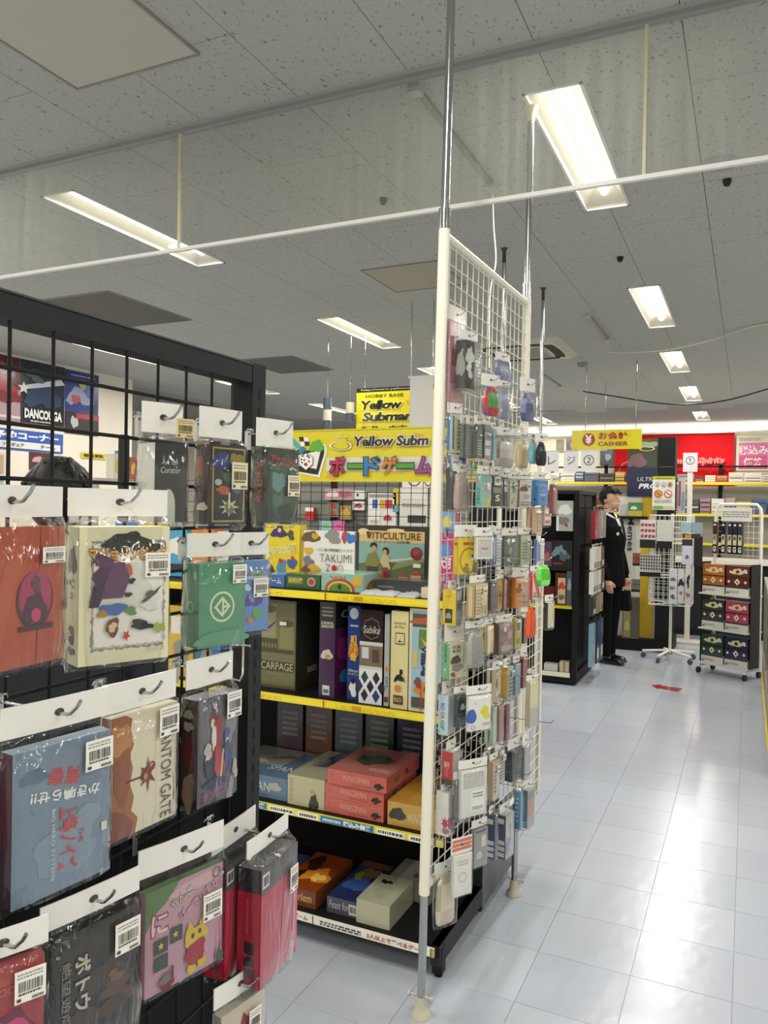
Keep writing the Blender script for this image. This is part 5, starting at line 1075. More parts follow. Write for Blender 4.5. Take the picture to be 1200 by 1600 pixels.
shelf_box('game_box', 'low charcoal box behind the silver pouches', -1.195, -.955, 2.49, .1, Z1, .045, '3e4042', {'F': [L_(.05, .4, .3, .6, 1, '8a8c8c')]}, top='55585a')
shelf_box('game_box', 'small cream box at the open end of the top shelf', -.985, -.93, 2.41, .06, Z1, .035, 'cfc8b4', None)
def pouch(label, x0, x1, y0, y1, z, seed):
    mb = MB(); rd = random.Random(seed); n = 10; V = []; F = []
    for j in range(5):
        for i in range(n+1):
            e_ = 0 if j in (0, 4) or i in (0, n) else .012
            V.append((x0+(x1-x0)*i/n, y0+(y1-y0)*j/4, z+.002+e_*rd.uniform(.5, 1.2)))
    for j in range(4):
        for i in range(n): F.append((j*(n+1)+i, j*(n+1)+i+1, (j+1)*(n+1)+i+1, (j+1)*(n+1)+i))
    cx_, cy_ = (x0+x1)/2, (y0+y1)/2
    mb.add([(a-cx_, b-cy_, c-z) for a, b, c in V], F, 'b4b8ba', 'soft', True)
    mb.box(x0-cx_, x1-cx_, y0-cy_, y1-cy_, 0, .0019, 'b4b8ba', 'soft')
    return tag(mb.build('foil_pouch', None, (cx_, cy_, z)), label, 'pouch', 'foil pouches on the top shelf')
pouch('silver foil pouch lying flat on the top shelf beside the teal box', -1.2, -1.07, 2.375, 2.47, Z1, 3)
pouch('silver foil pouch lying flat by the open end of the top shelf', -1.06, -.995, 2.375, 2.47, Z1, 5)

shelf_box('game_box', 'tall olive brown box with an aqueduct picture', -1.665, -1.488, 2.44, .28, Z2, .325, '57543a', {'F': [('rect', .03, .03, .97, .97, '6b6844'), ('poly', [(.15, .5), (.18, .95), (.5, .95), (.53, .5)], '8a8658'), ('ell', .34, .9, .17, .05, '55522f'), ('poly', [(.6, .45), (.62, .75), (.95, .75), (.97, .45)], '7c784c'), ('ell', .78, .74, .17, .04, '4c4a2c'), ('rect', .05, .4, .95, .44, '3f3d28'), ('rect', .15, .44, .55, .56, '45432a')] + [('ell', .2+.08*k, .48, .025, .03, '77744c') for k in range(5)] + [('rect', .05, .2, .95, .3, '33321f'), ('text', 'CARPAGE', .56, .25, .78, .085, 'b8b07a', .0), ('text', 'カルパージュ', .5, .16, .34, .035, 'a09a6c'), ('rect', .62, .72, .78, .76, 'dcdad0')], 'R': [('rect', .0, 0, 1, 1, '34322a'), ('rect', .1, .1, .9, .9, '3c3a2e'), ('rect', .3, .15, .55, .22, '8a8a7a')]}, right='34322a')
shelf_box('game_box', 'thin blue box standing beside the olive box', -1.389, -1.372, 2.44, .25, Z2, .28, '3a5a78', {'F': [L_(.2, .1, .8, .8, 9, '9ab0c4')]})
shelf_box('game_box', 'tall purple and black box with a pale creature', -1.366, -1.303, 2.4, .19, Z2, .338, '2e1f34', {'F': [('rect', 0, .72, 1, 1, '26262a'), ('rect', 0, 0, 1, .72, '3c2044'), ('text', 'COUNCIL', .5, .78, .8, .03, 'c0bca8', .03), ('text', 'SHADOWS', .5, .745, .8, .03, 'c0bca8', .03), L_(.15, .85, .85, .97, 3, '8a8678'), ('blob', .5, .45, .32, .06, 'b9b4a8', 3), ('blob', .55, .43, .15, .03, 'b08a3c', 4), ('rect', .25, .03, .7, .13, 'c8c4b4'), ('rect', .3, .05, .65, .09, '4a6a8a')], 'R': [('rect', 0, .0, 1, .72, '54204e'), ('rect', 0, .72, 1, 1, '232327'), ('blob', .4, .5, .3, .14, '7c2a60', 4), ('ell', .4, .2, .22, .07, '2a8ab0'), ('text', 'CS', .5, .86, .6, .09, 'a8a48c', .02)]}, right='3a2040')
shelf_box('game_box', 'deep blue box with orange lettering and a comic figure', -1.264, -1.216, 2.42, .25, Z2, .328, '233a78', {'F': [('ell', .5, .92, .36, .06, 'c3c8d8'), L_(.2, .78, .85, .82, 1, 'b8c4dc'), ('blob', .5, .55, .34, .14, 'b8742c', 3), ('text', '冒険者', .5, .55, .28, .5, 'd8a84a', .05, 0, -90), ('text', 'アクション', .5, .31, .8, .03, 'e0dccc', .03), ('text', 'ボードゲーム', .5, .275, .8, .025, 'd8a84a', .03), ('blob', .5, .12, .3, .08, 'd8d4cc', 5), ('ell', .5, .2, .16, .03, '2a2024')]})
shelf_box('game_box', 'dark brown box with patterned blue and white tiles', -1.206, -1.118, 2.4, .15, Z2, .322, '2e2422', {'F': [('star', .5, .8, .4, .12, '7a7468', {'pts': 8, 'inner': .88}), ('star', .5, .8, .37, .11, '2e2422', {'pts': 8, 'inner': .88}), ('text', 'Sabika', .5, .79, .7, .08, 'c9c4b4', .0, .2), ('rect', 0, .62, 1, .66, 'c8c4ba'), ('rect', 0, .4, 1, .62, '7a6c5a'), ('rect', .1, .48, .4, .6, 'c4c8cc'), ('rect', .55, .44, .85, .58, '5a4a3c'), ('rect', 0, .37, 1, .4, 'c8c4ba'), ('rect', 0, 0, 1, .37, 'd6d8da')] + [('poly', [(a, b+.07), (a+.16, b), (a, b-.07), (a-.16, b)], c) for a, b, c in ((.25, .28, '2c4a40'), (.75, .28, '2c3034'), (.5, .185, '33243a'), (.25, .09, '3a2c38'), (.75, .09, '2f3a70'), (.02, .185, '2c3850'), (.98, .185, '2a2c34'))]}, right='241d1c')
shelf_box('game_box', 'thin light grey box on the middle shelf', -1.112, -1.094, 2.4, .25, Z2, .312, 'a8a9a8', {'F': [('ell', .5, .4, .3, .03, 'c87a2c'), ('text', 'CITY', .5, .26, .12, .5, '3a4a7a', .02, 0, -90), ('rect', .1, .04, .9, .1, '5a3a30')]})
shelf_box('game_box', 'cream box with a black rearing horse', -1.081, -1.018, 2.385, .26, Z2, .328, 'd2c890', {'F': [('text', 'Leonardo', .5, .88, .7, .03, '4a4430', .0, .3), ('text', 'da Vinci', .5, .84, .6, .03, '4a4430', .0, .3), ('rect', .25, .66, .8, .78, '3a3828'), ('rect', .29, .67, .76, .77, 'd2c890'), ('poly', [(.4, .68), (.7, .77), (.5, .7), (.72, .69)], '2a281c'), ('blob', .52, .32, .2, .045, '1c1a18', 3, {'wob': .6}), ('blob', .62, .38, .08, .035, '1c1a18', 4), ('poly', [(.2, .28), (.4, .34), (.3, .27)], '1c1a18'), ('poly', [(.6, .3), (.9, .28), (.7, .33)], '1c1a18'), ('ell', .45, .21, .2, .035, 'c87a3a'), ('rect', .2, .05, .75, .14, '4a3020'), ('text', 'RIO', .47, .095, .4, .05, 'b8a070', .02)]}, spine='b8b080')
shelf_box('game_box', 'village game box with bright painted edges', -1.014, -.9, 2.385, .28, Z2, .342, 'cfcab0', {'F': [('rect', .08, .03, .98, .97, '8fb4c4'), ('rect', .1, .82, .95, .95, '4a4a34'), ('blob', .5, .88, .4, .04, 'a8502c', 3), ('poly', [(.3, .6), (.3, .8), (.9, .8), (.9, .6), (.6, .68)], '5a7a2c'), ('poly', [(.34, .72), (.6, .6), (.88, .76), (.6, .66)], 'd8a82c'), ('rect', .12, .42, .27, .6, 'c8b46a'), ('text', 'Village', .44, .5, .3, .24, '2a2030', .04, 0, -90), ('blob', .5, .22, .36, .07, 'c87a26', 6), ('ell', .6, .22, .12, .05, '3a2014'), ('blob', .3, .28, .12, .05, '7a3a24', 5), ('rect', .1, .04, .95, .14, '4a4030'), ('text', 'KOSMOS', .4, .09, .3, .05, 'b03434', .03, 0, -90)]}, spine='a8a488')
BIRD = [('rect', 0, 0, 1, 1, None)]
shelf_box('game_box', 'large flat blue bird game box on the third shelf', -1.8, -1.496, 2.41, .3, Z3, .08, '5f7690', {'F': [('text', 'SPAN', .6, .5, .3, .42, 'c8ccc8', .0), ('blob', .82, .55, .08, .22, 'a8a89a', 3), L_(.5, .1, .7, .16, 1, '3a4656')], 'T': [('rect', 0, .0, 1, 1, '57718a'), ('rect', 0, .35, .7, 1, '8a9488'), ('text', 'SPAN', .74, .3, .36, .16, 'd0d4d0', .0), ('poly', [(.3, .5), (.6, .8), (.75, .72), (.5, .62)], '8a4a38'), ('blob', .3, .45, .12, .08, 'c8b888', 3)]}, spine='4a5c70', top='57718a')
shelf_box('game_box', 'pale green flat bird game box beside the red stack', -1.488, -1.336, 2.4, .3, Z3, .106, 'b4b08a', {'F': [('text', 'WING', .1, .5, .8, .1, '8f8c70', .0, 0, 90), ('blob', .72, .2, .1, .3, '3a3a34', 3, 18, .5), ('ring', .68, .55, .05, .07, '77745a', {'t': .2})], 'T': [('rect', 0, 0, 1, 1, '9a9c80'), ('poly', [(.2, .4), (.6, .4), (.8, 1), (.4, 1)], '4a4468'), ('text', 'WINGSPAN', .3, .55, .5, .12, 'b8b8a0', .0, 0, 75), ('blob', .8, .5, .15, .2, 'b4b4a4', 4)]}, top='9a9c80')
RW = {'F': [('ring', .07, .5, .03, .2, 'a86054', {'t': .3}), ('text', 'WINGSPAN', .48, .55, .46, .4, 'd8a898', .0), L_(.42, .15, .75, .25, 1, '9a5a50'), ('blob', .87, .4, .06, .2, '2c3a30', 3, 18, .5), ('poly', [(.82, .15), (.95, .45), (.97, .4), (.86, .12)], '3a2c2c')],
      'R': [('blob', .3, .5, .06, .2, '4a5a3a', 4), ('blob', .6, .5, .06, .2, '5a4a3a', 5)]}
def top_red(): return {**RW, 'T': [('rect', 0, 0, 1, 1, 'b26a60'), ('blob', .45, .55, .25, .25, '4a5040', 4), ('text', 'WINGSPAN', .75, .2, .34, .12, 'd8b4a8', .0), ('blob', .3, .75, .2, .1, '8a5a4c', 6)]}
for k, (nm, x0, yf) in enumerate((('bottom', -1.333, 2.4), ('middle', -1.334, 2.402), ('top', -1.322, 2.396))):
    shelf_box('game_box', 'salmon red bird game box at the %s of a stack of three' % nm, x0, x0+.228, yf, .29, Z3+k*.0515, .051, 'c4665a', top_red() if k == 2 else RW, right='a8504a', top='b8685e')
shelf_box('game_box', 'golden yellow flat bird game box at the open end of the third shelf', -1.09, -.905, 2.4, .3, Z3, .08, 'c09a48', {'F': [('blob', .2, .5, .14, .3, '3c342a', 3), ('text', 'WINGSPAN', .65, .45, .5, .4, 'd8ccae', .0)], 'T': [('rect', 0, 0, 1, 1, 'b88a34'), ('blob', .6, .6, .25, .2, '8a6a34', 4)]}, top='b88a34')
shelf_box('game_box', 'fiery orange adventure game box on the bottom shelf', -1.5, -1.345, 2.365, .28, Z4, .06, '7a4424', {'F': [('rect', 0, 0, 1, 1, '6a3a22'), ('text', 'of Harlem', .5, .55, .8, .5, 'c89a4a', .01, .2)], 'T': [('rect', 0, 0, 1, 1, '8a3c18'), ('blob', .6, .4, .3, .25, 'd8822c', 3, 18, .6), ('blob', .7, .35, .14, .12, 'f0c45a', 4, 18, .6), ('blob', .3, .7, .2, .2, '3a1c10', 5), ('blob', .2, .3, .12, .15, '2c1810', 6)]}, top='8a3c18')
shelf_box('game_box', 'dark blue flat game box with a painted lid on the bottom shelf', -1.305, -1.185, 2.375, .3, Z4, .055, '4a4a58', {'F': [('text', 'Feast for', .4, .55, .66, .5, 'b0b0b8', .0, .2), ('rect', .72, .15, .97, .8, 'c8c8c0'), ('bars', .75, .3, .95, .7)], 'T': [('rect', 0, 0, 1, 1, '26305a'), ('blob', .5, .4, .35, .2, '3c5a9a', 3), ('blob', .6, .7, .3, .15, '7a5a3a', 4), ('blob', .3, .6, .15, .1, '7a8a2c', 5), ('rect', 0, .85, 1, 1, '6a4038')]}, top='26305a')
shelf_box('game_box', 'pale sage box with a dark bird outline, front of the bottom shelf', -1.182, -1.058, 2.36, .2, Z4, .08, 'b0ae94', {'T': [('rect', 0, 0, 1, 1, 'a8a890'), ('blob', .35, .75, .14, .08, '22241f', 4, 18, .6), ('blob', .5, .4, .3, .2, '9aa088', 6)]}, right='8f8d78', top='a8a890')
shelf_box('game_box', 'grey box tucked behind the pale sage box', -1.16, -1.0, 2.575, .16, Z4, .07, '8a857c', {'T': [('rect', .5, .2, .9, .4, '5a5650')]}, top='8c877e')
shelf_box('game_box', 'blue corner of a game box behind the fiery orange one', -1.62, -1.51, 2.4, .2, Z4, .06, '34507c')
# dim stock at the backs of the lower shelves
rd = random.Random(5)
names = ['plum', 'rust', 'slate', 'forest green', 'navy', 'umber', 'black', 'grey', 'maroon', 'teal']
cols_ = ['3a2834', '5a3020', '3a444c', '26382a', '20284a', '3f3228', '1a1a1c', '4c4c4c', '4a2026', '24424a']
for k in range(6):
    x0 = -1.74+k*.135
    shelf_box('game_box', '%s box standing at the back of the third shelf, %s' % (names[k], ['by the post', 'second from the post', 'third from the post', 'behind the red stack', 'fifth from the post', 'above the golden box'][k]), x0, x0+.12, 2.72, .06, Z3, .24+.05*rd.random(), cols_[k], {'F': [L_(.2, .5, .8, .9, 5, '7a7a74', k)]})
# the second bay, glimpsed through the black mesh
bay = [(-2.6, 'c04030', 'tomato red'), (-2.47, '3a78b8', 'azure blue'), (-2.33, 'd8c040', 'mustard yellow'), (-2.2, '4aa0c8', 'sky blue'), (-2.06, 'd87a2c', 'orange'), (-1.93, 'e0ded4', 'off white')]
for k, (x0, c, nm) in enumerate(bay):
    shelf_box('game_box', '%s box on the top shelf behind the black mesh' % nm, x0, x0+.115, 2.55, .06, Z1, .19+.03*rd.random(), c, {'F': [('blob', .5, .6, .3, .2, 'e8e4d8', k), ('rect', .1, .08, .9, .25, '2c2c30')]})
    c2 = ['3a3a5a', 'b03040', 'c8c4b8', '7a4a8a', 'c8a83a', '3a6aa0'][k]; n2 = ['indigo', 'cherry red', 'pale stone', 'violet', 'straw yellow', 'cobalt'][k]
    shelf_box('game_box', '%s box on the middle shelf behind the black mesh' % n2, x0, x0+.12, 2.42, .2, Z2, .24+.06*rd.random(), c2, {'F': [('rect', .1, .6, .9, .85, 'd8d4c8'), ('blob', .5, .35, .3, .15, '8a8a80', k+5)]})

shelf_box('game_box', 'magenta and blue box upright at the open end of the top shelf', -.955, -.888, 2.46, .04, Z1, .29, 'c02a7a', {'F': [('rect', 0, .75, 1, 1, '6aa0d0'), ('blob', .6, .88, .2, .08, 'd8c040', 3), ('blob', .4, .55, .3, .12, '4a8ac8', 4, 18, .6), ('text', '大河', .5, .4, .7, .14, 'f0d8e4', .04), ('blob', .5, .15, .3, .1, 'd87ab0', 6)]})
# ================================================================== display seen through the shelf grid
hg = thing('slatwall_display', 'grey slatwall display behind the game shelves', 'display', (-2.0, 4.3, 0))
MB().box(-1.3, .55, 0, .04, .1, 1.9, '77786f', 'paint').build('board', hg)
for k in range(12): MB().box(-1.3, .55, -.004, 0, .55+k*.11, .565+k*.11, '55564f', 'paint').build('groove_strip', hg)
MB().box(-1.3, .55, -.25, .04, .02, .1, '2a2b2a', 'paint').build('plinth', hg)
for x in (-1.3, -.36, .56): MB().box(x-.02, x+.02, -.01, .05, .02, 1.95, '17181a', 'paint').build('post', hg)
def back_item(label, px0, px1, py0, py1, Y, col, art=None, name='blister_pack', d=.03, cat='hanging pack', kind='gloss', group='goods on the grey slatwall'):
    """px: rectangle given as world x0,x1,z0,z1 at depth Y"""
    o = carton(px1-px0, d, py1-py0, col, None, None, None, art, .0005, kind).build(name, None, ((px0+px1)/2, Y-d/2, py0))
    return tag(o, label, cat, group)
W3 = [('pink and white plush keyring packs on the grey slatwall', -2.405, -2.204, 1.561, 1.631, 'b48a92', [('blob', .3, .5, .2, .3, 'd8c8c8', 3), ('blob', .7, .5, .2, .3, '9a5a6a', 4)]),
      ('red and green berry charms on the grey slatwall', -2.389, -2.304, 1.453, 1.544, '6f7a68', [('blob', .5, .75, .3, .18, 'b02c34', 3), ('blob', .5, .25, .3, .18, 'b02c34', 5), ('blob', .3, .5, .2, .15, '4a7a4a', 6)]),
      ('yellow and red toy bird on the grey slatwall', -2.294, -2.219, 1.44, 1.526, '8a7c5a', [('blob', .5, .5, .36, .4, 'c49a2c', 3), ('blob', .3, .8, .15, .12, 'b03430', 4)]),
      ('small white card with a red and black face', -2.207, -2.128, 1.5, 1.554, 'd8d6d0', [('blob', .5, .5, .3, .3, 'a83a3a', 3), ('blob', .4, .6, .12, .12, '2a2a2a', 4)]),
      ('white card sleeve display showing three coloured cards', -2.102, -1.915, 1.407, 1.606, 'd6d6d2', [('rect', .06, .52, .94, .82, 'e8e8e4'), ('rect', .16, .54, .36, .8, '3a5aa0'), ('rect', .42, .54, .6, .8, 'c8962c'), ('rect', .62, .54, .88, .8, 'b8303a'), ('rect', .04, .88, .96, .96, '8a8a88'), ('rect', .05, .04, .45, .46, 'dedcd4'), ('blob', .72, .25, .12, .1, 'b8303a', 3), ('lines', .1, .1, .4, .2, 2, '7a8a6a', 1)]),
      ('small turquoise box behind the zoo game', -2.438, -2.347, 1.365, 1.429, '8ab8c4', [('blob', .5, .5, .25, .25, '8aa83c', 3)]),
      ('small hot pink box behind the zoo game', -2.342, -2.262, 1.368, 1.431, 'd0609a', [('blob', .5, .5, .2, .1, 'a83a78', 3)]),
      ('small dark grey box behind the vineyard game', -2.257, -2.178, 1.37, 1.417, '3c3c44', None),
      ('tall white pack with a dark label seen through the grid', -1.89, -1.711, 1.413, 1.638, 'cfcdc6', [('rect', .3, .08, .95, .28, '3a3836'), ('rect', .05, .7, .95, .95, 'd9d7d0'), ('lines', .1, .5, .9, .62, 2, '8a8884', 2)]),
      ('narrow yellow and blue pack beside a black post', -1.935, -1.9, 1.494, 1.634, 'c9b23c', [('rect', 0, 0, 1, .3, '5a9ab8')]),
      ('red box with a white lid by the shelf post', -2.545, -2.485, 1.43, 1.51, 'b0242c', [('rect', 0, .7, 1, 1, 'dcdad4')]),
      ('pale card with black print near the top of the slatwall', -2.203, -2.129, 1.566, 1.621, 'd8d6d0', [('blob', .4, .5, .1, .2, '3a3a38', 3)]),
      ('white poster with black ring drawings under the banner', -1.876, -1.68, 1.64, 1.72, 'dcdad4', [('ring', .4, .5, .2, .4, '3a3a3a', {'t': .2}), ('ring', .85, .5, .12, .4, '3a3a3a', {'t': .2})]),
      ('grey plastic pack at the end of the slatwall', -1.7, -1.63, 1.386, 1.646, '9c9a94', [('lines', .1, .2, .9, .9, 8, 'c9c7c0', 4)])]
for (lb, x0, x1, z0, z1, c, art) in W3:
    back_item(lb, x0, x1, z0, z1, 4.29, c, {'F': art} if art else None)

# distant tension poles
def tpole(lb, x, y, zw):
    t = thing('tension_pole', lb, 'pole', (x, y, 0), 0, 'tension poles behind the mesh panel')
    MB().tube([(0, 0, zw), (0, 0, ZC-.09)], .0125, 'b9bbbc', 'steel', 10).build('upper_tube', t)
    MB().tube([(0, 0, .02), (0, 0, zw)], .0165, WH, 'paint', 12).build('lower_tube', t)
    MB().tube([(0, 0, ZC-.09), (0, 0, ZC-.02), (0, 0, ZC)], .011, '3a3a38', 'paint', 10, radii=[.013, .011, .022]).build('cap', t)
    MB().tube([(0, 0, 0), (0, 0, .02)], .03, 'c9bd9a', 'paint', 12).build('foot', t)
tpole('chrome tension pole showing above the mesh panel rail', -1.367, 4.575, 1.75)
tpole('chrome tension pole rising beyond the far end of the mesh panel', -1.352, 5.502, 2.0)

# ------------------------------------------------------------------ black end gondola in the middle distance
g2 = thing('end_gondola', 'black gondola with a hanging end bay beside the standing person', 'shelving', (-1.32, 6.78, 0))
for (x, y) in ((-.018, .02), (-.018, .82), (-1.1, .02)): MB().box(x-.022, x+.022, y-.022, y+.022, .02, 1.69, '121314', 'paint').build('upright', g2)
MB().box(-1.1, 0, .0, .84, .02, .11, '101112', 'paint').build('base_deck', g2)
MB().box(-1.1, -.02, .4, .42, .11, 1.66, '0e0f10', 'paint').build('back_panel', g2)
MB().box(-.03, -.024, .04, .8, .11, 1.66, '141516', 'paint').build('end_panel', g2)
for z in (.69, 1.02):
    sh2 = MB().box(-1.1, -.04, .03, .4, z-.02, z, '1b1c1d', 'paint').build('shelf', g2)
    MB().box(-1.1, -.05, .022, .03, z-.03, z, 'd8c41c' if z < 1 else '1b1c1d', 'gloss').build('price_strip', sh2)
MB().box(-1.1, -.05, -.008, 0, .07, .11, 'd8d4bc', 'gloss').build('price_strip', g2)
MB().box(-1.1, 0, .0, .84, 1.66, 1.69, '1c1d1e', 'paint').build('top_cap', g2)
G2G = 'goods on the black end gondola'
def g2front(lb, x0, x1, z0, z1, c, art=None, d=.08, y=6.79): return back_item(lb, x0, x1, z0, z1, y+d, c, {'F': art} if art else None, 'boxed_goods', d, 'goods', 'gloss', G2G)
g2front('silver and white blister pack at the top of the black gondola', -1.514, -1.37, 1.337, 1.6, 'a6a8a4', [('blob', .5, .7, .35, .2, 'd6d8d4', 3), ('blob', .4, .35, .3, .15, '7c7470', 4), ('blob', .6, .2, .1, .06, 'a03c48', 5), ('rect', 0, 0, .15, .5, 'dcdcd8')])
g2front('black game box with icy artwork on the gondola shelf', -1.545, -1.37, 1.021, 1.253, '202426', [('blob', .35, .6, .25, .25, '6a8088', 3, 18, .7), ('blob', .6, .4, .2, .2, '4a5a60', 4, 18, .7), ('rect', .05, .12, .5, .16, 'a83434')])
g2front('purple game box beside the icy black one', -1.63, -1.55, 1.021, 1.24, '5a3a58', [('blob', .5, .4, .3, .2, '9a5a5a', 3)])
g2front('red and cream picture box on the gondola shelf', -1.513, -1.42, .691, .97, '4a2420', [('rect', .25, .05, .95, .85, 'b8a884'), ('blob', .6, .6, .25, .15, 'b8402c', 3, 18, .6), ('blob', .6, .25, .25, .1, '6a5a4a', 4)])
g2front('slate grey picture box on the gondola shelf', -1.415, -1.37, .691, .99, '4c525c', [('blob', .5, .6, .3, .2, '8a929c', 3)])
g2front('dark red box at the open side of the gondola shelf', -1.62, -1.52, .691, .85, '5a1c1c')
g2front('small cream box low in the black gondola', -1.464, -1.381, .111, .2, 'b0a484', [('rect', .4, 0, .6, 1, '8a7a5a')])
g2front('stack of white card sleeves on the gondola base', -1.6, -1.48, .111, .17, 'b8b4b0')
# hanging rows on its end, facing the aisle
rows = [(1.27, 1.52, [('wine red sleeve pack', '8c2430', .1), ('rose red sleeve pack', 'b06068', .24), ('pale blue sleeve pack', '8aa8b4', .4), ('clear grey sleeve pack', '8a8c90', .55)]),
        (1.0, 1.19, [('white sleeve pack', 'd8d6cc', .08), ('cream sleeve pack', 'cfc8ba', .2), ('off white sleeve pack', 'dad8d0', .32), ('dark charcoal sleeve pack', '4a4a44', .48)]),
        (.79, .985, [('white envelope pack', 'dcdad2', .07), ('ivory envelope pack', 'd4cfc0', .2), ('bright white envelope pack', 'e2e0da', .34), ('grey envelope pack', '5a5850', .52)]),
        (.6, .77, [('charcoal foil pack', '3c3a3a', .08), ('tan foil pack', '9a8e74', .28), ('beige foil pack', 'a89c82', .46)]),
        (.15, .53, [('long pale blue pack', '7ea4b0', .1), ('long navy pack', '2c3a58', .3), ('long steel blue pack', '4a5c7a', .5)])]
for (z0, z1, its) in rows:
    for (nm, c, off) in its:
        t = thing('hanging_pack', nm+' hung on the aisle end of the black gondola', 'hanging pack', (-1.31+.09, 6.8+off+.06, z0), PI/2, G2G)
        hh = z1-z0; MB().box(-.055, .055, -.02, .02, 0, hh, c, 'gloss').box(-.045, .045, -.0215, -.02, hh*.1, hh*.35, 'c9c7c0' if c[0] in '12345' else '8a8078', 'gloss').build('sleeve', t)
        header_mesh(.1, hh, hh+.035, '2c2c2c' if z0 in (.15, 1.27) else 'c9c7c0', None, False).build('header_card', t)
        hook('black hook carrying the '+nm+' on the gondola end', -1.343, -1.31+.13, 6.8+off+.06, z1+.02, .003, .02, 'black hooks on the gondola end', '3a3a3a', 'wire_hook', False)

# ------------------------------------------------------------------ people
def loft_body(pts, n=14):
    """pts: (x,y,z,rx,ry) rings stacked along z"""
    V = []; F = []
    for (x, y, z, rx, ry) in pts:
        for k in range(n): V.append((x+rx*math.cos(2*PI*k/n), y+ry*math.sin(2*PI*k/n), z))
    for i in range(len(pts)-1):
        for k in range(n): F.append((i*n+k, i*n+(k+1) % n, (i+1)*n+(k+1) % n, (i+1)*n+k))
    F.append(tuple(range(n))[::-1]); F.append(tuple(range((len(pts)-1)*n, len(pts)*n)))
    return V, F
HAND_R = Vector((.13, -.235, .80)); HAND_L = Vector((.1, .235, .80))
def person_mesh():
    mb = MB()
    def L(pts): mb.add(*loft_body(pts), 'ffffff', 'cloth')
    # torso with jacket hem, neck
    L([(0, 0, .76, .165, .205), (0, 0, .86, .165, .205), (.0, 0, .98, .155, .195), (.0, 0, 1.1, .15, .188), (.01, 0, 1.24, .16, .2), (.0, 0, 1.36, .14, .208), (-.01, 0, 1.43, .105, .19), (-.015, 0, 1.465, .07, .12), (-.012, 0, 1.49, .058, .07), (.0, 0, 1.56, .052, .056), (.008, 0, 1.6, .05, .054)])
    for s in (-1, 1):
        f = .03 if s < 0 else -.03
        L([(f*.6, s*.088, .075, .072, .06), (f*.5, s*.09, .15, .074, .064), (f*.3, s*.092, .3, .08, .07), (.006, s*.094, .49, .086, .076), (.003, s*.095, .7, .105, .092), (0, s*.09, .88, .12, .1)])
        # shoe
        mb.ell((f+.075, s*.088, .032), .135, .046, .034, 'ffffff', 'cloth'); mb.ell((f+.005, s*.088, .05), .06, .042, .05, 'ffffff', 'cloth')
        mb.box(f-.05, f+.2, s*.088-.036, s*.088+.036, .0, .02, 'ffffff', 'cloth')
        # arm: shoulder, elbow, wrist
        sh = Vector((-.01, s*.195, 1.405)); el = Vector((-.01, s*.25, 1.13)); wr = HAND_R+Vector((-.02, 0, .07)) if s < 0 else HAND_L+Vector((-.02, 0, .07))
        mb.tube([sh, sh.lerp(el, .3), el, el.lerp(wr, .5), wr], .05, 'ffffff', 'cloth', 12, radii=[.074, .068, .06, .054, .044])
        mb.ell(sh, .07, .066, .066, 'ffffff', 'cloth')
        # hand: palm, four curled fingers, thumb
        hc = HAND_R if s < 0 else HAND_L
        mb.tube([wr, hc+Vector((-.008, 0, .03)), hc+Vector((.004, 0, -.015))], .03, 'ffffff', 'cloth', 10, radii=[.026, .03, .03])
        for i, ln in enumerate((.07, .078, .073, .058)):
            b0 = hc+Vector((.026-.018*i, 0, -.02)); mb.tube([b0, b0+Vector((.01, -s*.006, -ln*.5)), b0+Vector((.006, -s*.024, -ln*.85)), b0+Vector((-.006, -s*.032, -ln*.8))], .009, 'ffffff', 'cloth', 8, radii=[.011, .0105, .0095, .008])
        b0 = hc+Vector((.028, -s*.008, .02)); mb.tube([b0, b0+Vector((.022, -s*.01, -.022)), b0+Vector((.026, -s*.016, -.052))], .01, 'ffffff', 'cloth', 8, radii=[.012, .0105, .009])
    # head
    mb.ell((.012, 0, 1.655), .094, .074, .098, 'ffffff', 'cloth', 20, 14); mb.ell((.045, 0, 1.59), .058, .052, .062, 'ffffff', 'cloth', 16, 10); mb.ell((.072, 0, 1.556), .025, .03, .022, 'ffffff', 'cloth')
    mb.tube([(.092, 0, 1.665), (.108, 0, 1.635), (.122, 0, 1.615), (.1, 0, 1.603)], .01, 'ffffff', 'cloth', 8, radii=[.008, .0105, .012, .009])
    mb.ell((.1, 0, 1.582), .012, .022, .006, 'ffffff', 'cloth'); mb.ell((.1, 0, 1.572), .011, .02, .006, 'ffffff', 'cloth')
    for s in (-1, 1):
        mb.ell((.0, s*.077, 1.625), .019, .009, .03, 'ffffff', 'cloth'); mb.ell((.09, s*.03, 1.672), .014, .026, .008, 'ffffff', 'cloth')
    me = mesh_of(mb, 'body'); o = bpy.data.objects.new('body_tmp', me); COL.objects.link(o)
    r = o.modifiers.new('r', 'REMESH'); r.mode = 'VOXEL'; r.voxel_size = .0085
    s_ = o.modifiers.new('s', 'SMOOTH'); s_.iterations = 4; s_.factor = .5
    dg = bpy.context.evaluated_depsgraph_get(); ev = o.evaluated_get(dg); out = bpy.data.meshes.new_from_object(ev)
    bpy.data.objects.remove(o); bpy.data.meshes.remove(me)
    return out
BODY = person_mesh()
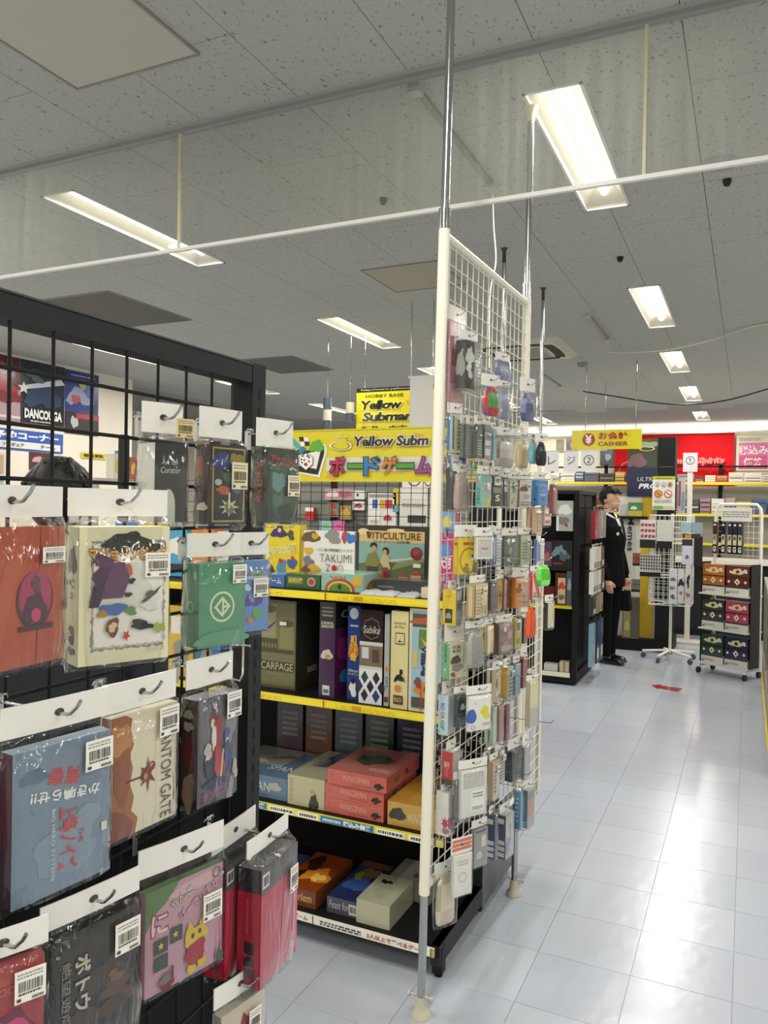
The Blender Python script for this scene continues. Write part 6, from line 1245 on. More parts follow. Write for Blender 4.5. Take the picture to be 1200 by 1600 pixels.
def colour_body(me, suit, shoe, skin):
    me = me.copy()
    for k in list(me.color_attributes): me.color_attributes.remove(k)
    at = me.color_attributes.new('Col', 'FLOAT_COLOR', 'CORNER'); me.materials.clear()
    for k in ('cloth', 'skin', 'gloss'): me.materials.append(mat(k))
    me.polygons.foreach_set('use_smooth', [True]*len(me.polygons))
    cs, ck, cb = lin(suit), lin(skin), lin(shoe); buf = []; mi = []
    for p in me.polygons:
        c = p.center
        if c.z > 1.5 or (c-HAND_R).length < .1 and c.z < .84 and c.y < -.19 or (c-HAND_L).length < .1 and c.z < .84 and c.y > .19: col, k = ck, 1
        elif c.z < .075: col, k = cb, 2
        else: col, k = cs, 0
        mi.append(k); buf.extend((*col, 1)*p.loop_total)
    at.data.foreach_set('color', buf); me.polygons.foreach_set('material_index', mi)
    return me
def person(label, loc, rz, suit, skin, scale=1, dressed=True):
    t = thing('person', label, 'person', loc, rz); t.scale = (scale,)*3
    bo = link('body', colour_body(BODY, suit, '08080a', skin), t)
    rd = random.Random(3); mb = MB()
    def keep(m):   # hair leaves the face, ears and neck free
        return (m.z > 1.695+.35*max(m.x-.055, 0)) or (m.x < .03 and m.z > 1.625) or (m.x < -.02 and m.z > 1.575)
    mb.ell((.006, 0, 1.662), .112, .087, .107, '080707', 'hair', 26, 20, keep)
    for k in range(60):   # locks
        a_ = rd.uniform(0, 2*PI); el_ = rd.uniform(.35, 1.25); d_ = Vector((math.cos(a_)*math.cos(el_), math.sin(a_)*math.cos(el_), math.sin(el_)))
        p0 = Vector((.004+d_.x*.1, d_.y*.078, 1.665+d_.z*.094)); fw = Vector((.035*(1 if p0.x > .02 else -.5), d_.y*.02, -.03+.02*rd.random()))
        if p0.z < 1.68: continue
        p2 = p0+fw; p2.z = max(p2.z, 1.695 if p2.x > .05 else 1.6)
        mb.tube([p0-d_*.022, p0-d_*.002, p2-d_*.002], .012, '080707', 'hair', 8, True, [.02, .016, .007])
    mb.build('hair', t)
    if dressed:
        MB().tube([(-.072, 0, 1.505), (-.05, -.062, 1.5), (.0, -.07, 1.488), (.05, -.055, 1.462), (.075, -.02, 1.44)], .012, 'e4e2de', 'cloth', 8, radii=[.016, .017, .017, .015, .008]).tube([(-.072, 0, 1.505), (-.05, .062, 1.5), (.0, .07, 1.488), (.05, .055, 1.462), (.075, .02, 1.44)], .012, 'e4e2de', 'cloth', 8, radii=[.016, .017, .017, .015, .008]).build('shirt_collar', t)
        MB().add([(.1, -.05, 1.44), (.1, .05, 1.44), (.172, 0, 1.26), (.112, 0, 1.445)], [(0, 3, 2), (3, 1, 2)], 'e4e2de', 'cloth').build('shirt_front', t)
        MB().add([(.116, -.014, 1.44), (.116, .014, 1.44), (.175, .02, 1.28), (.178, 0, 1.25), (.175, -.02, 1.28), (.128, -.01, 1.42), (.128, .01, 1.42)], [(0, 1, 6, 5), (5, 6, 2, 3, 4)], '111214', 'cloth').build('tie', t)
        MB().box(.14, .148, -.11, -.07, 1.28, 1.305, 'e6e6e2', 'gloss').build('name_badge', t)
        # clear mouth shield below the chin
        mb = MB(); V = []; n = 9
        for k in range(n):
            a_ = -1.25+2.5*k/(n-1)
            for z, r in ((1.505, .075), (1.575, .098)): V.append((.045+r*math.cos(a_), r*math.sin(a_), z))
        mb.add(V, [(2*k, 2*k+2, 2*k+3, 2*k+1) for k in range(n-1)], 'dfe4e8', 'film', True); mb.tube([V[2*k] for k in range(n)], .004, 'a8d0e0', 'gloss', 6); mb.build('mouth_shield', t)
        for s in (-1, 1):
            MB().ell((.1, s*.03, 1.654), .006, .013, .0045, 'ece6e0', 'gloss', 10, 6).ell((.1045, s*.03, 1.653), .004, .0055, .0045, '14100e', 'gloss', 8, 6).build('eye', t)
            MB().tube([(.1, s*.014, 1.677), (.1, s*.034, 1.682), (.088, s*.05, 1.677)], .0035, '14100e', 'hair', 6).build('eyebrow', t)
        MB().tube([(.1, -.02, 1.577), (.112, 0, 1.578), (.1, .02, 1.577)], .0028, '8a4a44', 'skin', 6).build('mouth', t)
    return t
person('person in a black suit and white shirt standing beside the black gondola', (-1.27, 8.05, 0), -.3, '060709', 'c69a80')
person('person with dark hair behind the black mesh display', (-1.62, 1.47, 0), 2.2, '2a2c30', 'c69a80', .93, False)
mb = MB()   # bag held at the far side
mb.add([(-.05, -.1, 0), (.05, -.1, 0), (.05, .1, 0), (-.05, .1, 0), (-.03, -.09, .2), (.03, -.09, .2), (.03, .09, .2), (-.03, .09, .2)], [(0, 3, 2, 1), (0, 1, 5, 4), (1, 2, 6, 5), (2, 3, 7, 6), (3, 0, 4, 7), (4, 5, 6, 7)], '101012', 'cloth')
bg = thing('tote_bag', 'black tote bag held low in the suited person\'s hand', 'bag', (-1.12, 8.32, .5)); mb.build('bag_body', bg)
MB().tube([(0, -.06, .19), (0, -.05, .25), (0, 0, .265), (0, .05, .25), (0, .06, .19)], .007, '141416', 'cloth', 6).build('strap', bg)
# ================================================================== cashier end of the shop
t = thing('cashier_sign', 'yellow hanging cashier sign with a red yen emblem', 'sign', (-1.383, 8.5, 2.171))
mb = MB().box(-.364, .364, -.006, .006, 0, .211, 'e2d414', 'gloss'); f = Face(mb, (-.364, -.006, 0), (1, 0, 0), (0, 0, 1), .728, .211, .001, 'gloss')
f.ell(.25, .5, .092, .32, 'a81c1c', 28)
f.text('¥', .25, .5, .1, .46, 'eeecE0'.lower(), .06); f.text('お会計', .6, .68, .42, .38, 'a81c1c', .03); f.text('CASHIER', .6, .27, .42, .22, '8c2418', .025)
mb.build('sign_board', t)
for x in (-.22, .3): MB().tube([(x, 0, .211), (x, 0, ZC-2.171)], .004, '8a8a86', 'steel', 6).build('hanging_chain', t)
rd_ = thing('register_sign', 'row of white register number cards hung on a rod', 'sign', (-2.03, 9.8, 1.996))
MB().tube([(-.45, 0, .262), (.45, 0, .262)], .006, 'c9c9c4', 'paint', 8).build('rod', rd_)
for x in (-.42, .42): MB().tube([(x, 0, .262), (x, 0, ZC-1.996)], .003, '8a8a86', 'steel', 6).build('hanging_wire', rd_)
for (x, s) in ((-.23, 'レ'), (.012, 'ジ'), (.228, '②')):
    mb = MB().box(-.09, .09, -.002, .002, 0, .255, 'd4d2d4', 'print'); f = Face(mb, (-.09, -.002, 0), (1, 0, 0), (0, 0, 1), .18, .255, .001); f.text(s, .52, .55, .56 if s != '②' else .7, .4 if s != '②' else .5, '2c2c2c', .0); mb.build('card', rd_, (x, 0, 0))
t = thing('number_sign', 'white post with a card marked 1 at the registers', 'sign', (-.615, 9.64, 0))
MB().box(-.028, .028, -.02, .02, .03, 1.99, 'd8d2c4', 'paint').build('post', t); MB().box(-.16, .16, -.14, .14, 0, .03, 'c9c4b8', 'paint').build('foot', t)
mb = MB().box(-.078, .078, -.028, -.022, 1.982, 2.2, 'cfcdcf', 'print'); f = Face(mb, (-.078, -.028, 1.982), (1, 0, 0), (0, 0, 1), .156, .218, .001); f.text('①', .5, .6, .62, .44, '2c2c2c', .0); mb.build('card', t)

# display tower
t = thing('display_tower', 'tall card supply display tower with posters, behind the wire rack', 'display', (-1.09, 8.95, 0))
MB().box(-.21, .19, 0, .45, .13, 1.68, 'd0cdc6', 'paint').box(-.126, .19, 0, .3, 1.68, 2.3, '2a2c34', 'paint').build('body', t); MB().box(-.23, .38, -.12, .47, 0, .13, '0d0e10', 'paint').build('base', t)
mb = MB().box(-.126, .208, -.02, -.002, 1.68, 2.31, '20232c', 'gloss'); f = Face(mb, (-.126, -.02, 1.68), (1, 0, 0), (0, 0, 1), .334, .63, .002, 'gloss')
f.rect(0, .5, 1, 1, '3c4438'); f.blob(.3, .62, .25, .14, '7a5a68', 3); f.blob(.7, .9, .3, .06, '8a9a80', 4); f.ring(.6, .83, .25, .04, 'c9c8b0', t=.2); f.blob(.2, .3, .25, .22, '262048', 5, 18, .15); f.rect(0, 0, 1, .5, '1c1e40'); f.text('ULTRA', .62, .3, .6, .07, 'c9ccd4', .0, .2); f.text('PRO', .66, .18, .6, .09, 'dfe2e8', .04, .2)
mb.build('top_poster', t)
MB().box(.192, .37, -.05, .2, .13, 2.323, '17191b', 'paint').build('black_cabinet', t); MB().box(.21, .35, -.052, -.05, 2.0, 2.003, '8a8a88', 'paint').build('panel_seam', t)
mb = MB().box(-.208, -.035, -.008, -.001, .14, 1.6, 'bdbab4', 'print'); f = Face(mb, (-.208, -.008, .14), (1, 0, 0), (0, 0, 1), .173, 1.46, .002); f.text('Memes', .74, .77, .26, .4, '26262a', .02, 0, -90)
mb.build('white_panel', t)
MB().box(.03, .17, -.008, -.001, .14, 1.68, 'c8a414', 'print').build('yellow_panel', t)
MB().box(-.2, .1, -.1, .0, 1.43, 1.462, '101114', 'paint').build('shelf', t)
tag(carton(.15, .05, .15, '3f7a4a', None, None, None, {'F': [('rect', 0, 0, 1, .4, 'b8a83a'), ('blob', .4, .6, .2, .15, 'd0d4c8', 3)]}, .001).build('card_box', None, (-1.12, 8.91, 1.4625)), 'green and yellow card box on the tower shelf', 'box')
tag(carton(.17, .07, .45, '6a6250', None, '4a463c', None, {'F': [('rect', .08, .04, .5, .95, '8c8454'), ('rect', .52, .04, .96, .98, '55504a'), ('blob', .3, .3, .15, .15, 'b0a464', 3)]}, .001).build('playmat_tube_box', None, (-1.14, 8.86, .131)), 'shiny olive and grey boxed playmat at the foot of the tower', 'box')
nb = thing('notice_sheet', 'white notice with yellow heading and round prohibition icons', 'notice', (-.83, 8.888, 0))
mb = MB().box(-.115, .115, -.006, .006, 1.535, 1.9, 'e4e2da', 'print'); f = Face(mb, (-.115, -.006, 1.535), (1, 0, 0), (0, 0, 1), .23, .365, .001)
f.rect(0, .9, 1, 1, 'b0bc1c'); f.lines(.15, .93, .85, .97, 1, '3a3c1a', 1)
for k, c in enumerate(('8a8684', 'a8a4a2', '6a3a2c')): f.ell(.22+.28*k, .76, .11, .075, '5a5654'); f.ell(.22+.28*k, .76, .095, .062, 'd8d4cc' if k < 2 else 'c8a08a'); f.blob(.22+.28*k, .75, .05, .035, c, k)
for k in range(2): f.ell(.27+.44*k, .48, .18, .115, 'b04a2c'); f.ell(.27+.44*k, .48, .14, .09, 'd8983c' if k == 0 else 'e0d8d0'); f.rect(.15+.44*k, .465, .39+.44*k, .495, 'a8402c', -35)
f.lines(.1, .22, .9, .32, 2, '8a8884', 2); f.rect(.05, .03, .5, .12, '7aa04a'); f.rect(.52, .03, .95, .12, 'c9bda0')
mb.build('printed_board', nb)

# revolving wire rack
RXc, RYc = -.7, 8.47
rk = thing('revolving_rack', 'white revolving wire rack on a five star caster base', 'rack', (RXc, RYc, 0))
MB().tube([(0, 0, .07), (0, 0, 1.5)], .014, 'd8d6cc', 'paint', 10).build('pole', rk)
for k in range(5):
    a_ = math.radians(250+72*k); c_, s_ = math.cos(a_), math.sin(a_)
    arm = MB().tube([(0, 0, .1), (c_*.27, s_*.27, .07)], .013, 'dedbd0', 'paint', 8).build('base_arm', rk)
    MB().tube([(c_*.26-s_*.012, s_*.26+c_*.012, .026), (c_*.26+s_*.012, s_*.26-c_*.012, .026)], .026, '4a4a4a', 'paint', 12).tube([(c_*.26, s_*.26, .03), (c_*.26, s_*.26, .07)], .007, 'a8a8a8', 'steel', 8).build('caster', arm)
mb = MB(); hs = .2
def sq(z, r=.004, s=1.0):
    P = [(-hs*s, -hs*s, z), (hs*s, -hs*s, z), (hs*s, hs*s, z), (-hs*s, hs*s, z), (-hs*s, -hs*s, z)]
    for a_, b_ in zip(P[:-1], P[1:]): mb.tube([a_, b_], r, 'e2e0d6', 'paint', 6)
for z in (.58, .86, .88, 1.2, 1.24, 1.48): sq(z)
for z in (.64, .7, .76, .82, .95, 1.02, 1.09, 1.3, 1.36, 1.42): sq(z, .002)
for k in range(9):
    for s in (-1, 1):
        x = -hs+2*hs*k/8; mb.tube([(x, s*hs, .58), (x, s*hs, 1.48)], .002 if k % 8 else .005, 'e2e0d6', 'paint', 5); mb.tube([(s*hs, x, .58), (s*hs, x, 1.48)], .002 if k % 8 else .005, 'e2e0d6', 'paint', 5)
for z in (.58, 1.48): mb.tube([(-hs, -hs, z), (hs, hs, z)], .004, 'e2e0d6', 'paint', 6); mb.tube([(hs, -hs, z), (-hs, hs, z)], .004, 'e2e0d6', 'paint', 6)
mb.build('wire_frame', rk)
RG = 'packs on the revolving rack'
def ri(lb, x0, x1, z0, z1, y, c, art=None, d=.02): return back_item(lb, x0, x1, z0, z1, y, c, {'F': art} if art else None, 'hanging_pack', d, 'hanging pack', 'gloss', RG)
ri('white sticker sheet with rows of red hearts on the wire rack', -.985, -.835, 1.15, 1.434, 8.24, 'e0deda', [('rect', 0, 0, 1, .3, '2a2a2c')] + [('blob', .14+.24*i, .42+.2*j, .09, .06, 'b0383c', i+j) for i in range(4) for j in range(3)])
ri('white dotted sticker sheet beside the heart sheet', -.825, -.68, 1.15, 1.436, 8.245, 'd8d6d2', [('rect', 0, 0, 1, .26, '242426')] + [('ell', .1+.16*i+.06*(j % 2), .34+.1*j, .02, .012, '7a7a80', 6) for i in range(6) for j in range(7)])
ri('pale blue boxed pack at the top of the wire rack', -.6, -.5, 1.317, 1.415, 8.24, '9cb4c4', None, .05); ri('pale blue boxed pack at the outer corner of the rack', -.495, -.4, 1.317, 1.415, 8.25, '8aa4b4', None, .05)
ri('yellow and black small pack under the pale blue boxes', -.58, -.42, 1.26, 1.305, 8.24, '2c2a28', [('rect', .1, .1, .5, .9, 'c89a2c')])
ri('black and white geometric pattern pack on the wire rack', -.98, -.78, .864, 1.085, 8.235, 'cfcdc8', [('rect', 0, 0, 1, .2, '232325')] + [('poly', [(.06+.125*i, .3+.14*j), (.12+.125*i, .36+.14*j), (.06+.125*i, .42+.14*j), (.02+.125*i, .36+.14*j)], '3c3c40') for i in range(8) for j in range(5)])
ri('orange and red four picture card on the rack side', -1.06, -.985, .961, 1.092, 8.3, 'a85a48', [('rect', 0, 0, 1, .2, '2a2424'), ('rect', .48, .2, .52, 1, '5a2c24'), ('rect', 0, .58, 1, .62, '5a2c24')]); ri('grey four picture card on the rack side', -1.07, -.985, .692, .823, 8.31, '77756c', [('rect', 0, 0, 1, .2, '242424'), ('rect', .48, .2, .52, 1, '3a3a38'), ('rect', 0, .58, 1, .62, '3a3a38')])
ri('narrow white floral pack low in the wire rack', -.7, -.625, .606, .952, 8.235, 'd6d8dc', [('blob', .5, .7, .3, .06, '6a7488', 3), ('blob', .4, .45, .3, .06, '8a7a88', 4), ('blob', .5, .2, .3, .06, '5c6678', 5)])
ri('white and black ink pattern pack low in the rack', -.615, -.56, .613, .958, 8.235, 'dad8d6', [('blob', .5, .6, .35, .14, '2c2c30', 3, 18, .7), ('blob', .5, .3, .25, .06, 'b86a7a', 4)]); ri('white pack with black brush marks at the rack corner', -.552, -.495, .613, .958, 8.24, 'd8d6d4', [('blob', .5, .65, .3, .14, '26262a', 6, 18, .7), ('blob', .5, .25, .3, .08, 'b06a78', 7)])
ri('small lilac phone charm pack on the wire rack', -.585, -.49, 1.0, 1.25, 8.24, 'd0cede', [('rect', 0, .75, 1, 1, '2c2e34'), ('blob', .5, .3, .15, .1, '6a6480', 3)])
ri('black pack hanging behind the lilac one', -.48, -.4, .98, 1.28, 8.3, '17181c')

back_item('clear sleeve with a pink and blue sheet hung behind the notice', -.71, -.63, 1.5, 1.9, 9.2, 'b9b4b8', {'F': [('rect', .1, .2, .4, .9, '9a4a68'), ('rect', .5, .1, .9, .6, '7a94b0')]}, 'hanging_sleeve', .012, 'sleeve', 'gloss', None)
# roller stand with deck boxes
sd_ = thing('roller_stand', 'white tubular roller stand at the end of the aisle', 'stand', (-.13, 7.99, 0), -math.radians(28))
mb = MB(); P = [(-.225, .1, .07), (-.225, .1, 1.5), (-.215, .1, 1.56), (-.18, .1, 1.6), (.18, .1, 1.6), (.215, .1, 1.56), (.225, .1, 1.5), (.225, .1, .07)]
mb.tube(P, .014, 'e4e2d8', 'paint', 10); mb.build('tube_frame', sd_)
mb = MB()
for k in range(9): mb.tube([(-.2+.05*k, .1, 1.1), (-.2+.05*k, .1, 1.58)], .002, 'e4e2d8', 'paint', 5)
for k in range(9): mb.tube([(-.225, .1, 1.12+.055*k), (.225, .1, 1.12+.055*k)], .002, 'e4e2d8', 'paint', 5)
mb.build('wire_back', sd_)
mb = MB().box(-.16, .14, .082, .086, 1.44, 1.57, 'd8d6d0', 'print'); f = Face(mb, (-.16, .082, 1.44), (1, 0, 0), (0, 0, 1), .3, .13, .001); f.lines(.05, .3, .95, .8, 3, '8c8a84', 2); mb.build('header_card', sd_)
for z in (.1, .43, .76): MB().box(-.24, .24, -.15, .12, z-.012, z, 'c9c7be', 'paint').build('tray', sd_)
for s in (-1, 1):
    MB().tube([(s*.225, .1, .07), (s*.225, -.16, .07)], .012, 'e4e2d8', 'paint', 8).build('foot_bar', sd_)
    for yy in (.1, -.15): MB().tube([(s*.225-.012, yy, .028), (s*.225+.012, yy, .028)], .028, '2a2a2c', 'paint', 12).tube([(s*.225, yy, .03), (s*.225, yy, .07)], .006, '8a8a8a', 'steel', 6).build('caster', sd_)
    MB().box(s*.243-.003, s*.243+.003, -.1, .06, .1, 1.05, '2a2624', 'paint').build('side_panel', sd_)
sw = Matrix.Rotation(-math.radians(28), 4, 'Z')
def on_stand(x, y, z): v = sw @ Vector((x, y, z)); return (v.x-.13, v.y+7.99, v.z)
for (z, its) in ((.76, (('copper brown', 'a8622a'), ('oxblood', '5a1c18'))), (.43, (('charcoal', '3c3e38'), ('raspberry', 'a8405c'))), (.1, (('bottle green', '2c463c'), ('midnight blue', '23284a')))):
    for k, (nm, c) in enumerate(its):
        x = -.115+.235*k
        t = thing('deck_box_display', nm+' boxed card set with pale diamonds on the roller stand', 'boxed set', on_stand(x, -.06, z+.0005), -math.radians(28), 'boxed sets on the roller stand')
        mb = carton(.218, .1, .19, c, None, '2a2224', None, {'F': [('blob', .5, .72, .22, .17, 'cfc292', 3), ('ell', .5, .72, .08, .08, c), ('poly', [(.2, .62), (.27, .7), (.2, .78), (.13, .7)], 'd8ceaa'), ('blob', .84, .76, .1, .09, 'd0c8b0', 5), ('rect', 0, .43, 1, .47, '1c1a1a'), ('poly', [(.5, .06), (.63, .23), (.5, .4), (.37, .23)], 'd8ceaa'), ('ell', .5, .23, .04, .05, c), ('poly', [(.14, .15), (.21, .23), (.14, .31), (.07, .23)], 'd8ceaa'), ('poly', [(.86, .15), (.93, .23), (.86, .31), (.79, .23)], 'd8ceaa')]}, .001, 'gloss')
        mb.v = [(a_, b_, c_+.082) for a_, b_, c_ in mb.v]; mb.build('lid_box', t)
        mb = carton(.218, .104, .08, 'c9c7c0', None, 'a8a6a0', None, {'F': [('rect', 0, .84, 1, 1, '1a1a1c'), ('lines', .05, .3, .6, .6, 2, '8a8884', 2), ('rect', .04, .2, .14, .32, '3a3a38')]}, .001); mb.build('label_tray', t)
for k, (nm, c) in enumerate((('brown', '4a2c22'), ('black', '1b1c20'), ('navy', '1f2638'), ('maroon', '3a1a20'), ('teal', '1c343a'))):
    x = (-.2, -.115, -.05, .0, .05)[k]
    mb = carton(.044, .03, .3, c, None, None, None, {'F': [('rect', .1, .28, .9, .6, 'c9c2a0'), ('blob', .5, .5, .25, .08, '5a5a4a', k), ('rect', .25, .88, .75, .94, 'd8d6d0'), ('rect', .08, .02, .92, .27, '121214'), ('text', 'GI', .5, .14, .7, .18, 'e4e2dc', .03)]}, .001, 'gloss')
    o = mb.build('tube_pack', None, on_stand(x, .06, 1.13), -math.radians(28)); tag(o, nm+' upright tube pack lettered in white on the roller stand', 'tube pack', 'tube packs on the roller stand')
# red arrow on the floor
ar_ = MB().add([(-.13, .06, 0), (-.06, .13, 0), (-.04, .085, 0), (.13, .06, 0), (.1, -.09, 0), (-.05, -.04, 0), (-.07, -.06, 0)], [(0, 6, 1), (6, 5, 4, 3, 2, 1)], 'a8202c', 'gloss')
tag(ar_.build('floor_arrow', None, (-.61, 7.1, .0008)), 'red arrow sticker on the pale floor', 'sticker')

# glass showcase along the aisle edge
t = thing('glass_showcase', 'low glass showcase with a yellow kick strip along the aisle edge', 'showcase', (.13, 5.0, 0))
MB().box(.02, .6, 0, 2.65, 0, .085, '0f1011', 'paint').build('plinth', t); MB().box(0, .02, 0, 2.65, .085, .115, 'd8c61c', 'gloss').build('yellow_strip', t)
MB().box(.01, .6, 0, 2.65, .115, .3, '8a7c68', 'paint').build('lower_panel', t)
for y in (.01, .88, 1.76, 2.63): MB().box(.012, .034, y-.012, y+.012, .3, .95, '7a7468', 'paint').build('frame_post', t)
MB().box(.01, .6, 0, 2.65, .93, .96, '8c8678', 'paint').build('top_frame', t)
for y in (.02, .89, 1.77): MB().box(.018, .024, y, y+.85, .3, .93, 'ffffff', 'film').build('glass_pane', t)

# checkout counter
t = thing('checkout_counter', 'long pale checkout counter behind the display tower', 'counter', (-1.6, 10.2, 0))
MB().box(-2.2, .3, 0, .6, .08, .9, 'c9c4ba', 'wall').build('front_panel', t); MB().box(.3, 2.4, .1, .6, .08, .9, '25262a', 'paint').build('dark_front', t)
MB().box(-2.25, 2.45, -.04, .65, .9, .94, 'd9d5ca', 'gloss').build('worktop', t); MB().box(-2.2, .3, .002, .6, 0, .08, '8c3a34', 'paint').build('red_skirting', t); MB().box(.3, 2.4, .1, .6, 0, .08, '17181a', 'paint').build('dark_skirting', t)

# ------------------------------------------------------------------ back wall
t = thing('back_shelf', 'tall black shelving with yellow shelf edges along the back wall', 'shelving', (-1.0, 14.5, 0))
for x in (-2.4, -1.4, -.42, .55, 1.5, 2.4): MB().box(x-.03, x+.03, .3, .36, 0, 2.36, '141516', 'paint').build('upright', t)
MB().box(-2.4, 2.4, .3, .33, 2.3, 2.33, '17181a', 'paint').build('cross_bar', t); MB().box(-2.4, 2.4, .36, .38, .05, 1.97, 'b4ad98', 'paint').build('back_board', t)
for z in (2.02, 1.48, .98, .5):
    shb = MB().box(-2.4, 2.4, -.05, .3, z-.03, z, '6a675c', 'paint').build('shelf', t); MB().box(-2.4, 2.4, -.06, -.05, z-.035, z+.01, 'd9c92a', 'gloss').build('price_strip', shb)
MB().box(-2.4, 2.4, -.05, .36, 0, .1, '141516', 'paint').build('plinth', t)
ordn = ['first', 'second', 'third', 'fourth', 'fifth', 'sixth', 'seventh', 'eighth', 'ninth', 'tenth', 'eleventh', 'twelfth', 'thirteenth', 'fourteenth', 'fifteenth', 'sixteenth', 'seventeenth', 'eighteenth', 'nineteenth', 'twentieth', 'twenty-first', 'twenty-second']
palette = [('8a8c90', 'grey'), ('c8a84a', 'yellow'), ('b05a34', 'orange'), ('b08a94', 'pink'), ('9a7a84', 'mauve'), ('d8d4c8', 'white'), ('5a6a7a', 'slate'), ('3a5a88', 'blue'), ('d0ccc4', 'off white'), ('7a2c34', 'dark red'), ('c9c4b8', 'cream'), ('44464c', 'charcoal')]
rd = random.Random(21)
for (z, x0, x1, nm, hm) in ((2.0305, -3.35, 1.35, 'top', .2), (1.4905, -3.35, 1.35, 'second', .3)):
    x = x0; k = 0
    while x < x1 and k < 22:
        w_ = rd.uniform(.14, .26); h_ = hm*rd.uniform(.5, 1.0); c, cn = palette[rd.randrange(12)]
        mb = carton(w_, .2, h_, c, None, None, None, {'F': [('rect', .05, .1+.3*i, .95, .18+.3*i, rd.choice(('2c2c34', 'e0dcd0', 'b8a03c', '8a3c40'))) for i in range(3)]}, .002)
        tag(mb.build('stacked_box', None, (x+w_/2, 14.58, z)), '%s box, %s along the %s shelf of the back wall' % (cn, ordn[k], nm), 'box', 'boxes on the back wall shelves'); x += w_+.02; k += 1
# red flag and posters on the wall
t = thing('wall_flag', 'large red cloth flag with white lettering on the back wall', 'flag', (-1.255, 14.94, 1.95))
mb = MB(); n = 24; V = []
for i in range(n+1):
    u = i/n; b_ = .02*math.sin(u*17)+.012*math.sin(u*41)
    V += [(-1.015+2.03*u, b_-.02, .0+.03*math.sin(u*9)), (-1.015+2.03*u, b_*.5, .97-.0*u)]
mb.add(V, [(2*i, 2*i+2, 2*i+3, 2*i+1) for i in range(n)], 'd01c20', 'cloth', True); mb.build('cloth', t)
mb = MB(); f = Face(mb, (-1.015, -.05, 0), (1, 0, 0), (0, 0, 1), 2.03, .97, .003); f.text('Battle Spirits', .71, .48, .44, .16, 'f0c8bc', .05, .25); f.text('Battle Spirits', .71, .48, .44, .16, 'c83030', .01, .25); f.ring(.14, .3, .1, .2, 'e06a5a', t=.15); mb.build('lettering', t)
t = thing('wall_poster', 'white poster with a pink price notice on the back wall', 'poster', (.06, 14.985, 2.25))
mb = MB().box(-.27, .27, -.012, 0, 0, .62, 'e6dfc8', 'print'); f = Face(mb, (-.27, -.012, 0), (1, 0, 0), (0, 0, 1), .54, .62, .003); f.rect(.08, .05, .92, .78, 'd25a90'); f.rect(.08, .42, .92, .78, 'd874a4'); f.text('税込み', .5, .58, .86, .26, 'f0e6d8', .025); f.text('価格', .5, .24, .56, .26, 'f0e6d8', .025); f.lines(.08, .84, .7, .94, 2, 'a8a494', 3); mb.build('printed_sheet', t)
for (x, z0, z1, w_, lb, c) in ((-3.07, 2.6, 2.88, .22, 'small picture poster on the back wall by the strip light', '6a5a68'), (-2.42, 2.36, 2.66, .24, 'dark shelf screen below the cashier sign', '3c4048'), (-3.3, 2.62, 2.86, .14, 'khaki notice on the back wall', '8c8a6a')):
    t = thing('wall_poster', lb, 'poster', (x, 14.985, z0)); mb = MB().box(-w_/2, w_/2, -.012, 0, 0, z1-z0, c, 'gloss'); f = Face(mb, (-w_/2, -.012, 0), (1, 0, 0), (0, 0, 1), w_, z1-z0, .003); f.blob(.6, .5, .2, .25, 'a8b0c0', 4) if c != '8c8a6a' else f.lines(.1, .3, .9, .8, 3, 'a8a68a', 2); mb.build('printed_sheet', t)

# ------------------------------------------------------------------ hanging shop signs over the middle of the store
t = thing('shop_sign', 'yellow hanging shop sign with black lettering and a black top edge', 'sign', (-2.86, 6.5, 2.2))
mb = MB().box(-.48, .48, -.01, .01, 0, .42, 'cdbf1c', 'gloss'); f = Face(mb, (-.48, -.01, 0), (1, 0, 0), (0, 0, 1), .96, .42, .001, 'gloss')
f.rect(0, .91, 1, 1, '1a1a18'); f.text('http://www.yellowsubmarine.co.jp', .5, .955, .9, .05, 'b8b49a', .0); f.text('HOBBY BASE', .3, .82, .4, .07, '4a4418', .02); f.text('Yellow', .27, .62, .44, .2, '14140c', .04, .15, 0, out='e0d860'); f.text('Submarine', .43, .36, .72, .2, '14140c', .04, .15, 0, out='e0d860'); f.ell(.62, .66, .09, .06, 'a89c1c'); f.ell(.62, .66, .075, .045, 'cdbf1c'); f.text('新品・中古・買取', .45, .1, .78, .12, '1c1a10', .04); mb.build('sign_board', t)
for x in (-.4, .4): MB().tube([(x, 0, .42), (x, 0, ZC-2.2)], .004, 'a8a8a4', 'steel', 6).build('hanging_wire', t)
t = thing('hanging_banner', 'plain white hanging banner beside the yellow shop sign', 'banner', (-2.275, 5.5, 2.1)); MB().box(-.095, .095, -.002, .002, 0, .42, 'd8d6d2', 'print').build('sheet', t); MB().tube([(-.11, 0, .42), (.11, 0, .42)], .008, 'e4e2dc', 'paint', 8).build('rod', t)
for x in (-.09, .09): MB().tube([(x, 0, .42), (x, 0, ZC-2.1)], .003, 'a8a8a4', 'steel', 6).build('hanging_wire', t)
for (x, lb, z0, z1) in ((-3.6, 'slim printed tube hanging by the yellow shop sign', 2.24, 2.53), (-3.36, 'short printed tube hanging against the yellow shop sign', 2.3, 2.46)):
    t = thing('hanging_tube', lb, 'tube', (x, 6.4, z0)); MB().tube([(0, 0, 0), (0, 0, z1-z0)], .04, '3a4a5a', 'gloss', 12).tube([(0, 0, .08), (0, 0, .18)], .0405, 'c8c0a8', 'gloss', 12).build('tube', t); MB().tube([(0, 0, z1-z0), (0, 0, ZC-z0)], .003, 'a8a8a4', 'steel', 6).build('hanging_wire', t)

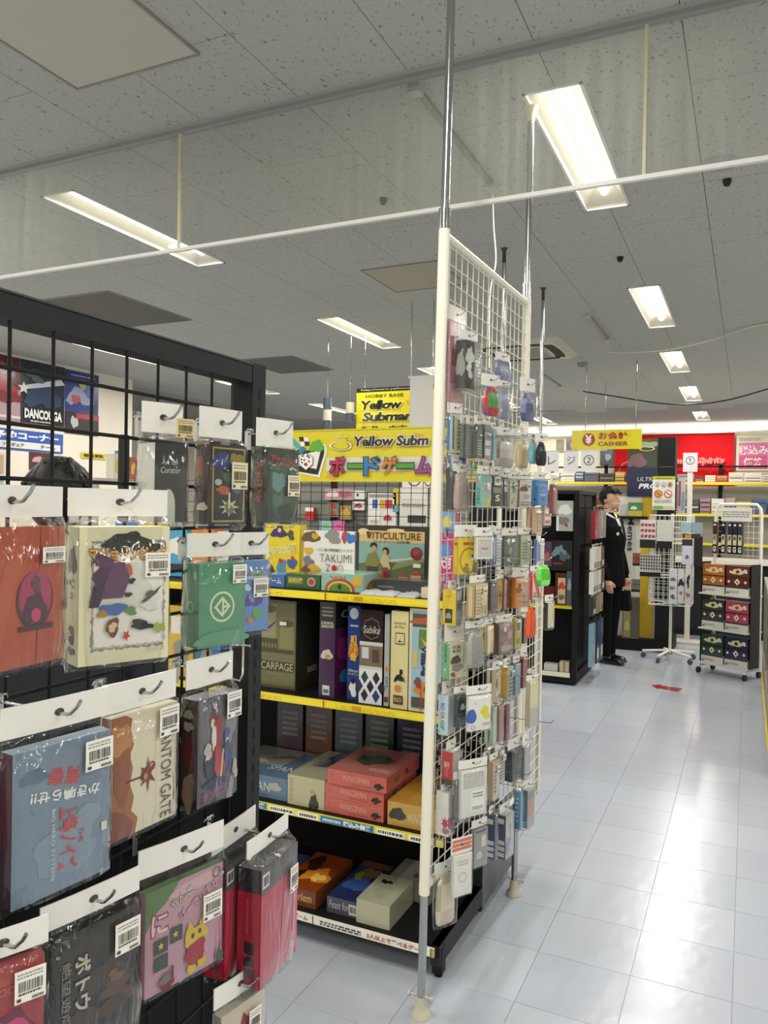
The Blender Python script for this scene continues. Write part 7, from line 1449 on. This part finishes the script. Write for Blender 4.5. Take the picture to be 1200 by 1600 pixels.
# ------------------------------------------------------------------ poster wall
def wposter(lb, y0, y1, z0, z1, c, draw, name='wall_poster', cat='poster', x=-7.248):
    t = thing(name, lb, cat, (x, (y0+y1)/2, z0)); w_ = y1-y0; mb = MB().box(0, .004, -w_/2, w_/2, 0, z1-z0, c, 'gloss'); f = Face(mb, (.004, -w_/2, 0), (0, 1, 0), (0, 0, 1), w_, z1-z0, .0015, 'gloss'); draw(f); mb.build('printed_sheet', t)
def d1(f): f.rect(0, .55, 1, 1, '5a1420'); f.rect(0, 0, 1, .5, 'a88a90'); f.blob(.6, .5, .25, .2, 'a02c38', 3, 18, .6); f.blob(.75, .35, .2, .12, '7a1c2a', 4, 18, .6); f.blob(.6, .8, .12, .08, '9a4a4a', 5); f.rect(0, .04, 1, .08, 'd0c8c4')
def d2(f): f.rect(0, .5, 1, 1, '1c2430'); f.blob(.5, .5, .3, .25, '2c3c58', 3, 18, .6); f.poly([(.0, .6), (.9, .8), (1, .72), (.1, .56)], 'b4bcc4'); f.star(.05, .57, .14, .1, 'd0d0c4'); f.blob(.3, .78, .2, .08, '4a5a5a', 5, 18, .6); f.text('DANCOUGA', .5, .2, .86, .15, 'dcdcd8', .05); f.lines(.2, .08, .75, .12, 1, 'c9c9c4', 2); f.rect(0, .02, 1, .05, 'b8742c')
def d3(f): f.rect(0, .4, 1, 1, '2c3a7c'); f.blob(.45, .62, .28, .2, '8a94b0', 3, 18, .7); f.blob(.3, .55, .12, .08, 'b04a4c', 4); f.blob(.7, .7, .16, .1, '4a60a8', 5); f.blob(.5, .8, .12, .07, 'a89c6a', 6); f.lines(.15, .92, .85, .96, 1, 'b8c0d8', 3); f.rect(0, .0, 1, .34, '2a2426'); f.rect(.3, .25, 1, .33, 'a03440'); f.blob(.25, .18, .1, .1, 'b0b0b0', 7); f.rect(0, .02, 1, .06, '9a3440')
wposter('red and grey abstract machine poster on the wall', 5.45, 6.03, 2.38, 3.07, '7a2430', d1); wposter('dark poster with pale block lettering on the wall', 6.04, 6.64, 2.34, 3.07, '151b26', d2); wposter('blue and red abstract poster on the wall', 6.65, 7.16, 2.32, 3.06, '2c3a7c', d3)
def d4(f): f.rect(0, .45, 1, 1, '2c58a8'); f.rect(.02, .08, .97, .42, 'dcdcd8'); f.text('ホビー予約コーナー', .5, .72, .9, .4, 'eceef0', .05); f.text('モデル', .2, .25, .16, .2, '3a3c44', .02); f.text('フィギュア', .52, .25, .2, .2, '3a3c44', .02); f.text('ドール', .85, .25, .14, .2, '3a3c44', .02)
wposter('blue and white reservation corner sign under the posters', 5.2, 6.62, 2.07, 2.29, '2c58a8', d4, 'wall_sign', 'sign', -7.24)
def d5(f): f.text('毎日更新', .5, .5, .86, .6, '2a2a14', .04)
wposter('small yellow wall sign with black lettering', 6.9, 7.3, 2.04, 2.11, 'd4c81c', d5, 'wall_sign', 'sign', -7.24)
def d6(f): f.rect(.05, .3, .55, .95, '5a4a34'); f.rect(.08, .35, .5, .9, '6a6a4a'); f.rect(.62, .3, .95, .9, 'b89a84'); f.rect(.05, .05, .3, .2, 'd8c81c'); f.rect(.6, .05, .95, .15, '5a9ab0')
wposter('cream picture board with framed prints on the poster wall', 5.3, 5.85, 1.7, 2.04, 'd8d2c0', d6, 'picture_board', 'board', -7.24)
def d7(f): f.blob(.35, .6, .2, .2, 'c89a94', 3); f.blob(.65, .5, .2, .2, '6a3a48', 4); f.blob(.4, .25, .2, .15, '4a5a8a', 5)
wposter('small poster with pink and purple figures under the blue sign', 6.16, 6.5, 1.86, 2.06, '4a2c34', d7)
for k, (y, c, h_, lb) in enumerate(((6.15, 'd8d4c8', .26, 'pale tall toy box beside the mesh window'), (6.27, '4a8a9a', .3, 'teal toy box in the row of toy boxes'), (6.38, 'a85a48', .24, 'brick red toy box in the row of toy boxes'), (6.49, '8a4a8a', .22, 'purple toy box at the end of the row'))):
    tag(carton(.1, .1, h_, c, None, None, None, {'F': [('blob', .5, .5, .3, .25, 'd8c04a', k)], 'R': [('blob', .5, .5, .3, .25, 'c8b84a', k), ('rect', .1, .05, .9, .2, 'e0dccc')]}, .001).build('toy_box', None, (-6.0, y, 1.7605), PI/2), lb, 'toy box', 'toy boxes beyond the mesh')
t = thing('toy_shelf', 'grey shelf unit carrying the row of toy boxes', 'shelving', (-6.0, 6.3, 0)); MB().box(-.2, .12, -.5, .5, 1.73, 1.76, 'b4b2ac', 'paint').build('shelf', t)
for y in (-.48, .48): MB().box(-.2, .12, y-.02, y+.02, 0, 1.73, 'a8a6a0', 'paint').build('side', t)
